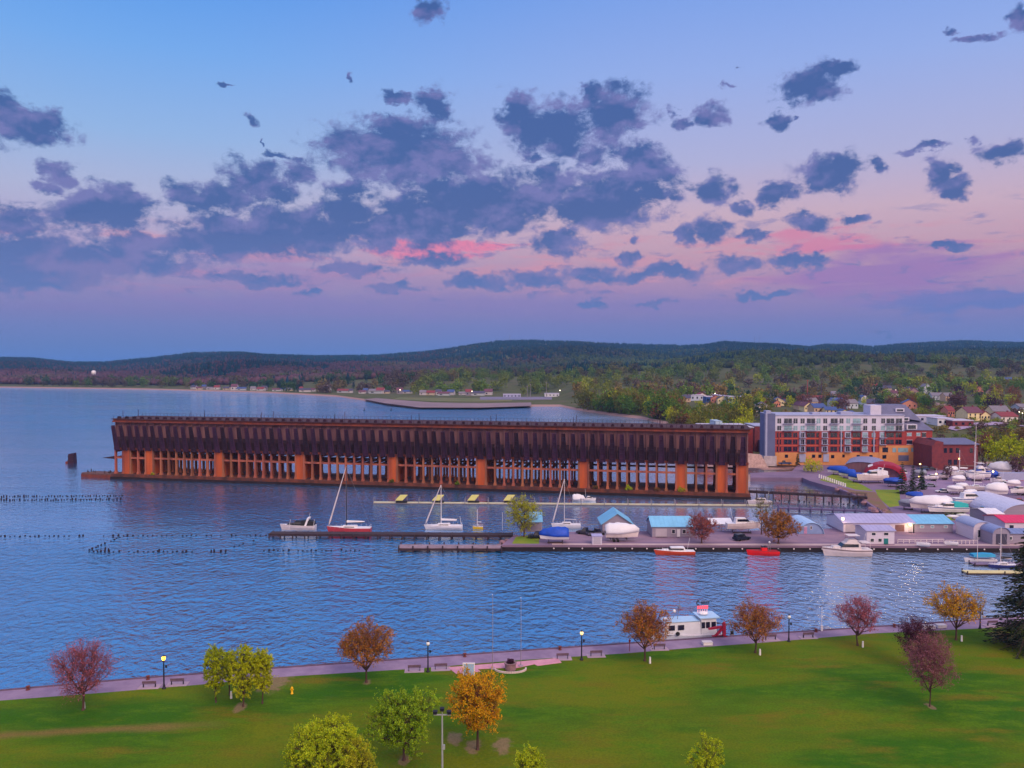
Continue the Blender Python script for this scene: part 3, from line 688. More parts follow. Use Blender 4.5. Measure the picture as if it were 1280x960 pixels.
def segs_mesh(S, n):
    p0 = np.array([s[0] for s in S]); p1 = np.array([s[1] for s in S]); r0 = np.array([s[2] for s in S]); r1 = np.array([s[3] for s in S])
    d = p1-p0; d /= np.linalg.norm(d, axis=1)[:, None]+1e-9
    ref = np.where(np.abs(d[:, 2:3]) < .9, np.array([[0, 0, 1.]]), np.array([[1., 0, 0]]))
    u = np.cross(d, ref); u /= np.linalg.norm(u, axis=1)[:, None]; w = np.cross(d, u)
    a = np.arange(n)*2*np.pi/n
    ring = np.cos(a)[None, :, None]*u[:, None, :]+np.sin(a)[None, :, None]*w[:, None, :]
    v0 = p0[:, None, :]+ring*r0[:, None, None]; v1 = p1[:, None, :]+ring*r1[:, None, None]
    V = np.concatenate([v0, v1], 1).reshape(-1, 3)
    base = (np.arange(len(S))*2*n)[:, None]; i = np.arange(n); j = (i+1) % n
    F = np.stack([base+i, base+j, base+n+j, base+n+i], 2).reshape(-1, 4)
    return V, F
def curve(a, b, lift, r0, r1, k=3):
    a = np.array(a, float); b = np.array(b, float); m = (a+b)/2+np.array([0, 0, lift])
    pts = [(1-t)**2*a+2*t*(1-t)*m+t*t*b for t in np.linspace(0, 1, k+1)]
    return [(pts[i], pts[i+1], r0+(r1-r0)*i/k, r0+(r1-r0)*(i+1)/k) for i in range(k)]
def gen_tree(seed, th, rx, rz_, cz, nl=6, nb=40, nt_=260, lpt=22, ls=.16, tr=.17, flat=.45, spread=.55, twigs=4, tl=.55, wob=.2, up=.25, sides=(6, 3)):
    g = np.random.default_rng(seed)
    d = g.normal(size=(nt_, 3)); d /= np.linalg.norm(d, axis=1)[:, None]
    ph = g.uniform(0, 6.28, 6)
    lob = 1+wob*(np.sin(3*np.arctan2(d[:, 1], d[:, 0])+ph[0]+2*d[:, 2])+np.sin(5*d[:, 2]+ph[1]+2*d[:, 0])+.7*np.sin(6*np.arctan2(d[:, 0], d[:, 1])+ph[2]))*.6
    r = g.uniform(0, 1, nt_)**.42
    tip = d*(r*lob)[:, None]*np.array([rx, rx, rz_]); low = tip[:, 2] < 0; tip[low, 2] *= flat*1.4
    tip[:, 2] += cz
    S = []; T = []
    base = np.array([0, 0, th*.92]); 
    def nodes(k, f):
        idx = g.choice(nt_, k, replace=False); q = tip[idx].copy(); o = np.array([0, 0, th*1.02]); return o+(q-o)*f+g.normal(size=(k, 3))*.12
    # farthest point choice keeps the limbs apart
    def fps(k, f):
        idx = [int(g.integers(nt_))]; dd = np.full(nt_, 1e9)
        for _ in range(k-1):
            dd = np.minimum(dd, np.linalg.norm(tip-tip[idx[-1]], axis=1)); idx.append(int(np.argmax(dd*g.uniform(.7, 1, nt_))))
        q = tip[idx]; o = np.array([0, 0, th*1.0]); return o+(q-o)*f
    limb = fps(nl, .42); br = fps(nb, .70)
    trunk_top = np.array([g.normal()*.1, g.normal()*.1, th*1.15])
    S += curve((0, 0, -.15), trunk_top, 0, tr, tr*.72, 4)
    S += [(np.array([0, 0, -.15]), np.array([0, 0, .35]), tr*1.7, tr*1.02)]
    for q in limb:
        o = np.array([0, 0, th*g.uniform(.82, 1.12)]); S += curve(o, q, -up*np.linalg.norm(q-o)*.35, tr*.6, tr*.36, 3)
    for q in br:
        i = int(np.argmin(np.linalg.norm(limb-q, axis=1)+.3*np.maximum(0, limb[:, 2]-q[2]))); S += curve(limb[i], q, -up*.3*np.linalg.norm(q-limb[i]), tr*.34, tr*.17, 2)
    L_ = []
    for q in tip:
        i = int(np.argmin(np.linalg.norm(br-q, axis=1))); T += curve(br[i], q, .02, tr*.16, tr*.06, 2)
        out = q-np.array([0, 0, cz-rz_*.3]); out = out/(np.linalg.norm(out)+1e-6)
        for _ in range(twigs):
            e = q+(out*.7+g.normal(size=3)*.65+np.array([0, 0, .25]))*tl*g.uniform(.5, 1.15)
            T.append((br[i]+(q-br[i])*g.uniform(.5, 1), e, tr*.07, tr*.035))
            m = max(1, int(lpt/twigs*g.uniform(.25, 1.75)))
            tt_ = g.uniform(.25, 1.05, m)[:, None]; L_.append(q+(e-q)*tt_+g.normal(size=(m, 3))*tl*.22)
    L_ = np.concatenate(L_)
    return S, T, L_, g
def make_tree(name, label, cat, loc, kind, seed, group=None, rz=0, twigmat=None, barkm=None, leafsize=.16, **k):
    S, T, L_, g = gen_tree(seed, ls=leafsize, **k)
    root = thing(name, label, cat, loc, rz, group)
    V1, F1 = segs_mesh(S, 7); V2, F2 = segs_mesh(T, 3)
    npmesh('trunk', V1, F1, barkm or bark, root, True)
    tw = npmesh('branches', V2, F2, twigmat or bark, root)
    v, f = npquads(L_, None, leafsize, g)
    cr_ = npmesh('crown', v, f, leaf[kind], root)
    return root
def shrub(label, loc, r, kind, seed, group=None, name='shrub', n=500, ls=.28, tall=1.):
    g = np.random.default_rng(seed); root = thing(name, label, 'shrub', loc, 0, group)
    d = g.normal(size=(n, 3)); d /= np.linalg.norm(d, axis=1)[:, None]; d[:, 2] = np.abs(d[:, 2])
    q = d*(g.uniform(.2, 1, n)**.5)[:, None]*np.array([r, r, r*1.2*tall])*(1+.2*np.sin(d[:, :1]*5+seed))
    q[:, 2] += .1
    v, f = npquads(q, None, ls, g); npmesh('foliage', v, f, leaf[kind], root)
    T = []
    for i in range(14):
        T += curve((0, 0, -.1), q[int(g.integers(n))], .1, .05, .02, 2)
    V, F = segs_mesh(T, 4); npmesh('stem', V, F, bark, root)
    return root
def dockpt(px, z, y=-.7):
    s = along(px); p = A+ax*(s/DL); n_ = Vector((-ax.y, ax.x, 0)).normalized(); p = p+n_*y; p.z = z; return p
for i, (px, r, k, lab) in enumerate([(786, 1.5, 'lime', 'bright green bush growing on the ledge of the ore dock'), (852, 1.5, 'yellow', 'yellow green bush at the foot of the orange pier wall near the shore end'),
        (822, 1.1, 'rust', 'brown bush on the dock ledge between the green and the yellow bush'), (745, 1.1, 'rust', 'low russet bush on the dock ledge left of the green bush'), (490, 1.1, 'olive', 'olive bush at the foot of the middle orange pier wall'), (572, 1., 'moss', 'mossy bush on the dock ledge beside the second middle pier wall'), (190, .8, 'yellow', 'small yellowish tuft at the lake end of the dock ledge')]):
    shrub(lab, dockpt(px, 2.1), r, k, 40+i)
# ------------------------------------------------------------------ piles, dolphins and buoys in the water
pm = []
pile_m = mat('old_pile_wood', C(40, 30, 44), .95, .3, 2)
for i in range(4):
    h = (.16, .28, .42, .22)[i]
    o = MB().lathe([(.24, -1), (.22, h*.7), (.16, h), (.03, h+.02)], n=7).build('pile_stub', pile_m); pm.append(o.data); bpy.data.objects.remove(o)
random.seed(11)
first = {}
def stub(px, py, lab, grp, tall=0):
    p = G(px, py, 0); o = bpy.data.objects.new('pile_stub', random.choice(pm)); col.objects.link(o)
    o.location = p; s = random.uniform(.8, 1.3); o.scale = (s, s, s*(1+tall)); o.rotation_euler = (R(random.uniform(-6, 6)), R(random.uniform(-6, 6)), random.uniform(0, 6))
    tag(o, lab, 'pile', grp)
def row(x0, y0, x1, y1, n, lab, grp, jit=.5, tall=0, skip=.1):
    for i in range(n):
        if random.random() < skip: continue
        t = i/(n-1); stub(x0+(x1-x0)*t+random.uniform(-1, 1), y0+(y1-y0)*t+random.uniform(-jit, jit), lab, grp, tall)
l1 = 'stub of an old pile in the paired dark rows left of the ore dock'; g1_ = 'double row of old piles left of the ore dock'
row(-6, 621, 152, 620, 46, l1, g1_, .5, .5, .0); row(-6, 625.5, 150, 624.5, 46, l1, g1_, .5, .5, .0)
l2 = 'stub of an old pile in the long dotted row left of the dark timber pier'; g2_ = 'long row of old piles left of the timber pier'
row(-6, 670.5, 332, 669.5, 56, l2, g2_, .4, 0, .2)
l3 = 'stub of an old pile in the short row nearest the open water'; g3_ = 'short row of old piles in open water'
row(112, 690, 240, 690, 22, l3, g3_, .5, 0, .15); row(154, 670, 112, 688, 12, l3, g3_, .3, 0, .05); row(330, 673, 292, 684, 7, l3, g3_, .4, .3)
for x in (122, 126, 131, 136, 199, 264, 268, 276, 282): stub(x, 690.5, 'tall stub among the short row of old piles in open water', 'tall pile stubs in open water', 2.4)
row(330, 689, 468, 688.5, 24, 'stub of an old pile in the row ahead of the concrete jetty tip', 'row of old piles ahead of the concrete jetty', .4, 0, .15)
dl = thing('mooring_dolphin', 'dark block shaped mooring dolphin standing alone in the lake', 'dolphin', G(90.5, 579, 0))
MB().loft([[(-1.5, -1.5, -1), (1.5, -1.5, -1), (1.5, 1.5, -1), (-1.5, 1.5, -1)], [(-1.3, -1.3, 4.6), (1.3, -1.3, 5.1), (1.3, 1.3, 5.1), (-1.3, 1.3, 4.6)]]).build('pile_cluster', chute_m, dl)
MB().box(-3, -1.5, -.8, .8, -.5, .9).build('landing_step', rustdk, dl)
MB().box(-1.5, 1.5, -1.6, -1.5, 1.2, 1.6).box(-1.45, 1.45, -1.58, -1.5, 3.2, 3.6).build('waling', timber, dl)
for px, py, lab in ((455.5, 513, 'small dark buoy off the sandy spit, left of its twin'), (489, 513, 'small dark buoy off the sandy spit, right of its twin')):
    b_ = thing('buoy', lab, 'buoy', G(px, py, 0), 0, 'buoys off the sandy spit')
    MB().lathe([(.9, -.4), (1.1, .1), (.8, .5), (.35, .8), (.3, 2.2), (.05, 2.4)], n=8).build('float', black, b_, True)

# ------------------------------------------------------------------ piers and floating docks
def pier(name, label, p0, p1, w, z, sp, deckm, pilem, lip=.25, pr=.18, rail=None, cat='pier', both=True, cap=0):
    d = p1-p0; L_ = math.hypot(d.x, d.y); rz_ = math.atan2(d.y, d.x)
    t = thing(name, label, cat, Vector((p0.x, p0.y, 0)), rz_)
    mb = MB(); n = max(2, int(L_/2.4))
    for i in range(n): mb.box(i*L_/n+.02, (i+1)*L_/n-.02, -w/2, w/2, z-.18, z)
    mb.build('deck', deckm, t)
    MB().box(0, L_, -w/2+.08, -w/2+.3, z-.18-lip, z-.182).box(0, L_, w/2-.3, w/2-.08, z-.18-lip, z-.182).build('beam', pilem, t)
    k = max(2, int(L_/sp)); k = min(k, 48 if both else 95)
    m0 = None
    for i in range(k+1):
        for s in ((-1, 1) if both else (-1,)):
            x = min(L_-.2, max(.2, i*L_/k))
            if m0 is None: m0 = o = MB().tube((0, 0, -1.5), (0, 0, z+cap+.02), pr, n=6).build('pile', pilem, t)
            else: o = bpy.data.objects.new('pile', m0.data); col.objects.link(o); o.parent = t
            o.location = (x, s*(w/2+pr*.6), 0)
    if rail:
        mb = MB()
        for y in ((-w/2+.1, w/2-.1) if rail == 'both' else (w/2-.1,)):
            for i in range(int(L_/2.6)+1): mb.box(i*2.6, i*2.6+.12, y-.06, y+.06, z, z+1.05)
            mb.box(0, L_, y-.05, y+.05, z+.95, z+1.05); mb.box(0, L_, y-.03, y+.03, z+.5, z+.56)
        mb.build('railing', pilem, t)
    return t
pier('timber_pier', 'dark timber pier with the red sailboat alongside, left of the marina shelter', G(338, 665.5, 1.4), G(641, 667.5, 1.4), 3.2, 1.4, 3.4, timber, timber, lip=.5, pr=.22)
pier('concrete_jetty', 'pale low concrete jetty tip reaching left from the grassy end of the marina pier', G(499, 682.5, 1.3), G(628, 682.8, 1.3), 3.8, 1.3, 3.4, mat('jetty_concrete', C(132, 112, 128), .9, .2, .5), timber, lip=.6, pr=.2, cap=.5)
pier('floating_dock', 'long narrow floating dock with yellow panels in front of the ore dock', G(467, 627.5, .5), G(962, 631.5, .5), 2.2, .55, 8, mat('dock_decking', C(178, 170, 150), .8, .15, .6), steel, lip=.3, pr=.12, cap=1.7)
pier('trestle', 'dark timber trestle walkway with many legs right of the ore dock', G(936, 613, 2.6), G(1084, 620.5, 2.6), 2.2, 2.6, 2.7, timber, timber, lip=.6, pr=.2, rail='both', cat='trestle')
pier('boat_dock', 'grey walkway on pale piles leading to the marina yard, nearer than the trestle', G(972, 634, 1.3), G(1112, 638.5, 1.3), 1.8, 1.3, 3.3, mat('grey_decking', C(96, 84, 120), .8, .15, .6), mat('grey_pile', C(92, 82, 124), .8, .1, 1), lip=.4, pr=.16, cap=.9)
row(944, 624, 1072, 632, 22, 'stub of an old pile in the row below the trestle', 'row of old piles below the trestle', .5, .5, .1)
yp_ = paint(176, 168, 104, .6); 
for i, (x0, lab) in enumerate([(498, 'first yellow slanted panel from the lake end of the floating dock'), (544, 'second yellow slanted panel from the lake end of the floating dock'), (588, 'third yellow slanted panel along the floating dock'), (633, 'yellow slanted panel on the floating dock beside the willow')]):
    t = thing('sun_shelter', lab, 'shelter', G(x0+3, 628, .55), 0, 'yellow slanted panels on the floating dock')
    MB().loft([[(-1.9, -.7, .75), (.7, -.7, .75), (.7, -.7, .85), (-1.9, -.7, .85)], [(-.4, 1.7, 2.3), (2.2, 1.7, 2.3), (2.2, 1.7, 2.4), (-.4, 1.7, 2.4)]]).build('panel', yp_, t)
    for x, y, h in ((-1.7, -.6, .78), (.5, -.6, .78), (-.2, 1.6, 2.3), (2.0, 1.6, 2.3)): MB().tube((x, y, 0), (x, y, h), .1, n=5).build('leg', steel, t)
    for q in (-1, 1): MB().box(-1.6, 2.2, .1+q*.55-.3, .1+q*.55+.3, -.02, .5).build('float_tank', black, t)
pier('float_pier', 'grey floating pier with the turquoise boat, near the right edge', G(1214, 703.5, .6), G(1300, 704, .6), 2.4, .6, 6, mat('float_deck', C(112, 96, 128), .8, .15, .6), timber, lip=.35, pr=.14, cap=.3)
pier('float_pier', 'yellowish floating pier nearest the camera at the right edge', G(1205, 714, .6), G(1300, 714.5, .6), 2.2, .6, 6, palewood, timber, lip=.35, pr=.14, cap=.3)

# ------------------------------------------------------------------ boats
def hull_rings(L_, Bm, H, draft=.35, fine=1.6, n=9, sheer=.35):
    rr = []
    for i in range(n):
        t = i/(n-1); x = -L_/2+L_*t
        w = Bm/2*(1-max(0, (t-.42)/.58)**fine)*(1-.16*(1-min(1, t/.35))); w = max(w, .03)
        zd = H*(1+sheer*t*t); rake = (t**6)*L_*.05
        zk = -draft*(1-t**5)+(t**5)*.1*H
        rr.append([(x+rake, -w, zd), (x+rake*.6, -w*.93, zd*.55), (x, -w*.7, .02), (x-rake, 0, zk), (x, w*.7, .02), (x+rake*.6, w*.93, zd*.55), (x+rake, w, zd)])
    return rr
def hull(t, L_, Bm, H, m, deckm, **k):
    rr = hull_rings(L_, Bm, H, **k); o = MB().loft(rr).build('hull', m, t)
    d = MB(); a = [[(r[0][0], r[0][1]*.9, r[0][2]+.03), (r[6][0], r[6][1]*.9, r[6][2]+.03)] for r in rr]
    vs = [p for q in a for p in q]; d.add(vs+[(x, y, z-.12) for x, y, z in vs], [(2*i, 2*i+2, 2*i+3, 2*i+1) for i in range(len(a)-1)]+[(2*i+1, 2*i+3, 2*i+3+len(vs), 2*i+1+len(vs)) for i in range(len(a)-1)])
    d.build('deck', deckm, t); return o
def cabin(t, x0, x1, w, z0, z1, m, slope=.6, name='cabin', rake=.3):
    MB().loft([[(x0, -w/2, z0), (x1, -w/2*.8, z0), (x1, w/2*.8, z0), (x0, w/2, z0)], [(x0+rake, -w/2*.88, z1), (x1-slope, -w/2*.7, z1), (x1-slope, w/2*.7, z1), (x0+rake, w/2*.88, z1)]]).build(name, m, t)
def winband(t, x0, x1, w, z0, z1, slope, m=None, name='window'):
    e = .03
    MB().loft([[(x0, -w/2*.97-e, z0), (x1+e, -w/2*.82-e, z0), (x1+e, w/2*.82+e, z0), (x0, w/2*.97+e, z0)], [(x0, -w/2*.92-e, z1), (x1-slope*.8+e, -w/2*.76-e, z1), (x1-slope*.8+e, w/2*.76+e, z1), (x0, w/2*.92+e, z1)]]).build(name, m or glassm, t)
def sailboat(label, loc, rz_, L_, hm, mast_h, mastm, cover=white, furl=True, stand=False, group=None, H=1.0):
    t = thing('sailboat', label, 'sailboat', loc, rz_, group); Bm = L_*.3
    hull(t, L_, Bm, H, hm, white, draft=.9 if stand else .4, sheer=.22)
    cabin(t, -L_*.18, L_*.22, Bm*.6, H+.02, H+.62, white, .7); winband(t, -L_*.12, L_*.15, Bm*.59, H+.2, H+.42, .5)
    mx = L_*.08
    MB().tube((mx, 0, H), (mx, 0, H+mast_h), .13, .09, 8).box(mx-.06, mx+.06, -.9, .9, H+mast_h*.55, H+mast_h*.55+.08).build('mast', mastm, t)
    MB().tube((mx, 0, H+1.5), (-L_*.34, 0, H+1.4), .1, n=6).build('boom', mastm, t)
    if cover: MB().loft([[(mx-.1+(-L_*.34-mx)*q, .28*math.cos(a)*s, H+1.72+.3*math.sin(a)*s) for a in np.linspace(0, 2*PI, 8, endpoint=False)] for q, s in ((0, 1.25), (.3, 1), (.7, .8), (1, .45))]).build('sail_cover', cover, t)
    if furl: MB().loft([[(L_*.5+(mx-L_*.5)*q+r_*math.cos(a), r_*math.sin(a), H*1.2+.3+(mast_h*.97)*q) for a in np.linspace(0, 2*PI, 6, endpoint=False)] for q, r_ in ((0, .08), (.06, .24), (.5, .19), (.93, .1), (1, .05))]).build('furled_jib', offwhite, t)
    mb = MB().tube((-L_*.5, 0, H), (mx, 0, H+mast_h), .025, n=3)
    for s in (-1, 1): mb.tube((mx, s*Bm*.47, H), (mx, s*.05, H+mast_h*.95), .022, n=3)
    mb.build('rigging', steel, t)
    mb = MB()
    for q in np.linspace(-.48, .46, 9):
        for s in (-1, 1): mb.tube((L_*q, s*Bm*.44*(1-max(0, q)**2*3.4), H), (L_*q, s*Bm*.44*(1-max(0, q)**2*3.4), H+.75), .03, n=4)
    mb.tube((-L_*.48, -Bm*.4, H+.7), (-L_*.48, Bm*.4, H+.7), .04, n=4); mb.build('guard_rail', white, t)
    if stand: stands(t, L_, Bm)
    return t
def stands(t, L_, Bm, z=-1.2):
    for x in (-L_*.28, L_*.2):
        for s in (-1, 1): MB().tube((x, s*Bm*.5, z-.4), (x, s*Bm*.28, z+.95), .07, n=5).tube((x-.3, s*Bm*.5, z-.36), (x+.3, s*Bm*.5, z-.36), .05, n=4).build('stand', timber, t)
    MB().box(-L_*.3, L_*.25, -.18, .18, z-.45, z+.35).build('keel_block', timber, t)
def trailer(t, L_, Bm, z=-1.0):
    MB().box(-L_*.45, L_*.45, -Bm*.3, -Bm*.3+.12, z+.5, z+.62).box(-L_*.45, L_*.45, Bm*.3-.12, Bm*.3, z+.5, z+.62).box(L_*.449, L_*.66, -.08, .08, z+.5, z+.62).build('trailer_frame', steel, t)
    for x in (-L_*.12, -L_*.24):
        for s in (-1, 1): MB().tube((x, s*Bm*.38-.12, z+.34), (x, s*Bm*.38+.12, z+.34), .36, n=12).build('wheel', rubber, t)
    for x in (-L_*.35, L_*.15): MB().box(x-.1, x+.1, -Bm*.32, Bm*.32, z+.62, z+.95).build('bunk', timber, t)
def wrapped(label, loc, rz_, L_, Bm, H, hm, cm, top=1.4, group=None, on='trailer', z=1.0, name='covered_boat'):
    t = thing(name, label, 'covered boat', loc+Vector((0, 0, z)), rz_, group)
    rr = hull_rings(L_, Bm, H, .3); MB().loft(rr).build('hull', hm, t)
    c = []
    for i, r in enumerate(rr):
        q = i/(len(rr)-1); x = r[0][0]; w = abs(r[0][1])*1.05+.04; zd = r[0][2]
        hp = top*(1-.55*max(0, q-.5)*2)*(.82 if q == 0 else 1)*(.12 if q == 1 else 1)
        sag = 1 if i % 2 else .93
        c.append([(x, -w, zd*.62), (x, -w*1.01, zd*1.0), (x, -w*.55*sag, zd+hp*.78), (x, 0, zd+hp*sag), (x, w*.55*sag, zd+hp*.78), (x, w*1.01, zd*1.0), (x, w, zd*.62)])
    MB().loft(c).build('cover', cm, t, True)
    (trailer if on == 'trailer' else stands)(t, L_, Bm, -z) if on else None
    return t
def cruiser(label, loc, rz_, L_, Bm, H, hm, cab=white, fly=False, arch=None, on=None, z=0., group=None, stripe=None, canopy=None, name='motor_boat', antenna=True):
    t = thing(name, label, 'motor boat', loc+Vector((0, 0, z)), rz_, group)
    hull(t, L_, Bm, H, hm, white, sheer=.3)
    if stripe:
        rr = hull_rings(L_, Bm*1.012, H, sheer=.3); s_ = MB()
        for sd_, i0 in ((0, 0), (6, 6)):
            vs = []
            for r in rr: 
                a, b = (r[0], r[1]) if sd_ == 0 else (r[6], r[5])
                for q in (.18, .5): vs.append(tuple(a[k]+(b[k]-a[k])*q for k in range(3)))
            s_.add(vs, [(2*i, 2*i+2, 2*i+3, 2*i+1) for i in range(len(rr)-1)])
        s_.build('stripe', stripe, t)
    h1 = H*.95
    cabin(t, -L_*.26, L_*.2, Bm*.78, H*1.02, H*1.05+h1, cab, h1*.9); winband(t, -L_*.2, L_*.17, Bm*.78, H*1.05+h1*.38, H*1.05+h1*.82, h1*.55)
    cabin(t, L_*.1, L_*.36, Bm*.5, H*1.08, H*1.1+h1*.35, cab, .5, 'trunk')
    zt = H*1.05+h1
    if fly:
        cabin(t, -L_*.2, L_*.05, Bm*.62, zt+.01, zt+.75, cab, .5, 'flybridge'); 
        MB().box(-L_*.24, L_*.02, -Bm*.3, Bm*.3, zt+1.75, zt+1.83).build('bimini', cab, t)
        for x in (-L_*.22, 0):
            for s in (-1, 1): MB().tube((x, s*Bm*.27, zt+.5), (x, s*Bm*.27, zt+1.76), .04, n=4).build('post', steel, t)
        MB().box(-L_*.46, -L_*.27, -Bm*.38, Bm*.38, H+1.7, H+1.8).tube((-L_*.45, -Bm*.36, H), (-L_*.45, -Bm*.36, H+1.7), .05, n=4).tube((-L_*.45, Bm*.36, H), (-L_*.45, Bm*.36, H+1.7), .05, n=4).build('aft_canopy', offwhite, t)
    if arch:
        MB().loft([[(-L_*.2-.5, s*Bm*.42, H), (-L_*.2+.1, s*Bm*.42, H), (-L_*.2+.1, s*Bm*.36, H), (-L_*.2-.5, s*Bm*.36, H)] if k_ in (0,) else [(-L_*.2-1.5+.2, s*Bm*.38, zt+.9), (-L_*.2-.9+.2, s*Bm*.38, zt+.9), (-L_*.2-.9+.2, s*Bm*.32, zt+.9), (-L_*.2-1.5+.2, s*Bm*.32, zt+.9)] for s in (-1,) for k_ in (0, 1)]).loft([[(-L_*.2-.5, Bm*.36, H), (-L_*.2+.1, Bm*.36, H), (-L_*.2+.1, Bm*.42, H), (-L_*.2-.5, Bm*.42, H)], [(-L_*.2-1.3, Bm*.32, zt+.9), (-L_*.2-.7, Bm*.32, zt+.9), (-L_*.2-.7, Bm*.38, zt+.9), (-L_*.2-1.3, Bm*.38, zt+.9)]]).box(-L_*.2-1.3, -L_*.2-.7, -Bm*.38, Bm*.38, zt+.9, zt+1.02).build('radar_arch', arch, t)
    if canopy:
        MB().loft([[(x, -Bm*.42*s, H+.1), (x, -Bm*.36*s, zt+q), (x, Bm*.36*s, zt+q), (x, Bm*.42*s, H+.1)] for x, s, q in ((-L_*.47, .92, -.2), (-L_*.3, 1, .25), (-L_*.1, .95, .2))]).build('canopy', canopy, t)
    mb = MB()
    for q in np.linspace(.1, .47, 6):
        for s in (-1, 1): mb.tube((L_*q, s*Bm*.45*(1-max(0, (q-.0)/.52)**2*.9), H*1.1), (L_*q, s*Bm*.44*(1-max(0, (q)/.52)**2*.9), H*1.15+.6), .03, n=4)
    mb.build('bow_rail', steel, t)
    if antenna: MB().tube((-L_*.3, Bm*.3, zt-.3), (-L_*.36, Bm*.3, zt+2.6), .04, n=4).build('antenna', white, t)
    if on: (trailer if on == 'trailer' else stands)(t, L_, Bm, -z)
    return t
def size(px0, px1, py, z=0): p = G((px0+px1)/2, py, z); return p, (px1-px0)*p.y/1000

# along the timber pier
p, L_ = size(351, 396, 662); cruiser('white sport cruiser with a black canopy at the tip of the timber pier', p, PI, L_*.95, 3.2, 1.3, offwhite, black, arch=white, canopy=black)
MB_ = None
p, L_ = size(411, 464, 668); sailboat('red hulled sailboat with a tall dark mast moored at the timber pier', p, PI, L_, paint(168, 60, 78, .4), 17.5, black, H=2.0)
p, L_ = size(528, 580, 664); sailboat('white sailboat with a white mast behind the timber pier', p+Vector((0, 3, 0)), PI, L_*.9, white, 12, white, H=1.1)
p, L_ = size(591, 603, 664); t = sailboat('tiny yellow sailing dinghy behind the timber pier', p+Vector((0, 3, 0)), PI, L_*1.05, paint(214, 176, 40, .5), 5.2, white, None, False, H=.7)
for px, top, lab in ((577.5, 645, 'white pole leaning beside the white sailboat on the timber pier'), (628, 640, 'thin white pole at the root of the timber pier'), (361, 649, 'thin white whip pole left of the black canopied cruiser'), (391, 649, 'thin white whip pole right of the black canopied cruiser')):
    q = G(px, 663, 1.1); h = (663-top)*q.y/1000; t = thing('dock_pole', lab, 'pole', q); MB().tube((0, 0, 0), (.0 if px > 600 else .5 if px < 500 else -.6, 0, h), .07, .05, 6).build('pole', white, t); MB().box(-.15, .15, -.15, .15, 0, .12).build('foot', steel, t)
# pier side, beside the long shed
p, L_ = size(818, 866, 691); cruiser('orange and white rescue boat moored at the sea wall below the russet tree', p+Vector((0, -1.9, 0)), PI, L_, 3.0, 1.0, mat('rescue_orange', C(186, 66, 36), .4, .1, .5), stripe=None, antenna=True)
p, L_ = size(932, 970, 691.5); t = thing('motor_boat', 'bright red open workboat moored at the sea wall', 'motor boat', p+Vector((0, -1.9, 0)), PI)
redm = mat('workboat_red', C(206, 26, 34), .4, .12, .5); hull(t, L_, 2.9, 1.05, redm, paint(150, 30, 40, .6)); MB().box(-.9, .5, -.6, .6, 1.1, 2.0).build('console', redm, t); MB().box(-.85, .45, -.55, .55, 2.0, 2.35).build('windscreen', glassm, t)
MB().tube((-1.6, -.7, 1), (-1.6, -.7, 3.0), .06, n=5).tube((-1.6, .7, 1), (-1.6, .7, 3.0), .06, n=5).box(-1.68, -1.52, -.75, .75, 3.0, 3.1).build('light_arch', steel, t); MB().ball((-1.6, 0, 3.3), .28, 8, 5).build('lamp', white, t); MB().box(-L_*.5-.5, -L_*.5+.1, -.4, .4, .3, 1.5).build('outboard', black, t)
p, L_ = size(1025, 1083, 691.5); cruiser('large white cabin cruiser with a flying bridge moored below the white cottage', p+Vector((0, -2.4, 0)), PI, L_*.98, 4.0, 1.75, offwhite, offwhite, fly=True, stripe=paint(120, 100, 110))
# floats at the right
p, L_ = size(1214, 1252, 706); t = thing('motor_boat', 'small boat under a turquoise canopy at the grey floating pier', 'motor boat', p+Vector((0, 2.6, 0)), PI)
hull(t, L_, 2.4, .8, white, offwhite); MB().loft([[(x, -1.1, 1.5), (x, -.9, 2.1+q), (x, .9, 2.1+q), (x, 1.1, 1.5)] for x, q in ((-3.2, 0), (-1, .15), (2.2, 0))]).build('canopy', mat('turquoise_canvas', C(40, 140, 190), .6, .1, .6), t)
for x in (-3, 2):
    for s in (-1, 1): MB().tube((x, s*1.05, .8), (x, s*1.05, 1.6), .05, n=4).build('post', steel, t)
q = G(1224, 704, .6); t = thing('dock_pole', 'tall thin pole beside the turquoise canopy boat', 'pole', q+Vector((0, .8, 0))); MB().tube((0, 0, -.1), (0, 0, 8), .08, .05, 6).build('pole', offwhite, t); MB().box(-.15, .15, -.15, .15, 0, .12).build('foot', steel, t)
p, L_ = size(1242, 1276, 712); sailboat('small dark blue sailboat with a bare mast at the yellowish floating pier', p+Vector((0, 1.8, 0)), PI, L_, paint(40, 44, 110, .4), 9, offwhite, black, False, H=.75)
# moored along the floating dock
p, L_ = size(716, 731, 627); wrapped('small boat under a rounded white cover moored at the floating dock', p+Vector((0, 1.6, 0)), 0, L_, 2.4, .8, white, wrap, 1.7, on=None, z=0)
p, L_ = size(730, 745, 627); cruiser('small white fishing boat moored right of the round white cover', p+Vector((0, 1.8, 0)), 0, L_, 2.0, .8, white)
p, L_ = size(936, 968, 631); cruiser('beige cabin boat moored at the shore end of the floating dock', p+Vector((0, 1.9, 0)), PI, L_*.9, 2.8, 1.0, offwhite, offwhite)
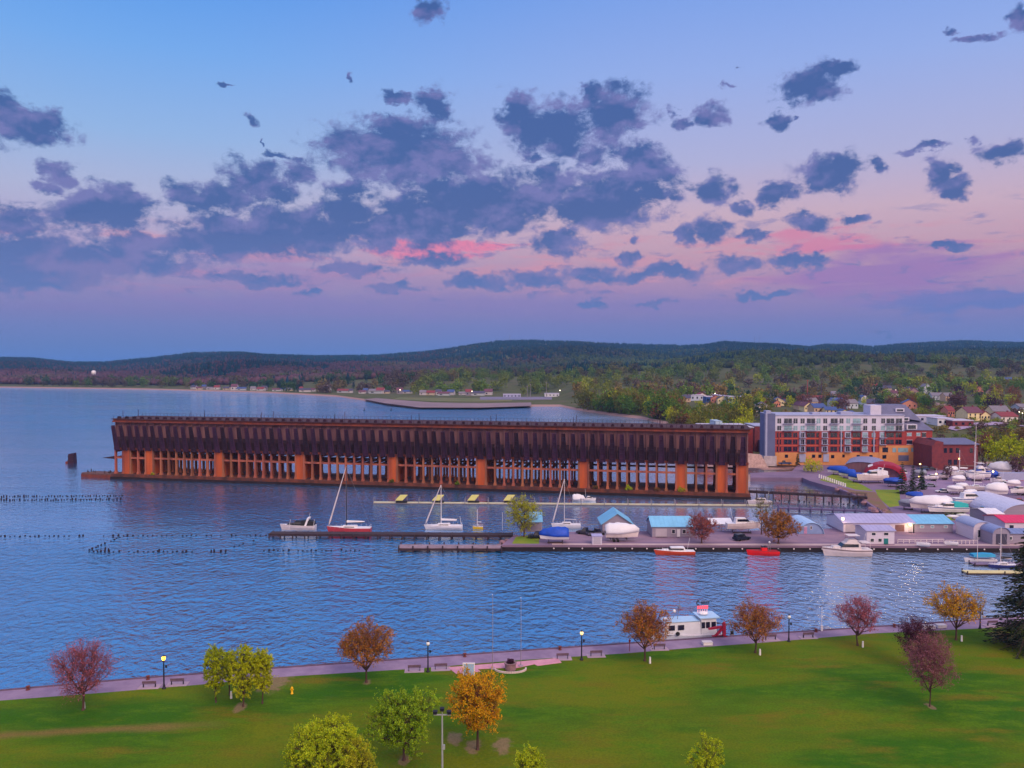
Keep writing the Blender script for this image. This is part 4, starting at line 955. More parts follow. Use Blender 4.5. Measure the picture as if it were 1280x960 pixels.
# ------------------------------------------------------------------ buildings of the marina
def feat(t, w, h, feats, y=0., dp=.12):
    """windows and doors on the front wall (y = 0 plane), given as fractions of the wall"""
    for k, u0, u1, v0, v1, m in feats:
        x0, x1, z0, z1 = (u0-.5)*w, (u1-.5)*w, v0*h, v1*h
        o = MB().box(x0, x1, y-.04, y+.1, z0, z1).build(k, m, t)
        if k == 'window':
            f = MB(); e = .09
            f.box(x0-e, x1+e, y-.07, y+.08, z1, z1+e).box(x0-e, x1+e, y-.09, y+.08, z0-e, z0).box(x0-e, x0, y-.07, y+.08, z0, z1).box(x1, x1+e, y-.07, y+.08, z0, z1)
            f.build('frame', white, o)
        elif k == 'door':
            MB().box(x0-.08, x1+.08, y-.06, y+.09, z1, z1+.1).build('lintel', white, o)
def gable(name, label, px0, px1, pyb, pye, pyr, depth, wm_, rm, zb=YARDZ, axis='x', feats=(), rz_=0, over=.35, group=None, cat='shed', Hs=None):
    p = G((px0+px1)/2, pyb, zb); s = p.y/1000; w = (px1-px0)*s
    he = (CAMZ-(pye-451)*s)-zb
    yr = p.y+(depth/2 if axis == 'x' else 0); hr = CAMZ-(pyr-451)*yr/1000-zb
    if Hs: he, hr = Hs
    hr = max(hr, he+.5)
    t = thing(name, label, cat, p, rz_, group)
    if axis == 'x':
        MB().ex([(0, 0), (depth, 0), (depth, he), (depth/2, hr-.12), (0, he)], -w/2, w/2).build('wall', wm_, t)
        sl = (hr-he)/(depth/2)
        MB().ex([(-over, he-over*sl+.02), (depth/2, hr), (depth+over, he-over*sl+.02), (depth+over, he-over*sl+.16), (depth/2, hr+.16), (-over, he-over*sl+.16)], -w/2-over, w/2+over).build('roof', rm, t)
        mb = MB(); 
        for k in range(int(w/1.2)+1):
            x = -w/2+k*1.2; mb.ex([(-over+.02, he-over*sl+.17), (depth/2, hr+.17), (depth/2, hr+.21), (-over+.02, he-over*sl+.21)], x-.03, x+.03)
        mb.build('roof_seam', rm, t)
    else:
        MB().ey([(-w/2, 0), (w/2, 0), (w/2, he), (0, hr-.12), (-w/2, he)], 0, depth).build('wall', wm_, t)
        sl = (hr-he)/(w/2); o = over
        MB().ey([(-w/2-o, he-o*sl+.02), (0, hr), (w/2+o, he-o*sl+.02), (w/2+o, he-o*sl+.18), (0, hr+.18), (-w/2-o, he-o*sl+.18)], -o, depth+o).build('roof', rm, t)
    MB().box(-w/2-.04, w/2+.04, -.04, depth+.04, -.3, .25).build('foundation', concrete_walk, t)
    feat(t, w, he, feats)
    return t, w, he, hr
def quonset(name, label, px0, px1, pyb, pyt, depth, wm_, rm, zb=YARDZ, feats=(), rz_=0, cat='hut', wallh=.0, ribs=True):
    p = G((px0+px1)/2, pyb, zb); s = p.y/1000; w = (px1-px0)*s; h = CAMZ-(pyt-451)*s-zb
    t = thing(name, label, cat, p, rz_)
    arc = lambda sc_, dz=0: [(-w/2*sc_*math.cos(a), wallh+(h-wallh)*sc_*math.sin(a)+dz) for a in np.linspace(0, PI, 15)]
    a = arc(.985); MB().ey([(-w/2*.985, 0)]+a+[(w/2*.985, 0)] if wallh else a, .2, depth-.2).build('wall', wm_, t)
    o_, i_ = arc(1.02), arc(.99); mb = MB()
    k = max(1, int(depth/1.0)) if ribs else 1
    mb.loft([[(x, y, z) for x, z in o_]+[(x, y, z) for x, z in reversed(i_)] for y in np.linspace(-.1, depth+.1, 3)]); mb.build('roof', rm, t)
    if ribs:
        mb = MB(); oo = arc(1.04)
        for y in np.arange(1, depth, 1.3): mb.loft([[(x, y-.05, z) for x, z in oo]+[(x, y-.05, z) for x, z in reversed(o_)], [(x, y+.05, z) for x, z in oo]+[(x, y+.05, z) for x, z in reversed(o_)]])
        mb.build('roof_rib', rm, t)
    feat(t, w, h, feats, y=.18)
    return t, w, h
greywall = mat('grey_siding', C(138, 128, 152), .8, .1, .5, stretch=(.2, .2, 3)); whitewall = mat('white_siding', C(190, 180, 204), .75, .08, .5, stretch=(.2, .2, 3)); bluewall = mat('blue_siding', C(122, 140, 190), .7, .08, .5)
palewall = mat('pale_panel_door', C(166, 156, 176), .6, .06, .5); teal = paint(20, 104, 112, .5); dkdoor = paint(58, 54, 78, .6); corr = mat('corrugated_roof', C(142, 150, 190), .5, .1, .5, stretch=(6, .2, .2)); redroof = paint(196, 44, 92, .55); brownwall = mat('brown_shutter', C(118, 84, 88), .8, .2, 2)
# open shelter by the willow
p = G(664, 670, YARDZ); s = p.y/1000; t = thing('picnic_shelter', 'open sided shelter with a flat light blue roof behind the willow', 'shelter', p)
w = 29*s; MB().ex([(-.3, 3.9), (5.4, 5.6), (5.4, 5.75), (-.3, 4.05)], -w/2, w/2).build('roof', blueroof, t)
for x in (-w/2+.3, w/2-.3):
    for y, h in ((.1, 4.0), (5.0, 5.4)): MB().box(x-.12, x+.12, y-.12, y+.12, 0, h).build('post', greywall, t)
MB().box(-w/2+.4, w/2-.4, 4.95, 5.05, 0, 2.6).build('rear_wall', greywall, t)
gable('storage_shed', 'gable fronted grey shed with a light blue roof behind the shrink wrapped boat', 753, 790, 667.5, 655.5, 643, 9, greywall, blueroof, axis='y', feats=[('window', .45, .57, .95, 1.12, glassm)], over=.5)
gable('storage_shed', 'long grey shed with a bright blue roof, white door and two dark windows', 815, 869, 672, 659, 646.5, 8, greywall, blueroof, feats=[('door', .58, .65, .02, .72, white), ('window', .46, .53, .38, .72, glassm), ('window', .71, .78, .38, .72, glassm), ('garage_door', .08, .34, .02, .8, palewall)])
p = G(746.5, 681, YARDZ); t = thing('dock_box', 'small white flat topped kiosk on the edge of the marina pier', 'kiosk', p); s = p.y/1000
MB().box(-6*s, 6*s, 0, 2.4, 0, 10.5*s).build('wall', whitewall, t); MB().box(-6.8*s, 6.8*s, -.2, 2.7, 10.5*s, 10.5*s+.22).build('roof', lavroof, t); MB().box(-.9, .9, -.05, .02, .25, 1.9).build('door', palewall, t)
t = thing('canopy_tent', 'low white roofed shelter left of the parked white cruiser', 'shelter', G(902, 664, YARDZ)); s = t.location.y/1000; w = 29*s
MB().ex([(-.2, 2.0), (3, 3.1), (3, 3.22), (-.2, 2.12)], -w/2, w/2).build('roof', wrap, t)
for x in (-w/2+.3, 0, w/2-.3):
    for y, h in ((.1, 2.05), (2.8, 2.95)): MB().box(x-.08, x+.08, y-.08, y+.08, 0, h).build('post', steel, t)
quonset('quonset_hut', 'light blue arched hut with a pink door beside the rounded russet tree', 999, 1030, 667.5, 654.5, 11, bluewall, paint(150, 178, 222, .45), feats=[('door', .2, .32, .02, .62, paint(176, 128, 170)), ('window', .46, .51, .42, .68, glassm)])
gable('boathouse', 'long pale building with a wide lavender roof and a lit lamp on its left corner', 1054, 1143, 666, 652, 644.5, 12, whitewall, lavroof, feats=[('garage_door', .03, .2, .02, .8, palewall), ('window', .24, .29, .4, .75, glassm), ('shutter', .73, .86, .12, .8, brownwall), ('door', .92, .97, .02, .75, palewall)], cat='boathouse', Hs=(2.8, 4.2))
gable('cottage', 'two storey white cottage with a teal door at the sea wall', 1083, 1118, 681, 664.5, 658, 7, whitewall, lavroof, feats=[('door', .62, .78, .02, .46, teal), ('window', .18, .32, .68, .86, glassm), ('window', .62, .78, .68, .86, glassm), ('window', .14, .26, .22, .44, glassm), ('window', .42, .54, .22, .44, glassm)], cat='cottage')
gable('storage_shed', 'grey sided shed with a sky blue roof right of the lavender roofed boathouse', 1141, 1191, 666, 655.5, 644.5, 11, greywall, blueroof, feats=[('window', .18, .27, .55, .78, paleglass), ('window', .45, .52, .55, .78, paleglass), ('window', .78, .86, .55, .78, paleglass)])
for px, py, lab in ((1053.5, 648.5, 'bright warm lamp on the left corner of the lavender roofed boathouse'), (1137.6, 656, 'warm wall lamp between the boathouse and the sky blue roofed shed')):
    q = atY(px, py, G(px, 666, YARDZ).y-.5); t = thing('wall_lamp', lab, 'lamp', q)
    MB().ball((0, 0, 0), .42, 8, 5).build('bulb', warmlamp, t); MB().tube((0, .1, .3), (0, .6, .45), .06, n=5).build('bracket', steel, t)
    ld = bpy.data.lights.new('lamp_light', 'POINT'); ld.energy = 260; ld.color = (1, .68, .3); ld.shadow_soft_size = .4
    lo = bpy.data.objects.new('lamp_light', ld); col.objects.link(lo); lo.parent = t; lo.location = (0, -.9, 0)
quonset('quonset_hut', 'big white arched boat shed at the right edge of the yard', 1252, 1312, 648, 631, 24, greywall, paint(176, 178, 212, .45), cat='boat shed', wallh=.6)
t_, w, h = quonset('quonset_hut', 'arched shed with a mottled grey roof and open front near the right edge', 1217, 1241, 675, 653.5, 9, whitewall, corr, feats=[('window', .2, .36, .15, .55, glassm), ('door', .56, .74, .02, .6, brownwall)], cat='shed', wallh=3.4)
quonset('quonset_hut', 'small round topped garage with a grey roller door beside the spruce', 1241, 1263, 681, 660.5, 8, greywall, paint(120, 130, 178, .5), feats=[('garage_door', .2, .82, .02, .62, dkdoor)], cat='garage', wallh=3.0)
gable('storage_shed', 'flat white roofed shed in front of the big white arched boat shed', 1234, 1254, 656, 646, 641, 9, greywall, white, over=.3, feats=[('window', .2, .34, .4, .7, glassm)], Hs=(3.2, 4.0))
gable('cottage', 'cottage with a raspberry red roof behind the spruce at the right edge', 1256, 1310, 664, 654, 645, 10, whitewall, redroof, cat='cottage', feats=[('window', .1, .2, .35, .7, glassm), ('window', .5, .6, .35, .7, glassm)])
gable('storage_shed', 'grey blue roofed shed tucked behind the small round topped garage', 1254, 1290, 680, 668, 662, 6, greywall, paint(110, 122, 170, .5), feats=[('window', .2, .3, .4, .7, glassm)])

# ------------------------------------------------------------------ the apartment block
p = G(955, 579, 2.4); S_ = p.y/1000; Yc = p.y
apt = thing('apartment_block', 'long apartment block, white upper floors over red brick and an orange ground floor', 'apartment block', p)
X = lambda px: (px-640)*S_-p.x
def Z(py): return CAMZ-(py-451)*S_-2.4
wallw = mat('apartment_white_panel', C(186, 182, 208), .7, .08, .3); brick = mat('apartment_red_brick', C(142, 56, 60), .85, .14, .8, detail=8); orng = mat('apartment_orange_wall', C(190, 128, 84), .8, .1, .4); grytow = mat('apartment_grey_cladding', C(88, 92, 132), .7, .1, .3); palegrey = mat('apartment_light_cladding', C(146, 148, 184), .7, .08, .3)
slate = mat('slate_roof', C(92, 92, 128), .7, .14, .5)
Dp = 20.
MB().box(X(968), X(1133), 0, Dp, Z(565.8), Z(539)).build('brick_wall', brick, apt)
MB().box(X(968), X(1131), -.15, Dp+.1, Z(539), Z(519.5)).build('upper_wall', wallw, apt)
MB().box(X(968)-.2, X(1131)+.2, -.5, Dp+.4, Z(519.5), Z(518.7)).build('roof', palegrey, apt)
MB().box(X(970), X(1133), -.1, Dp, -1, Z(565.8)).build('ground_floor', orng, apt)
MB().box(X(1100), X(1166), -.3, Dp-1, -1, Z(557)).build('corner_ground_floor', orng, apt)
MB().box(X(1133), X(1167), .3, Dp-2, Z(557), Z(538)).build('wing_wall', brick, apt)
MB().loft([[(X(1130), -.3, Z(538)), (X(1168.5), -.3, Z(538)), (X(1168.5), Dp, Z(538)), (X(1130), Dp, Z(538))], [(X(1131.5), 4.5, Z(527)), (X(1158), 4.5, Z(527)), (X(1158), Dp-5, Z(527)), (X(1131.5), Dp-5, Z(527))]]).loft([[(X(1104), 2.5, Z(519)), (X(1157), 2.5, Z(527)), (X(1157), Dp-2, Z(527)), (X(1104), Dp-2, Z(519))], [(X(1104), 6.5, Z(507)), (X(1141), 6.5, Z(507)), (X(1141), Dp-5, Z(507)), (X(1104), Dp-5, Z(507))]]).build('mansard_roof', slate, apt)
MB().box(X(1090.5), X(1104), 1.5, 9, Z(519), Z(507)).build('penthouse', wallw, apt)
MB().box(X(1056), X(1072), 4, 9, Z(518.7), Z(515.6)).box(X(1020), X(1030), 4, 8, Z(518.7), Z(516.4)).build('roof_plant', palegrey, apt)
MB().box(X(955.5), X(969), -.8, 6, -1, Z(517)).build('stair_tower', grytow, apt); MB().box(X(958.5), X(965), .6, 4.2, Z(517), Z(513.6)).build('tower_cap', palegrey, apt); MB().box(X(956.7), X(959), -1.0, -.79, Z(570), Z(516.6)).build('tower_panel', palegrey, apt)
MB().box(X(954.5), X(970.5), -1.5, 6, -1.2, Z(570)).build('plinth', mat('plinth_concrete', C(168, 154, 164), .9, .2, .6), apt)
for (x0, x1, y0, y1) in ((1125, 1136, 511.2, 515.5), (1133, 1141, 522, 527), (1134, 1147, 530.5, 537)):
    yy = 3.6 if y0 < 515 else (2.6 if y0 < 525 else -.35)
    d = MB().box(X(x0), X(x1), yy, yy+4, Z(y1), Z(y0)).build('dormer', wallw, apt); MB().box(X(x0+1.5), X(x1-1.5), yy-.06, yy+.1, Z(y1-.8), Z(y0+1)).build('window', glassm, d)
colsx = [(974.5, 4, 0), (985.5, 8, 1), (994.8, 4.2, 0), (1003.7, 4.2, 2), (1014.2, 8.4, 1), (1023.7, 4, 0), (1032, 4, 2), (1043.2, 7, 1), (1052.4, 4, 0), (1060.8, 4, 2), (1071.6, 8, 1), (1082.2, 4, 2), (1093, 4, 0), (1104.5, 4, 2), (1113.5, 8, 1), (1124.3, 6.4, 1)]
fl = [(526.2, 6.2), (535.2, 5.8), (544, 5.8), (552.6, 5.8), (561.6, 5.8)]
railm = paint(70, 62, 86, .6); 
random.seed(5)
for ci, (cx_, cw, ty) in enumerate(colsx):
    cw *= 1.22
    for fi, (cyy, ch) in enumerate(fl):
        if cyy > 557 and cx_ > 1098: continue
        f0 = -.15 if fi < 2 else 0
        if cx_ > 1131: continue
        m = paleglass if random.random() < (.34 if fi < 2 else .12) else glassm
        if ty == 2 and fi >= 2: MB().box(X(cx_-cw/2-1.5), X(cx_+cw/2+1.5), f0-.03, f0+.05, Z(cyy+ch/2+1.4), Z(cyy-ch/2-1.2)).build('bay_panel', palegrey, apt)
        w_ = MB().box(X(cx_-cw/2), X(cx_+cw/2), f0-.05, f0+.1, Z(cyy+ch/2), Z(cyy-ch/2)).build('window', m, apt)
        MB().box(X(cx_-cw/2)-.12, X(cx_+cw/2)+.12, f0-.09, f0+.06, Z(cyy-ch/2), Z(cyy-ch/2)+.14).box(X(cx_)-.05, X(cx_)+.05, f0-.08, f0-.051, Z(cyy+ch/2), Z(cyy-ch/2)).box(X(cx_-cw/2)-.12, X(cx_-cw/2), f0-.09, f0+.06, Z(cyy+ch/2), Z(cyy-ch/2)).box(X(cx_+cw/2), X(cx_+cw/2)+.12, f0-.09, f0+.06, Z(cyy+ch/2), Z(cyy-ch/2)).build('frame', wallw if fi < 2 or ty == 2 else brick, w_)
        if ty == 1 and fi < 2 or ty == 2 and fi >= 2:
            bl = MB().box(X(cx_-cw/2-1.6), X(cx_+cw/2+1.6), f0-1.5, f0-.06, Z(cyy+ch/2+.6), Z(cyy+ch/2+.1)).build('balcony', palegrey, apt)
            mb = MB(); x0, x1 = X(cx_-cw/2-1.5), X(cx_+cw/2+1.5); zz = Z(cyy+ch/2)
            mb.box(x0, x1, f0-1.5, f0-1.44, zz+.95, zz+1.02)
            for q in np.linspace(x0, x1-.05, 9): mb.box(q, q+.05, f0-1.49, f0-1.45, zz, zz+.96)
            mb.build('railing', railm, bl)
for i, x0 in enumerate((973, 1000, 1024, 1051, 1076, 1092, 1106)):   # white bays that stand out from the brick
    if 1: MB().box(X(x0+.6), X(x0+2.0), -.35, -.02, Z(565.5), Z(539.2)).build('pilaster', palegrey if i % 2 else brick, apt)
for x0, x1, y0, y1, m in ((982, 986, 568.5, 572.5, glassm), (1016, 1020, 568.5, 572.5, glassm), (1024, 1028, 568.5, 572.5, glassm), (1040, 1044, 569, 573, glassm), (1054, 1057, 568.5, 572, glassm), (1072, 1076, 569, 573, glassm), (1088, 1092, 569, 574, glassm)):
    MB().box(X(x0), X(x1), -.16, .02, Z(y1), Z(y0)).build('window', m, apt)
for x0, x1, y0, y1, k, m in ((1000, 1008, 567.5, 578, 'door', palegrey), (1030, 1037, 567.5, 577.5, 'door', palegrey), (1104, 1111, 559.5, 565.5, 'window', glassm), (1116.5, 1121, 560, 565.5, 'window', paleglass), (1123.5, 1136, 560, 565.5, 'window', paleglass), (1140, 1142.5, 560, 565, 'window', paleglass), (1145, 1149, 560, 565.5, 'window', paleglass), (1104, 1109, 569, 573.5, 'window', glassm), (1124, 1137, 569.2, 576.5, 'garage_door', slate), (1146, 1152, 569.2, 575.5, 'garage_door', slate), (1154, 1158, 569.5, 573, 'window', glassm)):
    MB().box(X(x0), X(x1), -.37, -.1, Z(y1), Z(y0)).build(k, m, apt)
for x0, x1, y0, y1, m in ((1135, 1141, 541.5, 545, paleglass), (1147, 1152, 541.5, 545, paleglass), (1154, 1159, 541, 546.5, glassm), (1135, 1142, 550.5, 555.5, glassm), (1147, 1152, 551, 554.5, paleglass), (1154, 1159, 551, 556, glassm)):
    w_ = MB().box(X(x0), X(x1), .22, .4, Z(y1), Z(y0)).build('window', m, apt); MB().box(X(x0)-.15, X(x1)+.15, .2, .4, Z(y0), Z(y0)+.16).box(X(x0)-.15, X(x1)+.15, .18, .4, Z(y1)-.16, Z(y1)).build('frame', wallw, w_)

for yy_ in (548.3, 557.1): MB().box(X(968.2), X(1099), -.06, .03, Z(yy_+.55), Z(yy_-.55)).build('string_course', mat('brick_band', C(178, 84, 66), .85, .12, .8), apt)
# red brick warehouse and the red hall behind the dock
brk2 = mat('old_brick', C(122, 54, 62), .9, .22, .7, detail=8, c2=C(96, 46, 60))
p = G(1193, 586, 2.0); s = p.y/1000; t = thing('warehouse', 'dark red brick warehouse with a low grey roof beside the apartment block', 'warehouse', p); w = 58*s; h = CAMZ-(556-451)*s-2.0
MB().box(-w/2+5, w/2, 0, 22, -.5, h).build('wall', brk2, t); MB().ey([(-w/2, -.5), (-w/2+5, -.5), (-w/2+5, h+1.2), (-w/2+2.2, h+1.8), (-w/2, h-.6)], -.4, 22).build('end_bay', brk2, t)
MB().ex([(-.6, h+.02), (11, h+1.7), (22.6, h+.02), (22.6, h+.3), (11, h+2.0), (-.6, h+.3)], -w/2+5.02, w/2+.4).build('roof', slate, t)
for u in (.3, .42, .56, .86): MB().box((u-.5)*w-.7, (u-.5)*w+.7, -.05, .1, h*.66, h*.86).build('window', glassm, t)
for u in (.4, .52): MB().box((u-.5)*w-.8, (u-.5)*w+.8, -.06, .1, 0, h*.38).build('door', glassm, t)
MB().box(-w/2+6, w/2-1, -.5, -.02, h*.1, h*.16).build('canopy', brownwall, t)
q = Vector((.09*w, -.4, h*.42)); MB().ball(q, .3, 8, 5).build('wall_lamp', warmlamp, t)
p = G(925, 583, 2.4); t = thing('brick_hall', 'bright red hall with a pale roof, half hidden by the shore end of the dock', 'hall', Vector((p.x, p.y+45, 2.4))); s = (p.y+45)/1000; x0, x1 = (884-640)*s-p.x, (942-640)*s-p.x; h = CAMZ-(535-451)*s-2.4
MB().box(x0, x1, 0, 24, -1, h).build('wall', brick, t); MB().box(x0-.4, x1+.4, -.4, 24.4, h, h+.5).build('roof', paint(176, 168, 190), t); MB().box(x0+6, x1-14, 6, 18, h+.5, h+3).build('roof_monitor', paint(150, 168, 190), t)
MB().ball(((934-640)*s-p.x, -.3, CAMZ-(540-451)*s-2.4), .4, 8, 5).build('wall_lamp', warmlamp, t)
MB().box(x0+2, x0+7, -.06, .1, 1, 4).box(x0+10, x0+15, -.06, .1, 1, 4).build('window', glassm, t)
t = thing('brick_hall', 'darker red flat roofed block between the red hall and the grey stair tower', 'hall', Vector((p.x+10, p.y+62, 2.4))); x0, x1 = (938-640)*.43-(p.x+10), (956-640)*.43-(p.x+10); h = 13
MB().box(x0, x1, 0, 18, -1, h).build('wall', brk2, t); MB().box(x0-.3, x1+.3, -.3, 18.3, h, h+.4).build('roof', palegrey, t); MB().box(x0+2, x1-3, -4, -.02, -1, 6).build('annex', slate, t)
# low stone bank under the hall
t = thing('retaining_wall', 'pale rubble stone retaining wall beside the end of the ore dock', 'wall', G(946, 583, 2.0)); MB().loft([[(-7, -1, -.5), (5, -1, -.5), (5, 3, -.5), (-7, 3, -.5)], [(-6.5, 0, 6), (2, 0, 5.2), (2, 2.6, 5.2), (-6.5, 2.6, 6)]]).build('stonework', mat('rubble_stone', C(172, 140, 138), .9, .3, .9, bump=.4), t)
# arched boat shed with a red arched front
p = G(1078, 592, 2.0); s = p.y/1000; t = thing('boat_shed', 'long low shed with a rounded grey roof and brown sides below the apartment block', 'boat shed', p, R(-28))
Lr = 16; wq = 14; hq = 4.8
a_ = [(-wq/2*math.cos(a), 2.6+(hq-2.6)*math.sin(a)) for a in np.linspace(0, PI, 13)]
MB().ey([(-wq/2, -.3)]+a_+[(wq/2, -.3)], 0, Lr+6).build('wall', mat('brown_board_wall', C(116, 82, 96), .9, .2, .7, stretch=(4, 4, .2)), t)
a2 = [(x*1.05, z+.12) for x, z in a_]; MB().loft([[(x, y, z) for x, z in a2]+[(x, y, z+.12) for x, z in reversed(a2)] for y in (-.3, Lr+6.3)]).build('roof', mat('rounded_roof', C(122, 124, 164), .6, .12, .6), t)
p = G(1106, 599, 2.0); s = p.y/1000; t = thing('boat_shed', 'arched boat shed with a crimson curved front behind the white wrapped cruiser', 'boat shed', p, R(-24)); wq = 15; hq = 5.6
a_ = [(-wq/2*math.cos(a), hq*math.sin(a)) for a in np.linspace(0, PI, 15)]
MB().ey(a_, 1.2, 11).build('wall', mat('boat_shed_inner', C(116, 78, 96), .9, .2, .6), t)
crim = mat('crimson_trim', C(148, 26, 56), .6, .12, .6); o_ = [(x*1.06, z*1.06) for x, z in a_]
MB().loft([[(x, y, z) for x, z in o_]+[(x*.84/1.06, y, z*.84/1.06) for x, z in reversed(o_)] for y in (-.2, 1.19)]).build('arch_front', crim, t)
MB().loft([[(x, y, z) for x, z in o_]+[(x*1.02, y, z*1.02) for x, z in reversed(o_)] for y in (1.2, 11.4)]).build('roof', crim, t)
MB().loft([[(-6.2, 2.6, 4.2), (-2.6, 2.6, 5.6), (-2.4, 2.6, 5.75), (-6.3, 2.6, 4.35)], [(-6.2, 9, 4.2), (-2.6, 9, 5.6), (-2.4, 9, 5.75), (-6.3, 9, 4.35)]]).build('skylight', white, t)

# ------------------------------------------------------------------ boats, tarpaulins and cars in the yard
def yb(px0, px1, py, z=YARDZ): p = G((px0+px1)/2, py, z); return p, (px1-px0)*p.y/1000
p, L_ = yb(674, 713, 680.5); wrapped('boat under a bright blue tarpaulin beside the grass patch', p+Vector((0, 1.5, 0)), PI, L_*.92, 3.0, 1.2, white, bluetarp, 2.0, on='stands', z=1.2)
p, L_ = yb(756, 799, 677.5); wrapped('white shrink wrapped boat on a trailer in front of the gable shed', p+Vector((0, 1, 0)), 0, L_*.95, 3.0, 1.6, offwhite, wrap, 2.2, z=1.2)
p, L_ = yb(908, 952, 667.5); cruiser('white sport cruiser on stands right of the low white shelter', p+Vector((0, 1, 0)), 0, L_*.95, 3.0, 1.5, offwhite, white, on='stands', z=1.4)
p, L_ = yb(690, 730, 665.5, 0); sailboat('white sailboat with an ivory mast behind the blue tarpaulin boat', p+Vector((0, 6, 0)), PI, L_*.9, white, 13.5, offwhite, None, H=1.2)
TARPS = [(1036, 1058, 594, 'end blue tarpaulin boat with a white bow, leftmost below the apartment block'), (1050, 1068, 598, 'middle blue tarpaulin boat of the row below the apartment block'), (1062, 1080, 603, 'blue tarpaulin boat of the row, next to the white wrapped cruiser')]
for x0, x1, y, lab in TARPS:
    p, L_ = yb(x0, x1, y); wrapped(lab, p, R(150), L_*1.05, 2.8, 1.2, white, wrap if x0 < 1040 and 0 else bluetarp, 1.6, on='stands', z=1.2, group='blue tarpaulin boats below the apartment block')
p, L_ = yb(1071, 1110, 604); cruiser('large cruiser with a white wrapped deck behind the grassy bank', p, PI+.1, L_*.98, 3.8, 1.9, offwhite, white, on='stands', z=1.3, arch=white, canopy=wrap)
p, L_ = yb(1105, 1127, 608.5); wrapped('blue covered boat standing left of the dark spruces', p, PI, L_, 3.0, 1.2, paint(40, 50, 100), bluetarp, 1.1, on='stands', z=1.3)
p, L_ = yb(1140, 1187, 641); wrapped('long white shrink wrapped hull right of the grassy bank', p, PI-.15, L_, 4.0, 1.8, offwhite, wrap, 2.4, on='stands', z=1.5)
p, L_ = yb(1154, 1204, 641.5); cruiser('white speedboat with a turquoise stern cover in front of the long wrapped hull', p+Vector((0, -3, 0)), PI, L_*.95, 3.2, 1.4, white, white, on='trailer', z=1.1, stripe=paint(30, 56, 140), canopy=mat('turquoise_cover', C(40, 160, 170), .6, .1, .6))
p, L_ = yb(1190, 1236, 634); cruiser('white cabin cruiser with a dark red keel in the middle of the yard', p, 0, L_*.95, 3.6, 1.7, white, white, on='stands', z=1.4, fly=False, stripe=paint(60, 80, 160))
p, L_ = yb(1184, 1202, 618); wrapped('white covered powerboat in the middle row, left', p, PI, L_, 2.8, 1.2, white, wrap, .9, on='stands', z=1.2)
p, L_ = yb(1195, 1209, 616); wrapped('white covered powerboat in the middle row beside the keel sailboat', p+Vector((1, 2, 0)), PI, L_, 2.6, 1.2, offwhite, wrap, 1.0, on='stands', z=1.2)
p, L_ = yb(1208, 1231, 619); sailboat('keel sailboat propped ashore with a tall white mast', p+Vector((0, 0, 1.9)), PI, L_, offwhite, 16, white, None, False, stand=True, H=1.3)
p, L_ = yb(1232, 1257, 622); wrapped('round backed white shrink wrapped boat near the big arched shed', p, PI, L_, 3.6, 1.7, white, wrap, 2.4, on='stands', z=1.4)
p, L_ = yb(1156, 1172, 601); cruiser('small white runabout on a trailer in front of the warehouse', p, PI, L_, 2.2, .9, white, white, on='trailer', z=.9)
p, L_ = yb(1172, 1185, 599.5); cruiser('second small white runabout on a trailer in front of the warehouse', p, PI, L_, 2.2, .9, offwhite, offwhite, on='trailer', z=.9)
p, L_ = yb(1189, 1213, 599); sailboat('white sailboat with a short mast in front of the warehouse', p+Vector((0, 0, 1.7)), PI, L_, white, 9, white, white, False, stand=True, H=1.2)
p, L_ = yb(1208, 1236, 600); cruiser('big white motor yacht with a flying bridge before the yellow green trees', p, PI, L_, 4.0, 1.9, white, white, on='stands', z=1.3, fly=True, stripe=paint(70, 84, 150))
q = G(1222, 597, YARDZ); 
p, L_ = yb(1220, 1232, 603); t = sailboat('slim sailboat with the tallest mast of the back row', p+Vector((0, 3, 1.6)), PI, L_*1.6, white, 20, offwhite, bluetarp, False, stand=True, H=1.1)
p, L_ = yb(1231, 1246, 600); wrapped('boat under a vivid blue cover right of the big motor yacht', p, PI, L_, 3.0, 1.3, paint(30, 50, 130), bluetarp, 1.3, on='stands', z=1.3)
p, L_ = yb(1239, 1265, 598); wrapped('large grey white wrapped boat at the back of the yard', p+Vector((0, 2, 0)), PI, L_, 4.2, 2.0, offwhite, mat('grey_wrap', C(170, 168, 190), .5, .1, .6, bump=.2), 2.8, on='stands', z=2.0)
p = G(1268, 601, YARDZ); t = thing('shipping_container', 'pale grey container with a crimson foot under the yellow trees', 'container', p); MB().box(-6, 6, 0, 3, .15, 3.1).build('body', palegrey, t); MB().box(-6.05, 6.05, -.06, 3.05, 0, .14).build('skid', crim, t)
for k in np.arange(-5.8, 5.8, .5): MB().box(k, k+.2, -.05, .02, .3, 3.0).build('rib', palegrey, t) if False else None
MB().box(-6.05, -5.98, .1, 2.9, .3, 2.95).build('door', palewall, t)
MORE = [(1192, 1203, 605, 'w', 'small wrapped boat behind the short masted sailboat'), (1240, 1254, 606, 'c', 'white runabout parked below the large grey white wrapped boat'), (1258, 1274, 611, 'w', 'white wrapped boat at the right edge of the parking lot'), (1262, 1284, 619, 'c', 'white cruiser at the right edge above the big arched shed'),
 (1206, 1218, 624, 'w', 'small white wrapped boat below the keel sailboat'), (1136, 1150, 627, 'b', 'small blue covered boat at the head of the long wrapped hull'), (1217, 1232, 631, 'w', 'small wrapped boat between the cabin cruiser and the big arched shed'), (1128, 1141, 637, 'g', 'grey open boat on the bank beside the long wrapped hull'),
 (1144, 1155, 597.5, 'g', 'grey boat on a trailer beneath the slate blue SUV'), (1182, 1196, 593, 'w', 'white wrapped boat against the wall of the brick warehouse'), (1086, 1100, 597, 'g', 'grey hull on the grass at the back of the blue tarpaulin boats')]
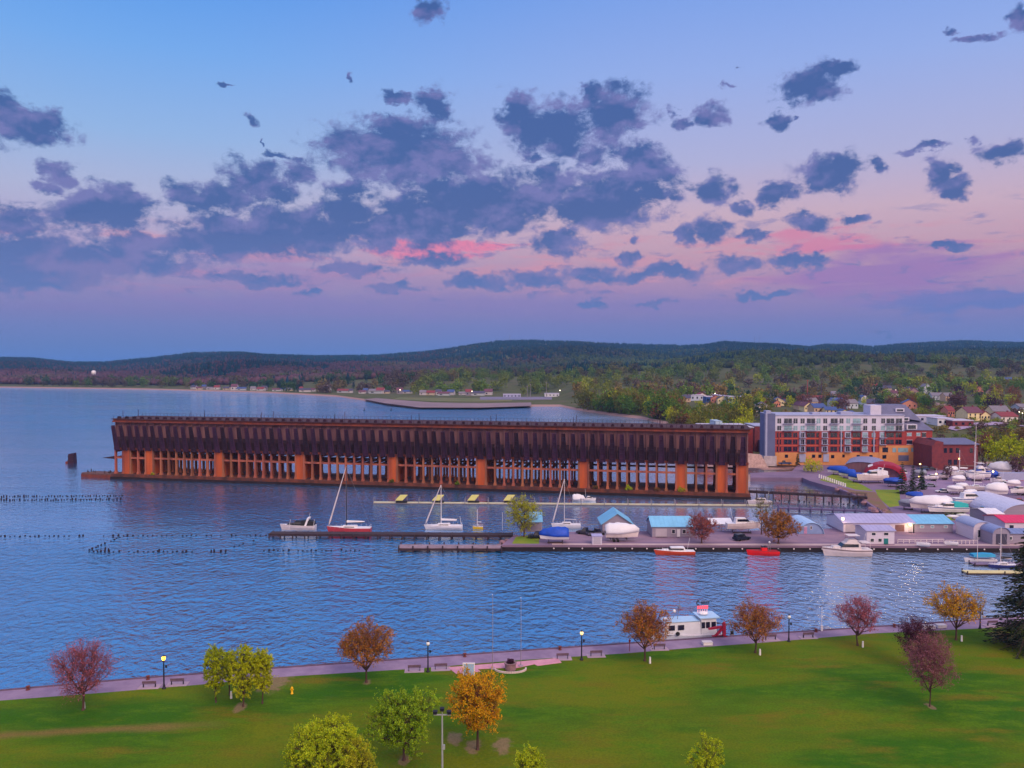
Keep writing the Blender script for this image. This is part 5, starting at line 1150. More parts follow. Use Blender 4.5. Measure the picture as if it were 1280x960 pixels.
for x0, x1, y, k, lab in MORE:
    p, L_ = yb(x0, x1, y); rzz = PI+random.uniform(-.35, .35)
    if k == 'c': cruiser(lab, p, rzz, max(5, L_), 2.5, 1.1, white, offwhite, on='trailer', z=1.0)
    else: wrapped(lab, p, rzz, max(5, L_), 2.5, 1.1, offwhite if k != 'g' else paint(120, 118, 140), {'w': wrap, 'b': bluetarp, 'g': paint(126, 128, 152, .6)}[k], 1.2, on='stands', z=1.2)
# cars
def car(label, loc, rz_, m, kind='sedan', group=None):
    L_, w, h = {'sedan': (4.7, 1.8, 1.42), 'suv': (4.9, 1.95, 1.8), 'pickup': (5.6, 2.0, 1.85)}[kind]
    t = thing('parked_car' if kind != 'pickup' else 'pickup_truck', label, 'pickup' if kind == 'pickup' else 'car', loc, rz_, group)
    b = h*.52; hx = L_/2
    prof = [(-hx, .35), (-hx, b*.95), (-hx*.55, b), (hx*.45, b), (hx*.96, b*.82), (hx, .55), (hx*.98, .3)]
    MB().ey([(x, z) for x, z in prof], -w/2, w/2).build('body', m, t)
    c0, c1 = {'sedan': (-hx*.72, hx*.38), 'suv': (-hx*.92, hx*.38), 'pickup': (-hx*.1, hx*.45)}[kind]
    sl = {'sedan': (.75, .8), 'suv': (.25, .7), 'pickup': (.2, .65)}[kind]
    MB().loft([[(c0, -w*.47, b), (c1, -w*.47, b), (c1, w*.47, b), (c0, w*.47, b)], [(c0+sl[0]*.8, -w*.4, h-.08), (c1-sl[1]*.85, -w*.4, h-.08), (c1-sl[1]*.85, w*.4, h-.08), (c0+sl[0]*.8, w*.4, h-.08)]]).build('window', glassm, t)
    MB().loft([[(c0+sl[0]*.8-.05, -w*.41, h-.08), (c1-sl[1]*.85+.05, -w*.41, h-.08), (c1-sl[1]*.85+.05, w*.41, h-.08), (c0+sl[0]*.8-.05, w*.41, h-.08)], [(c0+sl[0]*.8+.1, -w*.37, h), (c1-sl[1]*.85-.1, -w*.37, h), (c1-sl[1]*.85-.1, w*.37, h), (c0+sl[0]*.8+.1, w*.37, h)]]).build('roof', m, t)
    for x in (-hx*.6, hx*.62):
        for s in (-1, 1): MB().tube((x, s*w*.5-.12*s, .33), (x, s*w*.5+.02*s, .33), .33, n=14).build('wheel', rubber, t)
    for s in (-1, 1): MB().box(hx*.955, hx*.985, s*w*.33-.18, s*w*.33+.18, b*.62, b*.8).build('headlight', white, t)
    if kind == 'pickup': MB().box(-hx*.96, -hx*.14, -w*.42, w*.42, b*.99, b+.04).build('bed', black, t)
    return t
sil = paint(150, 156, 176, .3, metal=.5); cw = paint(206, 200, 212, .35); cb = paint(30, 32, 46, .3); cbl = paint(58, 70, 110, .3); cred = paint(150, 34, 40, .35)
car('black SUV parked in the shade of the blue roofed shelter', G(671, 672.5, YARDZ), PI, cb, 'suv')
car('dark grey pickup parked behind the blue tarpaulin boat', G(733, 667.8, YARDZ), R(150), paint(54, 52, 70, .35), 'pickup'); car('grey pickup parked against the gable shed', G(745, 668.5, YARDZ), R(20), paint(84, 80, 100, .35), 'pickup')
car('dark blue SUV parked alone between the two russet trees', G(927, 675, YARDZ), R(28), paint(32, 38, 62, .3), 'suv')
car('slate blue SUV parked at the corner of the warehouse', G(1153, 587.5, 2.0), R(175), cbl, 'suv'); car('dark sedan parked just right of the slate blue SUV', G(1163, 587.5, 2.0), R(175), cb)
car('silver sedan right of the dark spruces', G(1162, 608.5, YARDZ), R(170), sil); car('pale car next to the white covered powerboat in the middle row', G(1178, 615.5, YARDZ), R(175), cw)
car('steel blue pickup in front of the big arched shed', G(1229, 640.5, YARDZ), R(60), paint(40, 110, 170, .35), 'pickup')
car('dark blue pickup at the foot of the apartment block stair tower', G(981, 580.5, 2.2), R(175), cbl, 'pickup')
car('bright red car at the right edge behind the arched shed', G(1272, 628, YARDZ), R(160), cred)
car('white van like car parked before the arched crimson shed', G(1127, 592, YARDZ), R(100), cw, 'suv'); 
for i, (px, py, m, lab) in enumerate([(1100, 583.5, cb, 'black car parked under the orange corner of the apartment block'), (1113, 583.5, cw, 'white car parked under the orange corner of the apartment block'), (1256, 606, cw, 'white car parked by the pale container')]):
    car(lab, G(px, py, 2.0), R(176), m)
# yard lamps
for i, (px, py, h, lab) in enumerate([(1241, 608, 5.5, 'lit yard lamp above the round backed wrapped boat'), (1170, 606, 4, 'lit yard lamp beside the silver sedan'), (1150, 594, 4.5, 'lit yard lamp between the slate blue SUV and the spruces'), (1149, 606, 3, 'dim yard lamp in front of the right spruce')]):
    q = G(px, py, YARDZ); t = thing('yard_lamp', lab, 'lamp post', q); MB().tube((0, 0, -.05), (0, 0, h), .09, .06, 6).build('pole', steel, t); MB().ball((0, 0, h+.25), (.36, .36, .28), 8, 5).build('lamp_head', warmlamp, t)
for px, py, h, lab in ((1130, 681, 0, ''),):
    pass
# clutter on the pier
random.seed(21)
rk = mat('bank_rock', C(132, 98, 110), .95, .3, 1.5, bump=.4)
for i in range(34):
    t0 = random.random(); px, py = (random.uniform(618, 645), 684-random.uniform(0, 11)) if i < 10 else (1046+t0*60+random.uniform(-4, 6), 609+t0*34+random.uniform(-3, 3))
    if i < 10: py = min(683.5, 684-(px-618)*.45+random.uniform(-1, 2))
    q = G(px, py, YARDZ-.3 if i >= 10 else .6); g = np.random.default_rng(i); r = random.uniform(.5, 1.1)
    b_ = MB(); d = [(math.cos(a)*math.cos(e), math.sin(a)*math.cos(e), math.sin(e)) for e in (-.9, 0, .8) for a in np.linspace(0, 2*PI, 7, endpoint=False)]
    rr = [[tuple(np.array(d[k*7+j])*r*g.uniform(.7, 1.2)*np.array([1.2, 1, .8])) for j in range(7)] for k in range(3)]; b_.loft(rr)
    o = b_.build('rock', rk); o.location = q; tag(o, 'rough rock on the tip of the marina pier by the concrete jetty' if i < 10 else 'rough rock along the bank between the trestle and the yard', 'rock', 'rocks at the pier tip' if i < 10 else 'rocks along the yard bank')
for i, (x0, x1, y, lab) in enumerate([(1122, 1180, 679, 'low white railing in front of the sky blue roofed shed'), (1182, 1222, 680, 'low white railing before the arched shed with the mottled roof')]):
    p = G((x0+x1)/2, y, YARDZ); w = (x1-x0)*p.y/1000; t = thing('railing', lab, 'railing', p); mb = MB()
    MB().box(-w/2, w/2, -.05, .05, .95, 1.07).build('top_rail', offwhite, t); MB().box(-w/2, w/2, -.04, .04, .5, .58).build('lower_rail', offwhite, t)
    for k in np.linspace(-w/2, w/2, 9): MB().box(k-.07, k+.07, -.07, .07, 0, .95).build('post', offwhite, t)
for px, py, lab in ((1154, 683, 'small upturned white dinghy on the pier below the sky blue roofed shed'), (1189, 682, 'small white dinghy on the pier left of the arched shed')):
    p = G(px, py, YARDZ); t = thing('dinghy', lab, 'dinghy', p+Vector((0, 0, .3)), R(175)); hull(t, 3.2, 1.3, .6, white, offwhite); MB().box(-.2, .1, -.5, .5, .5, .66).build('thwart', timber, t)
for px, py, lab in ((1192, 646.5, 'overturned rowing boat on the small lawn, nearest the sky blue shed'), (1199, 649, 'overturned rowing boat on the small lawn, middle one'), (1204, 645, 'overturned rowing boat on the small lawn, rightmost')):
    p = G(px, py, YARDZ+.05); t = thing('rowing_boat', lab, 'rowing boat', p, R(random.uniform(-20, 20)), 'overturned rowing boats on the lawn'); MB().loft([[(x, w*math.cos(a), .75*k_*math.sin(a)) for a in np.linspace(0, PI, 8)] for x, w, k_ in ((-2, .5, .7), (-1, .8, .95), (.5, .8, 1), (1.6, .45, .7), (2.1, .06, .3))]).build('hull', white if px != 1199 else greywall, t, True); MB().tube((-2, 0, .55), (1.9, 0, .6), .05, n=5).build('keel', timber, t)
# white fence posts along the inlet bank
for i in range(13):
    px, py = 1024+i*2.7, 597.5+i*.95; o = MB().box(-.22, .22, -.22, .22, -.6, 1.5).build('bank_post', white); o.location = G(px, py, YARDZ-.1); tag(o, 'short white post in the curved row along the inlet bank', 'post', 'white posts along the inlet bank')
# fender dots along the sea wall
for i in range(30):
    px = 690+i*20+random.uniform(-3, 3)
    q = G(px, 684.5+(px-690)*.0024, 1.0); o = MB().tube((0, 0, 0), (0, -.12, 0), .2, n=8).build('fender', offwhite); o.location = q+Vector((0, -.36, -.1)); tag(o, 'small round white fender on the dark sea wall', 'fender', 'fenders along the sea wall')
# ------------------------------------------------------------------ trees of the marina and yard
def px_tree(px, pyb, z, crown_w, top, label, kind, seed, group=None, bottom=None, twig=None, bk=None, dense=1., **k):
    p = G(px, pyb, z); s = p.y/1000; H = (pyb-top)*s; rx = crown_w*s/2
    cb = (pyb-bottom)*s if bottom else H*.3
    cz = (H+cb)/2+(H-cb)*.02; rz_ = (H-cb)/2*1.02
    th = max(cb*.75, H*.16)
    kw = dict(th=th, rx=rx, rz_=rz_, cz=cz, tr=max(.1, H*.02)); kw.update(k)
    return make_tree('tree' if 'name' not in k else k.pop('name'), label, 'tree', p, kind, seed, group, twigmat=twig, barkm=bk, **kw)
px_tree(656, 671.5, YARDZ, 46, 622, 'feathery yellow green willow beside the blue roofed shelter', 'yellow', 101, bottom=660, nt_=260, lpt=12, ls=.2) if False else None
make_tree('tree', 'feathery yellow green willow beside the blue roofed shelter', 'tree', G(655, 671, YARDZ), 'yellow', 101, th=2.6, rx=4.8, rz_=4.6, cz=6.6, nl=7, nb=40, nt_=260, lpt=34, leafsize=.24, tr=.22, flat=.8, twigs=4, tl=.7)
make_tree('tree', 'russet tree in front of the long blue roofed shed', 'tree', G(877, 679, YARDZ), 'rose', 102, th=1.6, rx=3.7, rz_=3.4, cz=4.7, nl=7, nb=40, nt_=280, lpt=40, leafsize=.2, tr=.2, flat=.7, twigmat=barkp)
make_tree('tree', 'rounded russet tree left of the light blue arched hut', 'tree', G(973, 679.5, YARDZ), 'orange', 103, th=1.6, rx=5.3, rz_=4.0, cz=4.9, nl=8, nb=50, nt_=380, lpt=40, leafsize=.22, tr=.24, flat=.6, twigmat=barko)
make_tree('tree', 'small wispy yellow green tree behind the rounded russet tree', 'tree', G(952, 668, YARDZ), 'olive', 104, th=3, rx=3.2, rz_=3.2, cz=7.4, nl=5, nb=24, nt_=110, lpt=12, leafsize=.24, tr=.16, flat=.9)
shrub('rounded yellow green bush at the water in front of the apartment block', G(1015, 589, 2.0), 4.2, 'goldgreen', 60, n=900, ls=.5, tall=1.15)
def spruce(label, loc, H, r, seed, group=None, levels=26, per=9, needles=26, ns=.38, col_='needle'):
    g = np.random.default_rng(seed); root = thing('spruce', label, 'spruce', loc, g.uniform(0, 6), group)
    S = curve((0, 0, -.2), (0, 0, H), 0, H*.016, .02, 8); Q = []; D = []
    for l in range(levels):
        f = l/(levels-1); z = H*(.06+.93*f); rl = r*(1-f)**.85*g.uniform(.82, 1.12)+.12
        for b in range(per):
            a = g.uniform(0, 2*np.pi); ln = rl*g.uniform(.7, 1.12); e = np.array([math.cos(a)*ln, math.sin(a)*ln, z-ln*.28+ln*.1*f])
            c = curve((0, 0, z), e, ln*.1, .05*(1-f)+.015, .012, 2); S += c
            m = max(4, int(needles*(ln/r)+4)); q = g.uniform(.15, 1.02, m)
            base = np.array([0, 0, z])+(e-np.array([0, 0, z]))*q[:, None]; side = np.array([-math.sin(a), math.cos(a), 0])
            off = g.normal(size=m)*(.10+.16*ln*(1-q)*.9+.05)
            base = base+side*off[:, None]; base[:, 2] -= np.abs(off)*.25+g.uniform(0, .12, m)
            Q.append(base); d = np.array([math.cos(a), math.sin(a), -.25])+side*np.sign(off)[:, None]*.6+g.normal(size=(m, 3))*.22; D.append(d)
    Q = np.concatenate(Q); D = np.concatenate(D); D /= np.linalg.norm(D, axis=1)[:, None]
    n = len(Q); w = np.cross(D, g.normal(size=(n, 3))); w /= np.linalg.norm(w, axis=1)[:, None]
    s = ns*g.uniform(.7, 1.4, n)[:, None]
    v = np.stack([Q-D*s*.5, Q-w*s*.16, Q+D*s*.6, Q+w*s*.16], 1).reshape(-1, 3)
    V, F = segs_mesh(S, 5); npmesh('trunk', V, F, bark, root); npmesh('crown', v, np.arange(4*n).reshape(-1, 4), leaf[col_], root)
    return root
for i, (px, py, h, r, lab) in enumerate([(1127.5, 617, 11.5, 2.6, 'leftmost dark spruce at the edge of the yard lawn'), (1141, 616, 10, 2.3, 'middle dark spruce at the edge of the parking lot'), (1152, 611.5, 8, 2.0, 'smallest and rightmost dark spruce by the silver sedan')]):
    spruce(lab, G(px, py, YARDZ), h, r, 70+i, 'dark spruces by the yard lawn', 18, 8, 16, .6, 'deep')
spruce('small dark conifer at the foot of the apartment block', G(997, 581, 2.2), 5, 1.3, 75, None, 14, 7, 10, .45, 'deep')

# ------------------------------------------------------------------ the park
LG = lambda px, py: G(px, py, LZ-.02)
def ptree(px, pyb, cx_, w, top, bot, kind, seed, label, group=None, base=None, **k):
    p = base if base is not None else LG(px, pyb); s = p.y/1000; 
    zt = CAMZ-(top-451)*s-LZ; zb = CAMZ-(bot-451)*s-LZ
    kw = dict(th=max(zb*.85, zt*.2), rx=w*s/2, rz_=(zt-zb)/2, cz=(zt+zb)/2, tr=max(.09, zt*.019)); kw.update(k)
    return make_tree('tree', label, 'tree', p, kind, seed, group, **kw)
ptree(104, 888, 102, 68, 806, 868, 'pink', 1, 'bare pink twigged tree at the left edge of the lawn', nl=9, nb=70, nt_=460, lpt=19, leafsize=.15, flat=.75, twigs=6, tl=.7, twigmat=barkp, th=2.4)
gy = 'cluster of young yellow green trees by the promenade'
ptree(270, 878, 268, 29, 811, 860, 'goldgreen', 2, 'leftmost of the cluster of young yellow green trees', gy, nl=6, nb=30, nt_=320, lpt=50, leafsize=.16, flat=.95, tr=.1, tl=.3, wob=.1)
ptree(287, 869, 286, 16, 816, 852, 'goldgreen', 3, 'young yellow green tree at the back of the cluster, beside the white tree guard', gy, nl=6, nb=30, nt_=160, lpt=36, leafsize=.17, flat=.95, tr=.1, tl=.3, wob=.1)
ptree(304, 883, 303, 37, 812, 866, 'goldgreen', 4, 'frontmost and largest of the young yellow green trees', gy, nl=6, nb=36, nt_=400, lpt=50, leafsize=.16, flat=.95, tr=.11, tl=.3, wob=.1)
ptree(328, 879, 331, 25, 816, 862, 'goldgreen', 5, 'rightmost of the cluster of young yellow green trees', gy, nl=6, nb=30, nt_=320, lpt=50, leafsize=.16, flat=.95, tr=.1, tl=.3, wob=.1)
ptree(458, 853, 453, 68, 786, 836, 'orange', 6, 'orange brown tree standing alone at the promenade left of the lamp post', nl=8, nb=60, nt_=420, lpt=32, leafsize=.19, flat=.5, twigs=5, twigmat=barko)
ptree(505, 950, 505, 76, 870, 932, 'green', 7, 'fresh green tree left of the sports light mast', nl=7, nb=46, nt_=460, lpt=80, leafsize=.165, flat=.8, wob=.3, tl=.45)
ptree(597, 938, 596, 66, 847, 912, 'gold', 8, 'golden budded tree just right of the sports light mast', nl=7, nb=50, nt_=420, lpt=48, leafsize=.18, flat=.8, wob=.14, twigmat=barko)
b1 = G(408, 1010, 2.03); ptree(0, 0, 0, 100, 910, 985, 'lime', 9, 'large yellow green tree cut off by the bottom edge, left of the green tree', base=b1, nl=9, nb=60, nt_=760, lpt=84, leafsize=.145, flat=1, wob=.14, tl=.42)
b2 = G(446, 1022, 2.03); ptree(0, 0, 0, 44, 932, 1000, 'yellow', 10, 'smaller yellowish tree tucked in front of the large yellow green tree', base=b2, nl=7, nb=36, nt_=320, lpt=64, leafsize=.13, flat=1, wob=.14, tl=.36)
b3 = G(663, 1018, 2.03); ptree(0, 0, 0, 40, 940, 1005, 'lime', 11, 'yellow green treetop peeking over the bottom edge near the middle', base=b3, nl=6, nb=30, nt_=260, lpt=64, leafsize=.13, tl=.36, flat=1, wob=.1)
b4 = G(884, 1016, 2.03); ptree(0, 0, 0, 40, 931, 1005, 'lime', 12, 'yellow green treetop peeking over the bottom edge right of the middle', base=b4, nl=6, nb=30, nt_=260, lpt=64, leafsize=.13, tl=.36, flat=1, wob=.22)
ptree(806, 826, 804, 60, 760, 810, 'orange', 13, 'orange brown tree in front of the white tour boat', nl=8, nb=60, nt_=400, lpt=32, leafsize=.19, flat=.6, twigs=5, twigmat=barkp)
ptree(944, 816, 940, 58, 757, 802, 'orange', 14, 'orange brown tree right of the red lit sign', nl=8, nb=60, nt_=400, lpt=26, leafsize=.18, flat=.6, twigs=5, twigmat=barkp)
ptree(1072, 807, 1068, 50, 752, 792, 'pink', 15, 'small rosy twigged tree on the right of the lawn', nl=8, nb=56, nt_=360, lpt=22, leafsize=.17, flat=.6, twigs=5, twigmat=barkp)
ptree(1195, 800, 1190, 64, 737, 784, 'gold', 16, 'golden budded tree near the right end of the promenade', nl=8, nb=60, nt_=420, lpt=24, leafsize=.19, flat=.5, twigs=5, twigmat=barko)
ptree(1162, 885, 1164, 56, 800, 862, 'purple', 17, 'hazy purple twigged tree standing out on the open lawn', nl=8, nb=60, nt_=460, lpt=28, leafsize=.15, flat=.8, twigs=6, twigmat=barkp, tr=.1)
ptree(1146, 836, 1147, 42, 776, 822, 'plum', 18, 'dusky plum coloured tree just behind the hazy purple tree', nl=8, nb=50, nt_=340, lpt=28, leafsize=.16, flat=.8, twigs=5, twigmat=barkp, tr=.1)
spruce('tall dark spruce at the right edge of the park', G(1284, 812, 2.03), 22, 6.6, 30, None, 44, 13, 46, .5)

lampm = paint(36, 34, 52, .5, metal=.3); globe = mat('frosted_globe', C(220, 220, 230), .3, .05, 1)
litg = mat('lit_globe', C(255, 200, 60), .4, 0, 1, emit=(1, .52, .03, 1), estr=3.2); dimg = mat('glowing_globe', C(255, 226, 160), .4, 0, 1, emit=(1, .8, .35, 1), estr=.9)
def lamp(px, pyb, top, label, gm, light=0):
    p = LG(px, pyb); h = (pyb-top)*p.y/1000; t = thing('street_lamp', label, 'street lamp', p, 0, 'lamp posts along the promenade')
    MB().lathe([(.3, -.1), (.3, .12), (.2, .22), (.16, .5), (.11, .75), (.085, h-.75), (.13, h-.7), (.17, h-.62)], n=10).build('post', lampm, t, True)
    gl = MB().lathe([(.16, h-.62), (.27, h-.45), (.29, h-.25), (.2, h-.08), (.05, h+.03)], n=12).build('globe', gm, t, True); MB().lathe([(.21, h-.07), (.12, h+.05), (.03, h+.2)], n=8).build('finial', lampm, gl)
    MB().tube((0, 0, h-1.35), (.42, 0, h-1.35), .03, n=5).box(.2, .5, -.04, .04, h-1.75, h-1.38).build('bracket', lampm, t)
    if light:
        ld = bpy.data.lights.new('lamp_light', 'POINT'); ld.energy = light; ld.color = (1, .62, .2); ld.shadow_soft_size = .3
        lo = bpy.data.objects.new('lamp_light', ld); col.objects.link(lo); lo.parent = t; lo.location = (0, -.5, h-.3)
lamp(205, 861, 819, 'lamp post with a glowing orange globe on the left of the promenade', litg, 120)
lamp(535, 840, 801, 'lamp post with an unlit white globe left of the blue notice board', globe); lamp(727, 825, 788, 'lamp post with a pale glowing globe right of the stone planter', dimg)
lamp(986, 802, 768, 'lamp post with an unlit globe right of the orange brown tree', globe); lamp(1225, 786, 756, 'lamp post beside the golden budded tree at the right', globe)
# benches on their pads
benchm = mat('bench_slats', C(104, 82, 104), .8, .2, 2); padm = mat('bench_pad', C(154, 130, 152), .9, .12, .6)
pm_ = None
random.seed(2)
def bench(px, py, label, rz_=R(5), pad=True):
    p = LG(px, py)
    t = thing('park_bench', label, 'bench', p+Vector((0, 0, .05)), rz_, 'park benches along the promenade')
    for k in range(3): MB().box(-1.0, 1.0, .12*k-.1, .12*k, .42, .46).build('seat', benchm, t) if k == 0 else None
    MB().box(-1.0, 1.0, .02, .3, .42, .461).build('seat', benchm, t) if False else None
    MB().loft([[(-1, -.16, .55), (1, -.16, .55), (1, -.12, .55), (-1, -.12, .55)], [(-1, -.26, .95), (1, -.26, .95), (1, -.22, .95), (-1, -.22, .95)]]).build('backrest', benchm, t)
    for x in (-.85, .85): MB().box(x-.04, x+.04, -.16, .1, 0, .42).box(x-.04, x+.04, -.2, -.16, 0, .6).build('leg', lampm, t)
    d = thing('bench_pad', 'concrete pad under '+label.replace('dark ', 'the dark '), 'paving slab', p-Vector((0, 0, .01)), rz_, 'bench pads along the promenade') if pad else None
    if pad: bpy.data.objects.remove(d); o = MB().box(-1.5, 1.5, -.8, .9, -.05, .05).build('bench_pad', padm); o.location = p; o.rotation_euler.z = rz_; tag(o, 'pale pad under the '+label, 'paving slab', 'bench pads along the promenade')
bench(187, 859, 'dark bench left of the glowing lamp post'); bench(222, 855.5, 'dark bench right of the glowing lamp post'); bench(518, 838.5, 'dark bench left of the unlit lamp post'); bench(551, 836.5, 'dark bench between the lamp post and the pink plaza')
bench(703, 823.5, 'dark bench at the right end of the pink plaza'); bench(745, 820, 'dark bench right of the pale glowing lamp post'); bench(1010, 797, 'dark bench right of the unlit lamp post on the right'); bench(963, 799.5, 'dark bench half behind a tree'); bench(1240, 782, 'dark bench beside the lamp post nearest the spruce')
bench(824, 811.5, 'dark bench in front of the tour boat')
# pink plaza with planter, flagpoles and notice board
pk = mat('pink_paving', C(198, 140, 160), .85, .12, 1.2, c2=C(178, 120, 146)); Z3 = LZ+.05
pl = [G(x, y, Z3) for x, y in ((560, 834), (570, 842), (601, 839.5), (597, 836.2), (628, 834.8), (640, 836), (668, 830), (672, 832), (702, 828), (697, 822.5), (640, 827.5))]
struct(MB().prism([(v.x, v.y) for v in pl], Z3-.3, Z3).build('plaza', pk))
p = LG(638, 837); t = thing('stone_planter', 'round stone planter with a dark plum bush on the pink plaza', 'planter', p)
stone = mat('planter_stone', C(128, 98, 112), .9, .25, 2, bump=.3)
MB().lathe([(.85, -.05), (.85, .95), (.98, .98), (.98, 1.12), (.7, 1.12), (.66, .95)], n=18).build('bowl', stone, t); MB().lathe([(.7, .9), (.6, 1.02), (.02, 1.06)], n=14).build('soil', paint(50, 36, 34), t)
rg = MB(); 
for k in range(22):
    a = PI+PI*k/21*1.0; a2 = a+PI/24
    if k: rg.prism([(2.0*math.cos(a)*1.15, 1.5*math.sin(a)), (2.0*math.cos(a2)*1.15, 1.5*math.sin(a2)), (2.2*math.cos(a2)*1.15, 1.7*math.sin(a2)), (2.2*math.cos(a)*1.15, 1.7*math.sin(a))], 0, .28)
kb = rg.build('kerb_ring', paint(196, 172, 178), None); kb.location = p; tag(kb, 'pale curved kerb around the foot of the stone planter', 'kerb')
shrub('dark plum bush growing in the stone planter', p+Vector((0, 0, 1.0)), .55, 'plum', 80, n=500, ls=.16)
p = LG(586, 846.5); s = p.y/1000; t = thing('notice_board', 'large pale blue notice board on two white legs at the pink plaza', 'notice board', p)
MB().box(-.78, .78, -.06, .06, .35, 2.05).build('panel', mat('board_face', C(140, 168, 206), .5, .06, .8), t); MB().box(-.92, .92, -.1, .1, 2.05, 2.2).box(-.9, -.78, -.08, .08, -.05, 2.05).box(.78, .9, -.08, .08, -.05, 2.05).build('frame', white, t); MB().box(-.78, .78, -.05, .05, .24, .35).build('lower_rail', benchm, t)
for px, py, top, lab in ((615.6, 836, 742, 'tall white flagpole left of the stone planter'), (651, 833, 746, 'tall white flagpole right of the stone planter')):
    p = LG(px, py); h = (py-top)*p.y/1000; t = thing('flagpole', lab, 'flagpole', p, 0, 'flagpoles on the plaza'); MB().tube((0, 0, 0), (0, 0, h), .04, .022, 8).build('pole', steel, t); MB().ball((0, 0, h+.06), .07, 8, 5).build('finial', white, t); MB().lathe([(.4, -.05), (.4, .16), (.1, .2), (.09, .5)], n=10).build('base', padm, t); MB().tube((.09, 0, .9), (.06, 0, h-.1), .012, n=3).build('halyard', offwhite, t)
# hydrant, tree guards, marker post, mast
p = LG(365, 867); t = thing('fire_hydrant', 'yellow fire hydrant on the lawn right of the young trees', 'hydrant', p); ym = paint(226, 170, 20, .45)
MB().lathe([(.2, -.05), (.2, .08), (.15, .1), (.15, .7), (.19, .72), (.19, .8), (.14, .92), (.05, 1.0), (.04, 1.08)], n=12).build('barrel', ym, t, True); MB().tube((-.26, 0, .58), (.26, 0, .58), .07, n=8).tube((0, -.27, .52), (0, 0, .52), .09, n=8).build('outlet', ym, t)
for px, py, lab in ((105, 886.5, 'white tree guard in front of the bare pink tree'), (289, 873, 'white tree guard among the young yellow green trees'), (812.5, 829, 'white tree guard right of the tree by the tour boat'), (950, 819, 'white tree guard right of the tree near the red lit sign'), (1078.5, 809, 'white tree guard right of the small rosy tree'), (1202, 801.5, 'white tree guard right of the golden tree at the right')):
    p = LG(px, py); o = MB().lathe([(.16, -.05), (.17, .1), (.14, .95), (.15, 1.0), (.02, 1.02)], n=8).build('tree_guard', white); o.location = p; tag(o, lab, 'tree guard', 'white tree guards on the lawn')
p = G(787, 814, 2.0); t = thing('marker_post', 'thin dark red post on the promenade left of the tour boat tree', 'post', p); MB().tube((0, 0, -.05), (0, 0, 2.0), .06, n=6).build('shaft', paint(120, 40, 56), t); MB().box(-.14, .14, -.05, .05, 1.5, 1.95).build('plate', paint(140, 50, 60), t)
p = G(1026, 787.5, 2.0); t = thing('quay_pole', 'slim white pole with a box standing at the quay edge on the right', 'pole', p+Vector((0, -.4, 0))); MB().tube((0, 0, -.05), (0, 0, 4.3), .06, .04, 6).build('pole', white, t); MB().box(-.18, .18, -.15, .15, 0, 1.0).build('power_box', white, t)
for i, (px, py) in enumerate([(35, 861.5), (185, 848.5), (581, 820), (700, 811.5), (1020, 789), (1118, 783)]):
    p = G(px, py+.8, 2.0); o = MB().lathe([(.3, -.05), (.28, .1), (.17, .14), (.17, .4), (.3, .46), (.3, .56), (.05, .6)], n=10).build('mooring_bollard', rustdk); o.location = p; tag(o, 'rusty mooring bollard at the edge of the quay', 'bollard', 'mooring bollards along the quay')
# pale blocks by the quay at the right
for px, py, w, lab in ((1160, 785.5, 2.2, 'white covered pallet on the promenade behind the plum tree'), (1176, 784.5, 1.6, 'flat white box on the promenade left of the golden tree'), (884, 806, 1.6, 'pale kerb block on the promenade in front of the tour boat')):
    p = G(px, py, 2.0); t = thing('storage_box', lab, 'box', p, R(5)); MB().box(-w/2, w/2, -.5, .5, .06, .5).build('body', white, t); MB().box(-w/2-.05, w/2+.05, -.55, .55, .5, .58).build('lid', offwhite, t)
# sports light mast
p = G(553, 990, 2.03); s = p.y/1000; h = (990-890)*s; t = thing('floodlight_mast', 'tall pale mast with three floodlights in the front of the park', 'floodlight', p)
pole_m = paint(140, 142, 150, .5); MB().tube((0, 0, -.1), (0, 0, h), .14, .08, 10).build('mast', pole_m, t); MB().box(-.95, .95, -.05, .05, h-.12, h).build('crossbar', pole_m, t)
for x, yy, a in ((-.8, .0, .5), (0, .1, 0), (.8, 0, -.5)):
    z0 = h+.03+(.35 if x == 0 else 0); MB().loft([[(x-.2, -.18, z0), (x+.2, -.18, z0), (x+.2, .16, z0+.1), (x-.2, .16, z0+.1)], [(x-.26+a*.1, -.24, z0+.34), (x+.26+a*.1, -.24, z0+.34), (x+.24+a*.1, .1, z0+.42), (x-.24+a*.1, .1, z0+.42)]]).build('floodlight', lampm, t)
MB().tube((0, 0, h-.1), (0, 0, h+.5), .05, n=6).build('spigot', pole_m, t); MB().box(.08, .3, -.12, .12, h*.55, h*.55+.5).build('control_box', pole_m, t)
# bare patches under the golden tree
dirt = mat('bare_earth', C(150, 104, 96), .95, .2, 1)
for px, py, a, b in ((590, 932, 1.6, .8), (622, 934, 1.5, .7), (567, 922, 1.3, .8)):
    p = G(px, py, LZ+.2); q = np.random.default_rng(px); pts = [(p.x+a*math.cos(t_)*q.uniform(.7, 1.15), p.y+b*2.0*math.sin(t_)*q.uniform(.7, 1.15)) for t_ in np.linspace(0, 2*PI, 14, endpoint=False)]
    struct(MB().prism(pts, LZ-.3, LZ+.17+.01*(px % 3)).build('earth_patch', dirt)) if False else None

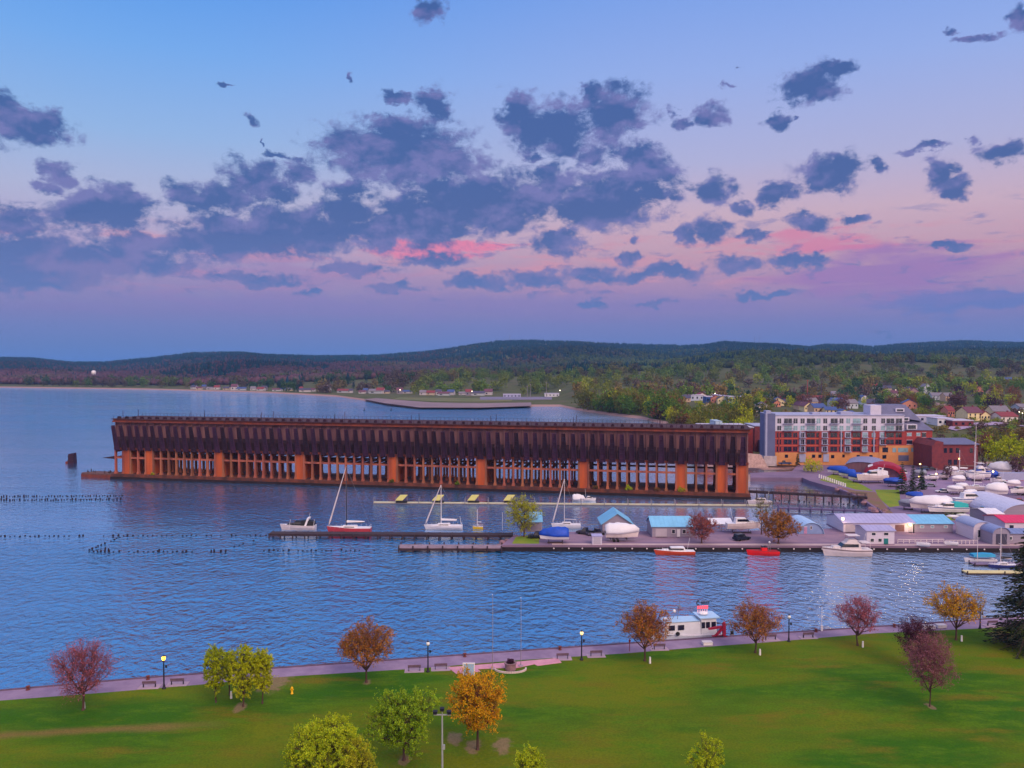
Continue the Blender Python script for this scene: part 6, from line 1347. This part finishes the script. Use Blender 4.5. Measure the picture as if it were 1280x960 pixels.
# ------------------------------------------------------------------ tour boat at the quay, with the red lit sign
p = G(868, 799, 0.0); q = (G(905, 797, 2.0)-G(835, 801, 2.0)); rzb = math.atan2(q.y, q.x)
base = G(866, 796.5, 2.0); nrm = Vector((-q.y, q.x, 0)).normalized()
t = thing('tour_boat', 'white two cabin tour boat moored at the promenade quay', 'tour boat', Vector((base.x, base.y, 0))+nrm*3.2, rzb+PI); s = base.y/1000
wb = paint(206, 206, 224, .4); hull(t, 12.5, 3.8, 1.7, wb, offwhite, sheer=.2)
MB().loft([[(-2.2, -1.5, 1.75), (4.6, -1.3, 1.95), (4.6, 1.3, 1.95), (-2.2, 1.5, 1.75)], [(-2.1, -1.45, 4.0), (4.2, -1.2, 4.1), (4.2, 1.2, 4.1), (-2.1, 1.45, 4.0)]]).build('cabin', wb, t)
MB().loft([[(-5.2, -1.55, 1.75), (-2.21, -1.6, 1.75), (-2.21, 1.6, 1.75), (-5.2, 1.55, 1.75)], [(-5.0, -1.5, 4.5), (-2.25, -1.5, 4.6), (-2.25, 1.5, 4.6), (-5.0, 1.5, 4.5)]]).build('wheelhouse', wb, t)
MB().box(-5.6, -1.9, -1.8, 1.8, 4.61, 4.78).build('wheelhouse_roof', paint(160, 190, 226, .4), t); MB().box(-2.0, 4.6, -1.45, 1.45, 4.12, 4.24).build('cabin_roof', paint(160, 190, 226, .4), t)
for x0, x1, y in ((2.6, 3.7, 1.42), (.9, 2.0, 1.44)): MB().box(x0, x1, y-.08, y+.05, 2.75, 3.6).build('window', glassm, t)
for x0, x1 in ((-2.9, -2.3), (-3.8, -3.1), (-4.9, -4.1)): MB().box(x0, x1, 1.5, 1.62, 2.9, 3.95).build('window', glassm, t)
MB().tube((2.1, 1.52, 2.15), (2.1, 1.64, 2.15), .36, n=14).build('life_ring', black, t)
MB().ball((-3.2, 0, 5.05), (.9, .7, .35), 10, 6).build('radome', white, t)
MB().tube((1.6, 0, 4.2), (1.2, 0, 7.6), .06, n=6).tube((2.6, 0, 4.2), (1.3, 0, 6.6), .05, n=5).box(1.0, 1.5, -.7, .7, 6.4, 6.5).build('mast', steel, t); MB().ball((2.3, .3, 5.8), .3, 10, 6).build('radar', white, t); MB().lathe([(.05, 0), (.45, .1), (.5, .25), (.1, .35)], c=(3.9, .3, 4.3), n=10).build('searchlight', white, t)
mb = MB()
for x in np.linspace(4.8, 6.1, 4):
    for sgn in (-1, 1): mb.tube((x, sgn*(1.5-(x-4.2)*.55), 1.95), (x, sgn*(1.5-(x-4.2)*.55), 2.8), .03, n=4)
mb.build('bow_rail', steel, t)
MB().box(-5.9, -5.2, 1.2, 1.6, 1.75, 3.0).build('aft_locker', paint(110, 132, 190), t)
rb = paint(150, 24, 60, .5)
a_ = thing('boat_crane', 'dark red folding crane on the quay behind the tour boat', 'crane', Vector((base.x, base.y, 2.0))+q.normalized()*4.9+nrm*-.4, rzb)
MB().loft([[(-2.2, -.18, 1.3), (-2.2, .18, 1.3), (-2.2, .18, 1.6), (-2.2, -.18, 1.6)], [(.2, -.2, 1.5), (.2, .2, 1.5), (.2, .2, 1.9), (.2, -.2, 1.9)]]).build('boom', rb, a_); MB().loft([[(-1.2, -.22, .1), (-.8, -.22, .1), (-.8, .22, .1), (-1.2, .22, .1)], [(.2, -.22, 1.5), (.7, -.22, 1.5), (.7, .22, 1.5), (.2, .22, 1.5)]]).build('strut', rb, a_); MB().box(.4, .9, -.25, .25, .1, 2.3).ball((.65, 0, 2.3), (.3, .28, .3), 8, 5).build('mast', rb, a_); MB().box(-1.5, 1.1, -.45, .45, 0, .12).build('base', rb, a_)
fp = Vector((base.x, base.y, 2.0))+q.normalized()*7.2; 
t = thing('quay_winch', 'small dark winch on the quay right of the dark red crane', 'winch', fp, rzb); MB().tube((-.2, 0, .5), (.2, 0, .5), .3, n=12).build('drum', black, t); MB().box(-.3, .3, -.25, .25, -.02, .22).box(-.3, -.22, -.06, .06, .2, .9).box(.22, .3, -.06, .06, .2, .9).build('frame', steel, t)
sg = thing('lit_sign', 'red glowing sign with dark letters on thin posts over the water behind the tour boat', 'sign', Vector((base.x, base.y, 0))+q.normalized()*3.6+nrm*4.4, rzb)
neon = mat('neon_red', C(255, 60, 60), .5, 0, 1, emit=(1, .06, .09, 1), estr=1.8); pale_n = mat('pale_neon', C(240, 190, 200), .5, 0, 1, emit=(1, .5, .55, 1), estr=.5)
for x in (-1.5, 1.5): MB().tube((x, .1, -1.5), (x, .1, 5.0), .06, n=6).build('post', steel, sg)
MB().box(-1.6, 1.6, .08, .14, 6.44, 6.52).box(-1.6, 1.6, .08, .14, 5.72, 5.80).box(-1.6, 1.6, .08, .14, 7.2, 7.26).build('frame', steel, sg); sg.scale = (.74, .74, .94)
dk = MB(); a0 = [(-1.2+.42*math.cos(a), 6.95+.52*math.sin(a)) for a in np.linspace(.7, 5.6, 12)]; a1 = [(-1.2+.22*math.cos(a), 6.95+.3*math.sin(a)) for a in np.linspace(.7, 5.6, 12)]
for i in range(11): dk.loft([[(a0[i][0], y, a0[i][1]), (a0[i+1][0], y, a0[i+1][1]), (a1[i+1][0], y, a1[i+1][1]), (a1[i][0], y, a1[i][1])] for y in (-.02, .079)])
for i in range(4):
    x = -.42+i*.56; dk.box(x, x+.14, -.02, .079, 6.6, 7.15).box(x+.28, x+.42, -.02, .079, 6.6, 7.15).box(x+.14, x+.28, -.02, .079, 7.02, 7.15)
dk.build('dark_lettering', black, sg)
nn = MB()
for i in range(5):
    x = -1.35+i*.56; nn.box(x, x+.42, -.03, .079, 5.85, 6.35)
nn.build('red_lettering', neon, sg); pn = MB()
for i in range(5):
    x = -1.3+i*.58; pn.box(x, x+.14, -.02, .079, 5.1, 5.65)
pn.build('lower_lettering', pale_n, sg)

# ------------------------------------------------------------------ woods and town
protos = []
def proto(seed, k):
    S, T, L_, g = gen_tree(seed, **k); V1, F1 = segs_mesh(S, 5)
    o = npmesh('trunk', V1, F1, bark); v, f = npquads(L_, None, k['ls'], g); c = npmesh('crown', v, f, None)
    me = (o.data, c.data); bpy.data.objects.remove(o); bpy.data.objects.remove(c); return me
for sd in range(6):
    protos.append(proto(200+sd, dict(th=2.2+.3*(sd % 3), rx=4.2+.5*(sd % 3), rz_=4.4+.5*(sd % 2), cz=6.4, nl=6, nb=24, nt_=95, lpt=16, ls=.75, tr=.24, flat=.9, twigs=4, tl=1.1, wob=.3)))
crown_cache = {}
def wood_tree(loc, kind, s, label, group, i):
    tm, cm_ = protos[i % len(protos)]
    key = (i % len(protos), kind)
    if key not in crown_cache:
        m = cm_.copy(); m.materials.append(leaf[kind]); crown_cache[key] = m
    r = thing('tree', label, 'tree', loc-Vector((0, 0, .3)), random.uniform(0, 6.3), group); r.scale = (s*random.uniform(.9, 1.12), s*random.uniform(.9, 1.12), s*random.uniform(.85, 1.2))
    for n, m in (('trunk', tm), ('crown', crown_cache[key])):
        o = bpy.data.objects.new(n, m); col.objects.link(o); o.parent = r
random.seed(77)
cnt = 0
KL = {'moss': 'leafy green tree', 'olive': 'olive green tree', 'rust': 'russet brown tree', 'mauve': 'bare mauve brown tree', 'deep': 'dark green tree', 'goldgreen': 'bright yellow green tree', 'lime': 'lime green tree', 'plum': 'dark plum tree'}
def scatter(n, px0, px1, Y0, Y1, kinds, where, smin=.8, smax=1.25, avoid=()):
    global cnt
    done = 0; tries = 0
    while done < n and tries < n*12:
        tries += 1
        px = random.uniform(px0, px1); Y = math.sqrt(random.uniform(Y0**2, Y1**2)); x = (px-640)*Y/1000
        if Y < 50000/(interp(px, SHORE)-451)+10: continue
        if any(abs(px-a) < w_ and y0 < Y < y1 for a, w_, y0, y1 in avoid): continue
        k = random.choice(kinds)
        wood_tree(Vector((x, Y, ter(px, Y))), k, random.uniform(smin, smax), KL[k]+' '+where, KL[k]+'s '+where, cnt); cnt += 1; done += 1
AV = [(960, 100, 400, 470)]
wA = 'in the wood on the shore behind the ore dock'
scatter(88, 700, 850, 640, 820, ['olive', 'goldgreen', 'moss', 'moss', 'olive', 'moss', 'rust'], wA, 1.05, 1.7)
scatter(50, 826, 935, 470, 660, ['rust', 'olive', 'moss', 'olive', 'goldgreen'], wA, .8, 1.3)
wB = 'between the wood and the town roofs'
scatter(28, 860, 960, 560, 800, ['moss', 'deep', 'goldgreen', 'olive'], wB, .7, 1.05)
wC = 'scattered among the town houses behind the apartment block'
scatter(68, 950, 1190, 620, 1000, ['olive', 'rust', 'moss', 'mauve', 'goldgreen', 'deep'], wC, .75, 1.15)
wD = 'on the slope at the right edge of the town'
scatter(28, 1190, 1300, 640, 1000, ['rust', 'mauve', 'moss', 'goldgreen', 'plum'], wD, .9, 1.3)

# big trees over the yard at the right
for i, (px, py, s, k, lab) in enumerate([(1246, 585, 1.05, 'goldgreen', 'bright yellow green tree behind the motor yacht in the yard'), (1266, 583, 1.15, 'goldgreen', 'tall bright yellow tree above the pale container'), (1284, 590, 1.2, 'goldgreen', 'bright yellow tree cut off by the right edge'), (1228, 580, .8, 'rust', 'brownish tree right of the brick warehouse'), (1270, 596, .7, 'mauve', 'bare brownish tree in front of the bright yellow trees'), (1252, 566, .9, 'olive', 'olive tree on the slope above the bright yellow trees'), (1282, 565, 1., 'rust', 'russet tree on the slope at the right edge'), (1236, 560, .7, 'rust', 'russet bush like tree on the slope above the warehouse'), (1184, 598, .45, 'mauve', 'small bare bush like tree between the runabouts and the warehouse')]):
    wood_tree(G(px, py, 2.2) if py > 575 else TG(px, py), k, s, lab, 'trees above the boat yard', 400+i)

# farther town woods, where single trees run together
def far_woods():
    g = np.random.default_rng(33); V = []; CC = []
    base = []
    for tm, cm_ in protos:
        a = np.empty(len(cm_.vertices)*3, np.float32); cm_.vertices.foreach_get('co', a); base.append(a.reshape(-1, 4, 3)[::3])
    pal = [np.array(c, float) for c in ((116, 124, 46), (104, 128, 48), (122, 104, 60), (98, 76, 74), (62, 88, 54), (26, 46, 54), (150, 156, 46))]
    n = 0
    while n < 1150:
        px = g.uniform(-40, 1330); Y = g.uniform(880, 1720)
        yf = interp(px, YFLAT); D0 = 50000/(interp(px, SHORE)-451)
        if px < 700 and Y < max(D0+45, yf-30 if px > 430 else D0+45): continue
        if 560 < px < 720 and Y < 1130: continue
        if Y < D0+30: continue
        x = (px-640)*Y/1000; m = rolling(x*1.9, Y*1.7)
        if px > 950 and Y < 1000 and g.random() < .6: continue
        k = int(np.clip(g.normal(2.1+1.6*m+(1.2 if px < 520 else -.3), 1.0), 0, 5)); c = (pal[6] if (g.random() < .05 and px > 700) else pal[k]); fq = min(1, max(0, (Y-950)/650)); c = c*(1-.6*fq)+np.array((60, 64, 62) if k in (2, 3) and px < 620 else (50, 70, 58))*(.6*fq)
        b = base[int(g.integers(len(base)))]; s = g.uniform(.85, 1.5)*(1.1 if k != 5 else .8); a = g.uniform(0, 6.28)
        R_ = np.array([[math.cos(a), -math.sin(a), 0], [math.sin(a), math.cos(a), 0], [0, 0, 1.]])
        sc3 = np.array([s, s, s*(1.5 if k == 5 else 1.05)]) if k != 5 else np.array([s*.62, s*.62, s*1.35])
        c0 = b.mean(1, keepdims=True); q = (c0+(b-c0)*1.9) @ R_.T*sc3+np.array([x, Y, ter(px, Y)-1.2*s])
        V.append(q.reshape(-1, 3)); j = g.uniform(.75, 1.25, (len(b), 1))*g.uniform(.85, 1.15)
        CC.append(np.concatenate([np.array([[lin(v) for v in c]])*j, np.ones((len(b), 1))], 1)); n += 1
    n = 0
    while n < 420:
        px = g.uniform(1150, 1335) if n < 300 else g.uniform(940, 1200); Y = g.uniform(405, 640) if px > 1160 and n < 300 else g.uniform(560, 900)
        if n < 300 and px < 1172 and Y < 470: continue
        k = int(g.choice([0, 2, 2, 3, 3, 1, 0])); c = pal[k]*g.uniform(.85, 1.1); b = base[int(g.integers(len(base)))][::2]; s = g.uniform(.25, .55); a = g.uniform(0, 6.28)
        R_ = np.array([[math.cos(a), -math.sin(a), 0], [math.sin(a), math.cos(a), 0], [0, 0, 1.]]); x = (px-640)*Y/1000
        c0 = b.mean(1, keepdims=True); q = ((c0-np.array([0, 0, 1.5]))+(b-c0)*2.2) @ R_.T*np.array([s*1.2, s*1.2, s*.8])+np.array([x, Y, ter(px, Y)-.8*s])
        V.append(q.reshape(-1, 3)); j = g.uniform(.75, 1.25, (len(b), 1))
        CC.append(np.concatenate([np.array([[lin(v) for v in c]])*j, np.ones((len(b), 1))], 1)); n += 1
    V = np.concatenate(V); CC = np.concatenate(CC).astype(np.float32)
    o = npmesh('woodland', V, np.arange(len(V)).reshape(-1, 4), bpy.data.materials['forest_foliage'])
    ca = o.data.attributes.new('tree_colour', 'FLOAT_COLOR', 'FACE'); ca.data.foreach_set('color', CC.ravel())
    tag(o, 'mixed spring woodland running together beyond the bay and the town roofs', 'woodland', kind='stuff')
far_woods()

# houses
hw = [paint(206, 196, 206), paint(190, 160, 140), paint(214, 196, 160), paint(170, 176, 196), paint(196, 130, 116), paint(150, 120, 130)]
hr_ = [paint(70, 64, 92, .8), paint(96, 56, 76, .8), paint(60, 76, 130, .8), paint(112, 104, 120, .8), paint(120, 50, 60, .8)]
def house(label, px, py, wpx, hpx, wm_, rm, axis='x', rz_=0, group=None, nwin=3, chim=True, loc=None, dpt=None):
    p = loc if loc is not None else TG(px, py); s = p.y/1000; w = wpx*s; h = hpx*s*.62; hr = hpx*s; d = dpt or max(6., w*.7)
    t = thing('house', label, 'house', p-Vector((0, 0, .3)), rz_, group)
    if axis == 'x':
        MB().ex([(0, -2), (d, -2), (d, h), (d/2, hr-.2), (0, h)], -w/2, w/2).build('wall', wm_, t)
        sl = (hr-h)/(d/2); r_ = MB().ex([(-.5, h-.5*sl), (d/2, hr), (d+.5, h-.5*sl), (d+.5, h-.5*sl+.25), (d/2, hr+.25), (-.5, h-.5*sl+.25)], -w/2-.4, w/2+.4).build('roof', rm, t)
    else:
        MB().ey([(-w/2, -2), (w/2, -2), (w/2, h), (0, hr-.2), (-w/2, h)], 0, d).build('wall', wm_, t)
        sl = (hr-h)/(w/2); r_ = MB().ey([(-w/2-.5, h-.5*sl), (0, hr), (w/2+.5, h-.5*sl), (w/2+.5, h-.5*sl+.25), (0, hr+.25), (-w/2-.5, h-.5*sl+.25)], -.5, d+.5).build('roof', rm, t)
    if chim: MB().box(w*.18, w*.18+.8, d*.5-.4, d*.5+.4, h, hr+1.1).build('chimney', brk2, r_)
    for i in range(nwin):
        u = (i+.5)/nwin-.5
        for v in ((.3, .62) if h > 5 else (.45,)): MB().box(u*w-.5, u*w+.5, -.06, .05, h*v, h*v+1.4).build('window', glassm, t)
    MB().box(-w*.1-.5, -w*.1+.5, -.07, .05, 0, 2.1).build('door', dkdoor, t)
    return t
TOWN = [(1003, 513, 9, 11, 1, 1, 'y', 'cream gabled town house with a plum roof left of the blue roofed row'), (1012, 515, 12, 12, 2, 1, 'y', 'tan gabled town house at the end of the blue roofed row'), (1026, 517, 16, 12, 1, 2, 'x', 'town house with a big slate blue roof above the apartment block'), (1040, 518, 14, 9, 2, 2, 'x', 'town house with a blue roof and cream gable, middle of the row'), (1057, 519, 12, 7, 2, 2, 'y', 'small cream gable with a blue roof right of the row'),
 (972, 509, 8, 9, 4, 0, 'y', 'peach gabled house left of the town house row'), (983, 507, 8, 8, 1, 0, 'x', 'dark roofed house left of the cream gabled houses'), (1062, 519, 14, 5, 2, 2, 'x', 'low house with a blue roof right of the small cream gable'),
 (1118, 497, 12, 9, 0, 1, 'x', 'white house among the brown trees above the apartment block'), (1143, 496, 12, 11, 5, 1, 'y', 'mauve gabled house up the slope left of the pale house'), (1160, 492, 10, 12, 3, 3, 'y', 'tall pale house with a grey gable up the slope'), (1173, 500, 14, 9, 3, 3, 'x', 'pale green grey house right of the tall pale house'), (1190, 501, 15, 10, 1, 3, 'x', 'tan house with a grey roof on the slope'),
 (1190, 521, 8, 13, 4, 4, 'x', 'orange red brick house beside the dark plum tree'), (1220, 526, 20, 17, 2, 1, 'x', 'large cream house with a maroon roof at the right of the town'), (1233, 526, 12, 12, 2, 4, 'y', 'cream gabled wing with a crimson roof beside the large cream house'), (1253, 524, 20, 16, 2, 3, 'x', 'cream house with a slate hipped roof behind the crimson roofed wing'), (1263, 528, 22, 12, 0, 4, 'x', 'white house with a long crimson roof near the right edge'), (1284, 515, 16, 10, 3, 3, 'x', 'pale house cut off by the right edge of the town'),
 (1210, 524, 8, 6, 3, 3, 'y', 'small grey gabled garage left of the large cream house'), (1047, 497, 12, 8, 3, 3, 'x', 'grey house among trees left of the lime trees'), (1066, 500, 14, 6, 0, 3, 'x', 'white flat house behind the blue roofed row'), (1030, 503, 24, 8, 4, 4, 'x', 'long red building behind the town house row')]
for px, py, w, h, a, b, axx, lab in TOWN: house(lab, px, py, w, h, hw[a], hr_[b], axx, R(random.uniform(-8, 8)), dpt=12)
random.seed(19)
ROOFN = ['slate roof', 'plum roof', 'blue roof', 'grey roof', 'red roof']
for i in range(34):
    px = random.uniform(850, 1275); Y = random.uniform(640, 1150); loc = Vector(((px-640)*Y/1000, Y, ter(px, Y)))
    if px > 1170 and Y < 800: continue
    b_ = i % 5; nm = ['pale', 'tan', 'cream', 'blue grey', 'salmon', 'mauve'][i % 6]
    house(nm+' house with a '+ROOFN[b_]+' half hidden among the trees of the town', 0, 0, 11000/Y, 7800/Y, hw[(0, 1, 2, 3, 4, 5)[i % 6]], hr_[b_], 'x' if i % 2 else 'y', R(random.uniform(-30, 30)), nm+' town houses with a '+ROOFN[b_], 3, True, loc, 9)
FLAT = [(869, 501, 22, 7, paint(170, 176, 206), 'long pale block left of the blue shop in the distant town'), (889, 504, 12, 8, paint(40, 76, 150), 'blue fronted shop building in the distant town'), (898, 503, 6, 9, paint(160, 84, 60), 'narrow brick red building beside the blue shop'), (906, 504, 10, 9, paint(214, 178, 96), 'yellow building in the distant town'), (914, 505, 8, 9, paint(150, 172, 196), 'pale blue glassy building beside the yellow one'), (925, 504, 14, 8, paint(196, 150, 130), 'peach building right of the pale blue one'), (880, 496, 16, 6, paint(190, 190, 206), 'white flat building behind the blue shop'), (1158, 529, 50, 8, paint(170, 168, 204), 'long curved pale low building above the slate roof'), (1183, 533, 20, 9, paint(196, 196, 216), 'white low building with square windows above the warehouse'), (1205, 534, 26, 8, brk2, 'low red brick wing right of the white low building'), (640, 497, 22, 4, paint(150, 150, 190), 'long grey shed on the sandy spit near the masts'), (690, 496, 18, 4, paint(190, 190, 210), 'white shed on the sandy spit right of the masts')]
for px, py, w, h, m, lab in FLAT:
    p = TG(px, py); s = p.y/1000; t = thing('flat_roofed_building', lab, 'building', p-Vector((0, 0, .3)), 0); W_, H_ = w*s, h*s
    mm = m if not isinstance(m, tuple) else m
    MB().box(-W_/2, W_/2, 0, 14, -2, H_).build('wall', mm, t); MB().box(-W_/2-.3, W_/2+.3, -.3, 14.3, H_, H_+.5).build('roof', paint(176, 168, 196), t)
    k = max(3, int(W_/4))
    for i in range(min(k, 9)):
        x = -W_/2+(i+.5)*W_/min(k, 9); MB().box(x-.8, x+.8, -.06, .05, H_*.4, H_*.75).build('window', glassm, t)
# far shore houses
random.seed(9)
fm_ = [paint(170, 164, 178), paint(176, 160, 148), paint(120, 112, 130), paint(156, 160, 178)]
fmesh = []
for i in range(4):
    w, d, h, hr = (9, 8, 4.2, 7), (12, 8, 3.6, 6), (8, 9, 5.4, 8.5), (16, 9, 3.4, 5.4)
    W_ = (w, d, h, hr)[i]
    fmesh.append(W_)
def far_house(px, py, i, lab, grp, s=1.):
    p = TG(px, py); w, d, h, hr = fmesh[i % 4]; t = thing('house', lab, 'house', p-Vector((0, 0, .3)), R(random.uniform(-15, 15)), grp); t.scale = (s, s, s)
    MB().ex([(0, -1), (d, -1), (d, h), (d/2, hr-.2), (0, h)], -w/2, w/2).build('wall', fm_[i % 4 if i % 3 else 0], t)
    MB().ex([(-.5, h-.3), (d/2, hr), (d+.5, h-.3), (d+.5, h), (d/2, hr+.3), (-.5, h)], -w/2-.4, w/2+.4).build('roof', hr_[i % 5], t)
    MB().box(-w*.3, -w*.1, -.07, .05, h*.35, h*.7).build('window', glassm, t)
FS = [(241, 486.5), (247, 487), (253, 486), (262, 487), (270, 487), (283, 487.5), (292, 488), (300, 488), (317, 488), (324, 488.5), (330, 488), (345, 489), (352, 489), (362, 488.5), (374, 489), (382, 490), (391, 489.5), (400, 489), (408, 489.5), (428, 491), (437, 491), (451, 492), (456, 491.5), (467, 492), (474, 492), (482, 492), (499, 492.5), (510, 492), (528, 494), (536, 494), (547, 494), (555, 494.5), (564, 494), (577, 494), (585, 494.5), (598, 494.5), (611, 494)]
for i, (px, py) in enumerate(FS): far_house(px+random.uniform(-1.5, 1.5), py, i, 'small pale house in the row along the far shore', 'houses along the far shore', random.uniform(.8, 1.25))
for i, (px, py) in enumerate([(128, 471), (136, 471.5), (150, 472), (160, 472.5)]): far_house(px, py, i, 'small white building near the water tower on the far left', 'buildings near the water tower', 1.2)
for i, (px, py) in enumerate([(1205, 482), (1232, 480), (1262, 481), (1270, 480), (1095, 487), (1108, 489)]): far_house(px, py, i, 'small white house high among the hillside trees on the right', 'houses high on the hillside', 1.2)
# water tower
p = TG(117, 474); s = p.y/1000; t = thing('water_tower', 'white water tower above the trees on the far left shore', 'water tower', p); Ht = 11*s
MB().lathe([(2.4*s*.4, Ht*.5), (2.6*s, Ht*.6), (2.8*s, Ht*.85), (1.8*s, Ht*.97), (.2, Ht)], n=14).build('tank', white, t, True)
for a in np.linspace(0, 2*PI, 6, endpoint=False): MB().tube((2.4*s*math.cos(a), 2.4*s*math.sin(a), -2), (2.2*s*math.cos(a), 2.2*s*math.sin(a), Ht*.62), .5, n=5).build('leg', white, t)
MB().tube((0, 0, -2), (0, 0, Ht*.55), .9, n=8).build('riser', white, t)
# masts and chimneys
for px, py, top, lab, m in ((659, 498, 483, 'lattice light mast on the sandy spit, left one', steel), (663, 498, 481, 'lattice light mast on the sandy spit, right one', steel), (683, 497, 479, 'slim pole near the white shed on the spit', steel), (1009.5, 500, 476, 'tall thin reddish chimney in the town', paint(150, 70, 64)), (1027, 494, 478, 'thinner dark chimney right of the reddish one', paint(80, 60, 80))):
    p = TG(px, py); h = (py-top)*p.y/1000; t = thing('mast' if 'chimney' not in lab else 'chimney', lab, 'mast' if 'chimney' not in lab else 'chimney', p); MB().tube((0, 0, -1), (0, 0, h), .7 if 'chimney' in lab else .4, .45 if 'chimney' in lab else .2, 8).build('shaft', m, t); MB().box(-.9, .9, -.4, .4, h, h+.8).build('head', m, t)
for px, py, top, lab in ((943, 431, 419, 'radio mast on the wooded ridge, left one'), (949, 431, 417, 'radio mast on the wooded ridge, right one'), (637, 426, 417, 'radio mast on the hilltop in the middle of the ridge')):
    p = atY(px, py, 3950); h = (py-top)*3.95; t = thing('radio_mast', lab, 'radio mast', p-Vector((0, 0, 10)), 0, 'radio masts on the ridge'); MB().tube((0, 0, -6), (0, 0, h+10), .9, .5, 6).build('tower', steel, t); MB().tube((-3, 0, h*.8), (3, 0, h*.8), .4, n=4).build('antenna_arm', steel, t)
# street lights glowing in the town
twinkle = mat('street_light_glow', C(255, 240, 210), .5, 0, 1, emit=(1, .85, .6, 1), estr=4)
for px, py in ((729, 489), (966, 497), (978, 497), (887, 494), (962, 500), (894, 497), (1120, 492), (1275, 525), (1279, 527), (757, 494), (700, 492), (155, 470.5), (147, 470), (590, 493), (500, 491)):
    p = TG(px, py+2); h = 6.0; t = thing('street_lamp', 'distant street lamp glowing among the town trees', 'street lamp', p, 0, 'distant glowing street lamps'); r = .0011*p.y*.55
    MB().tube((0, 0, -1), (0, 0, h), .15, n=5).build('post', steel, t); MB().ball((0, 0, h+r*.6), r, 8, 5).build('lamp_head', twinkle, t)
# roadway on the slope at the right
mb = MB(); pts = [TG(x, y) for x, y in ((1196, 540), (1218, 535), (1240, 532.5), (1262, 532), (1290, 536), (1320, 540))]
for a, b in zip(pts, pts[1:]):
    for q0, q1 in ((0, 1),):
        vs_ = [a, b, b+Vector((0, 14, 0)), a+Vector((0, 14, 0))]; mb.add([(v.x, v.y, ter_xy(v.x, v.y)+.5) for v in vs_], [(0, 1, 2, 3)])
struct(mb.build('town_road', mat('town_road_surface', C(150, 130, 164), .9, .08, .1)))
o = mb
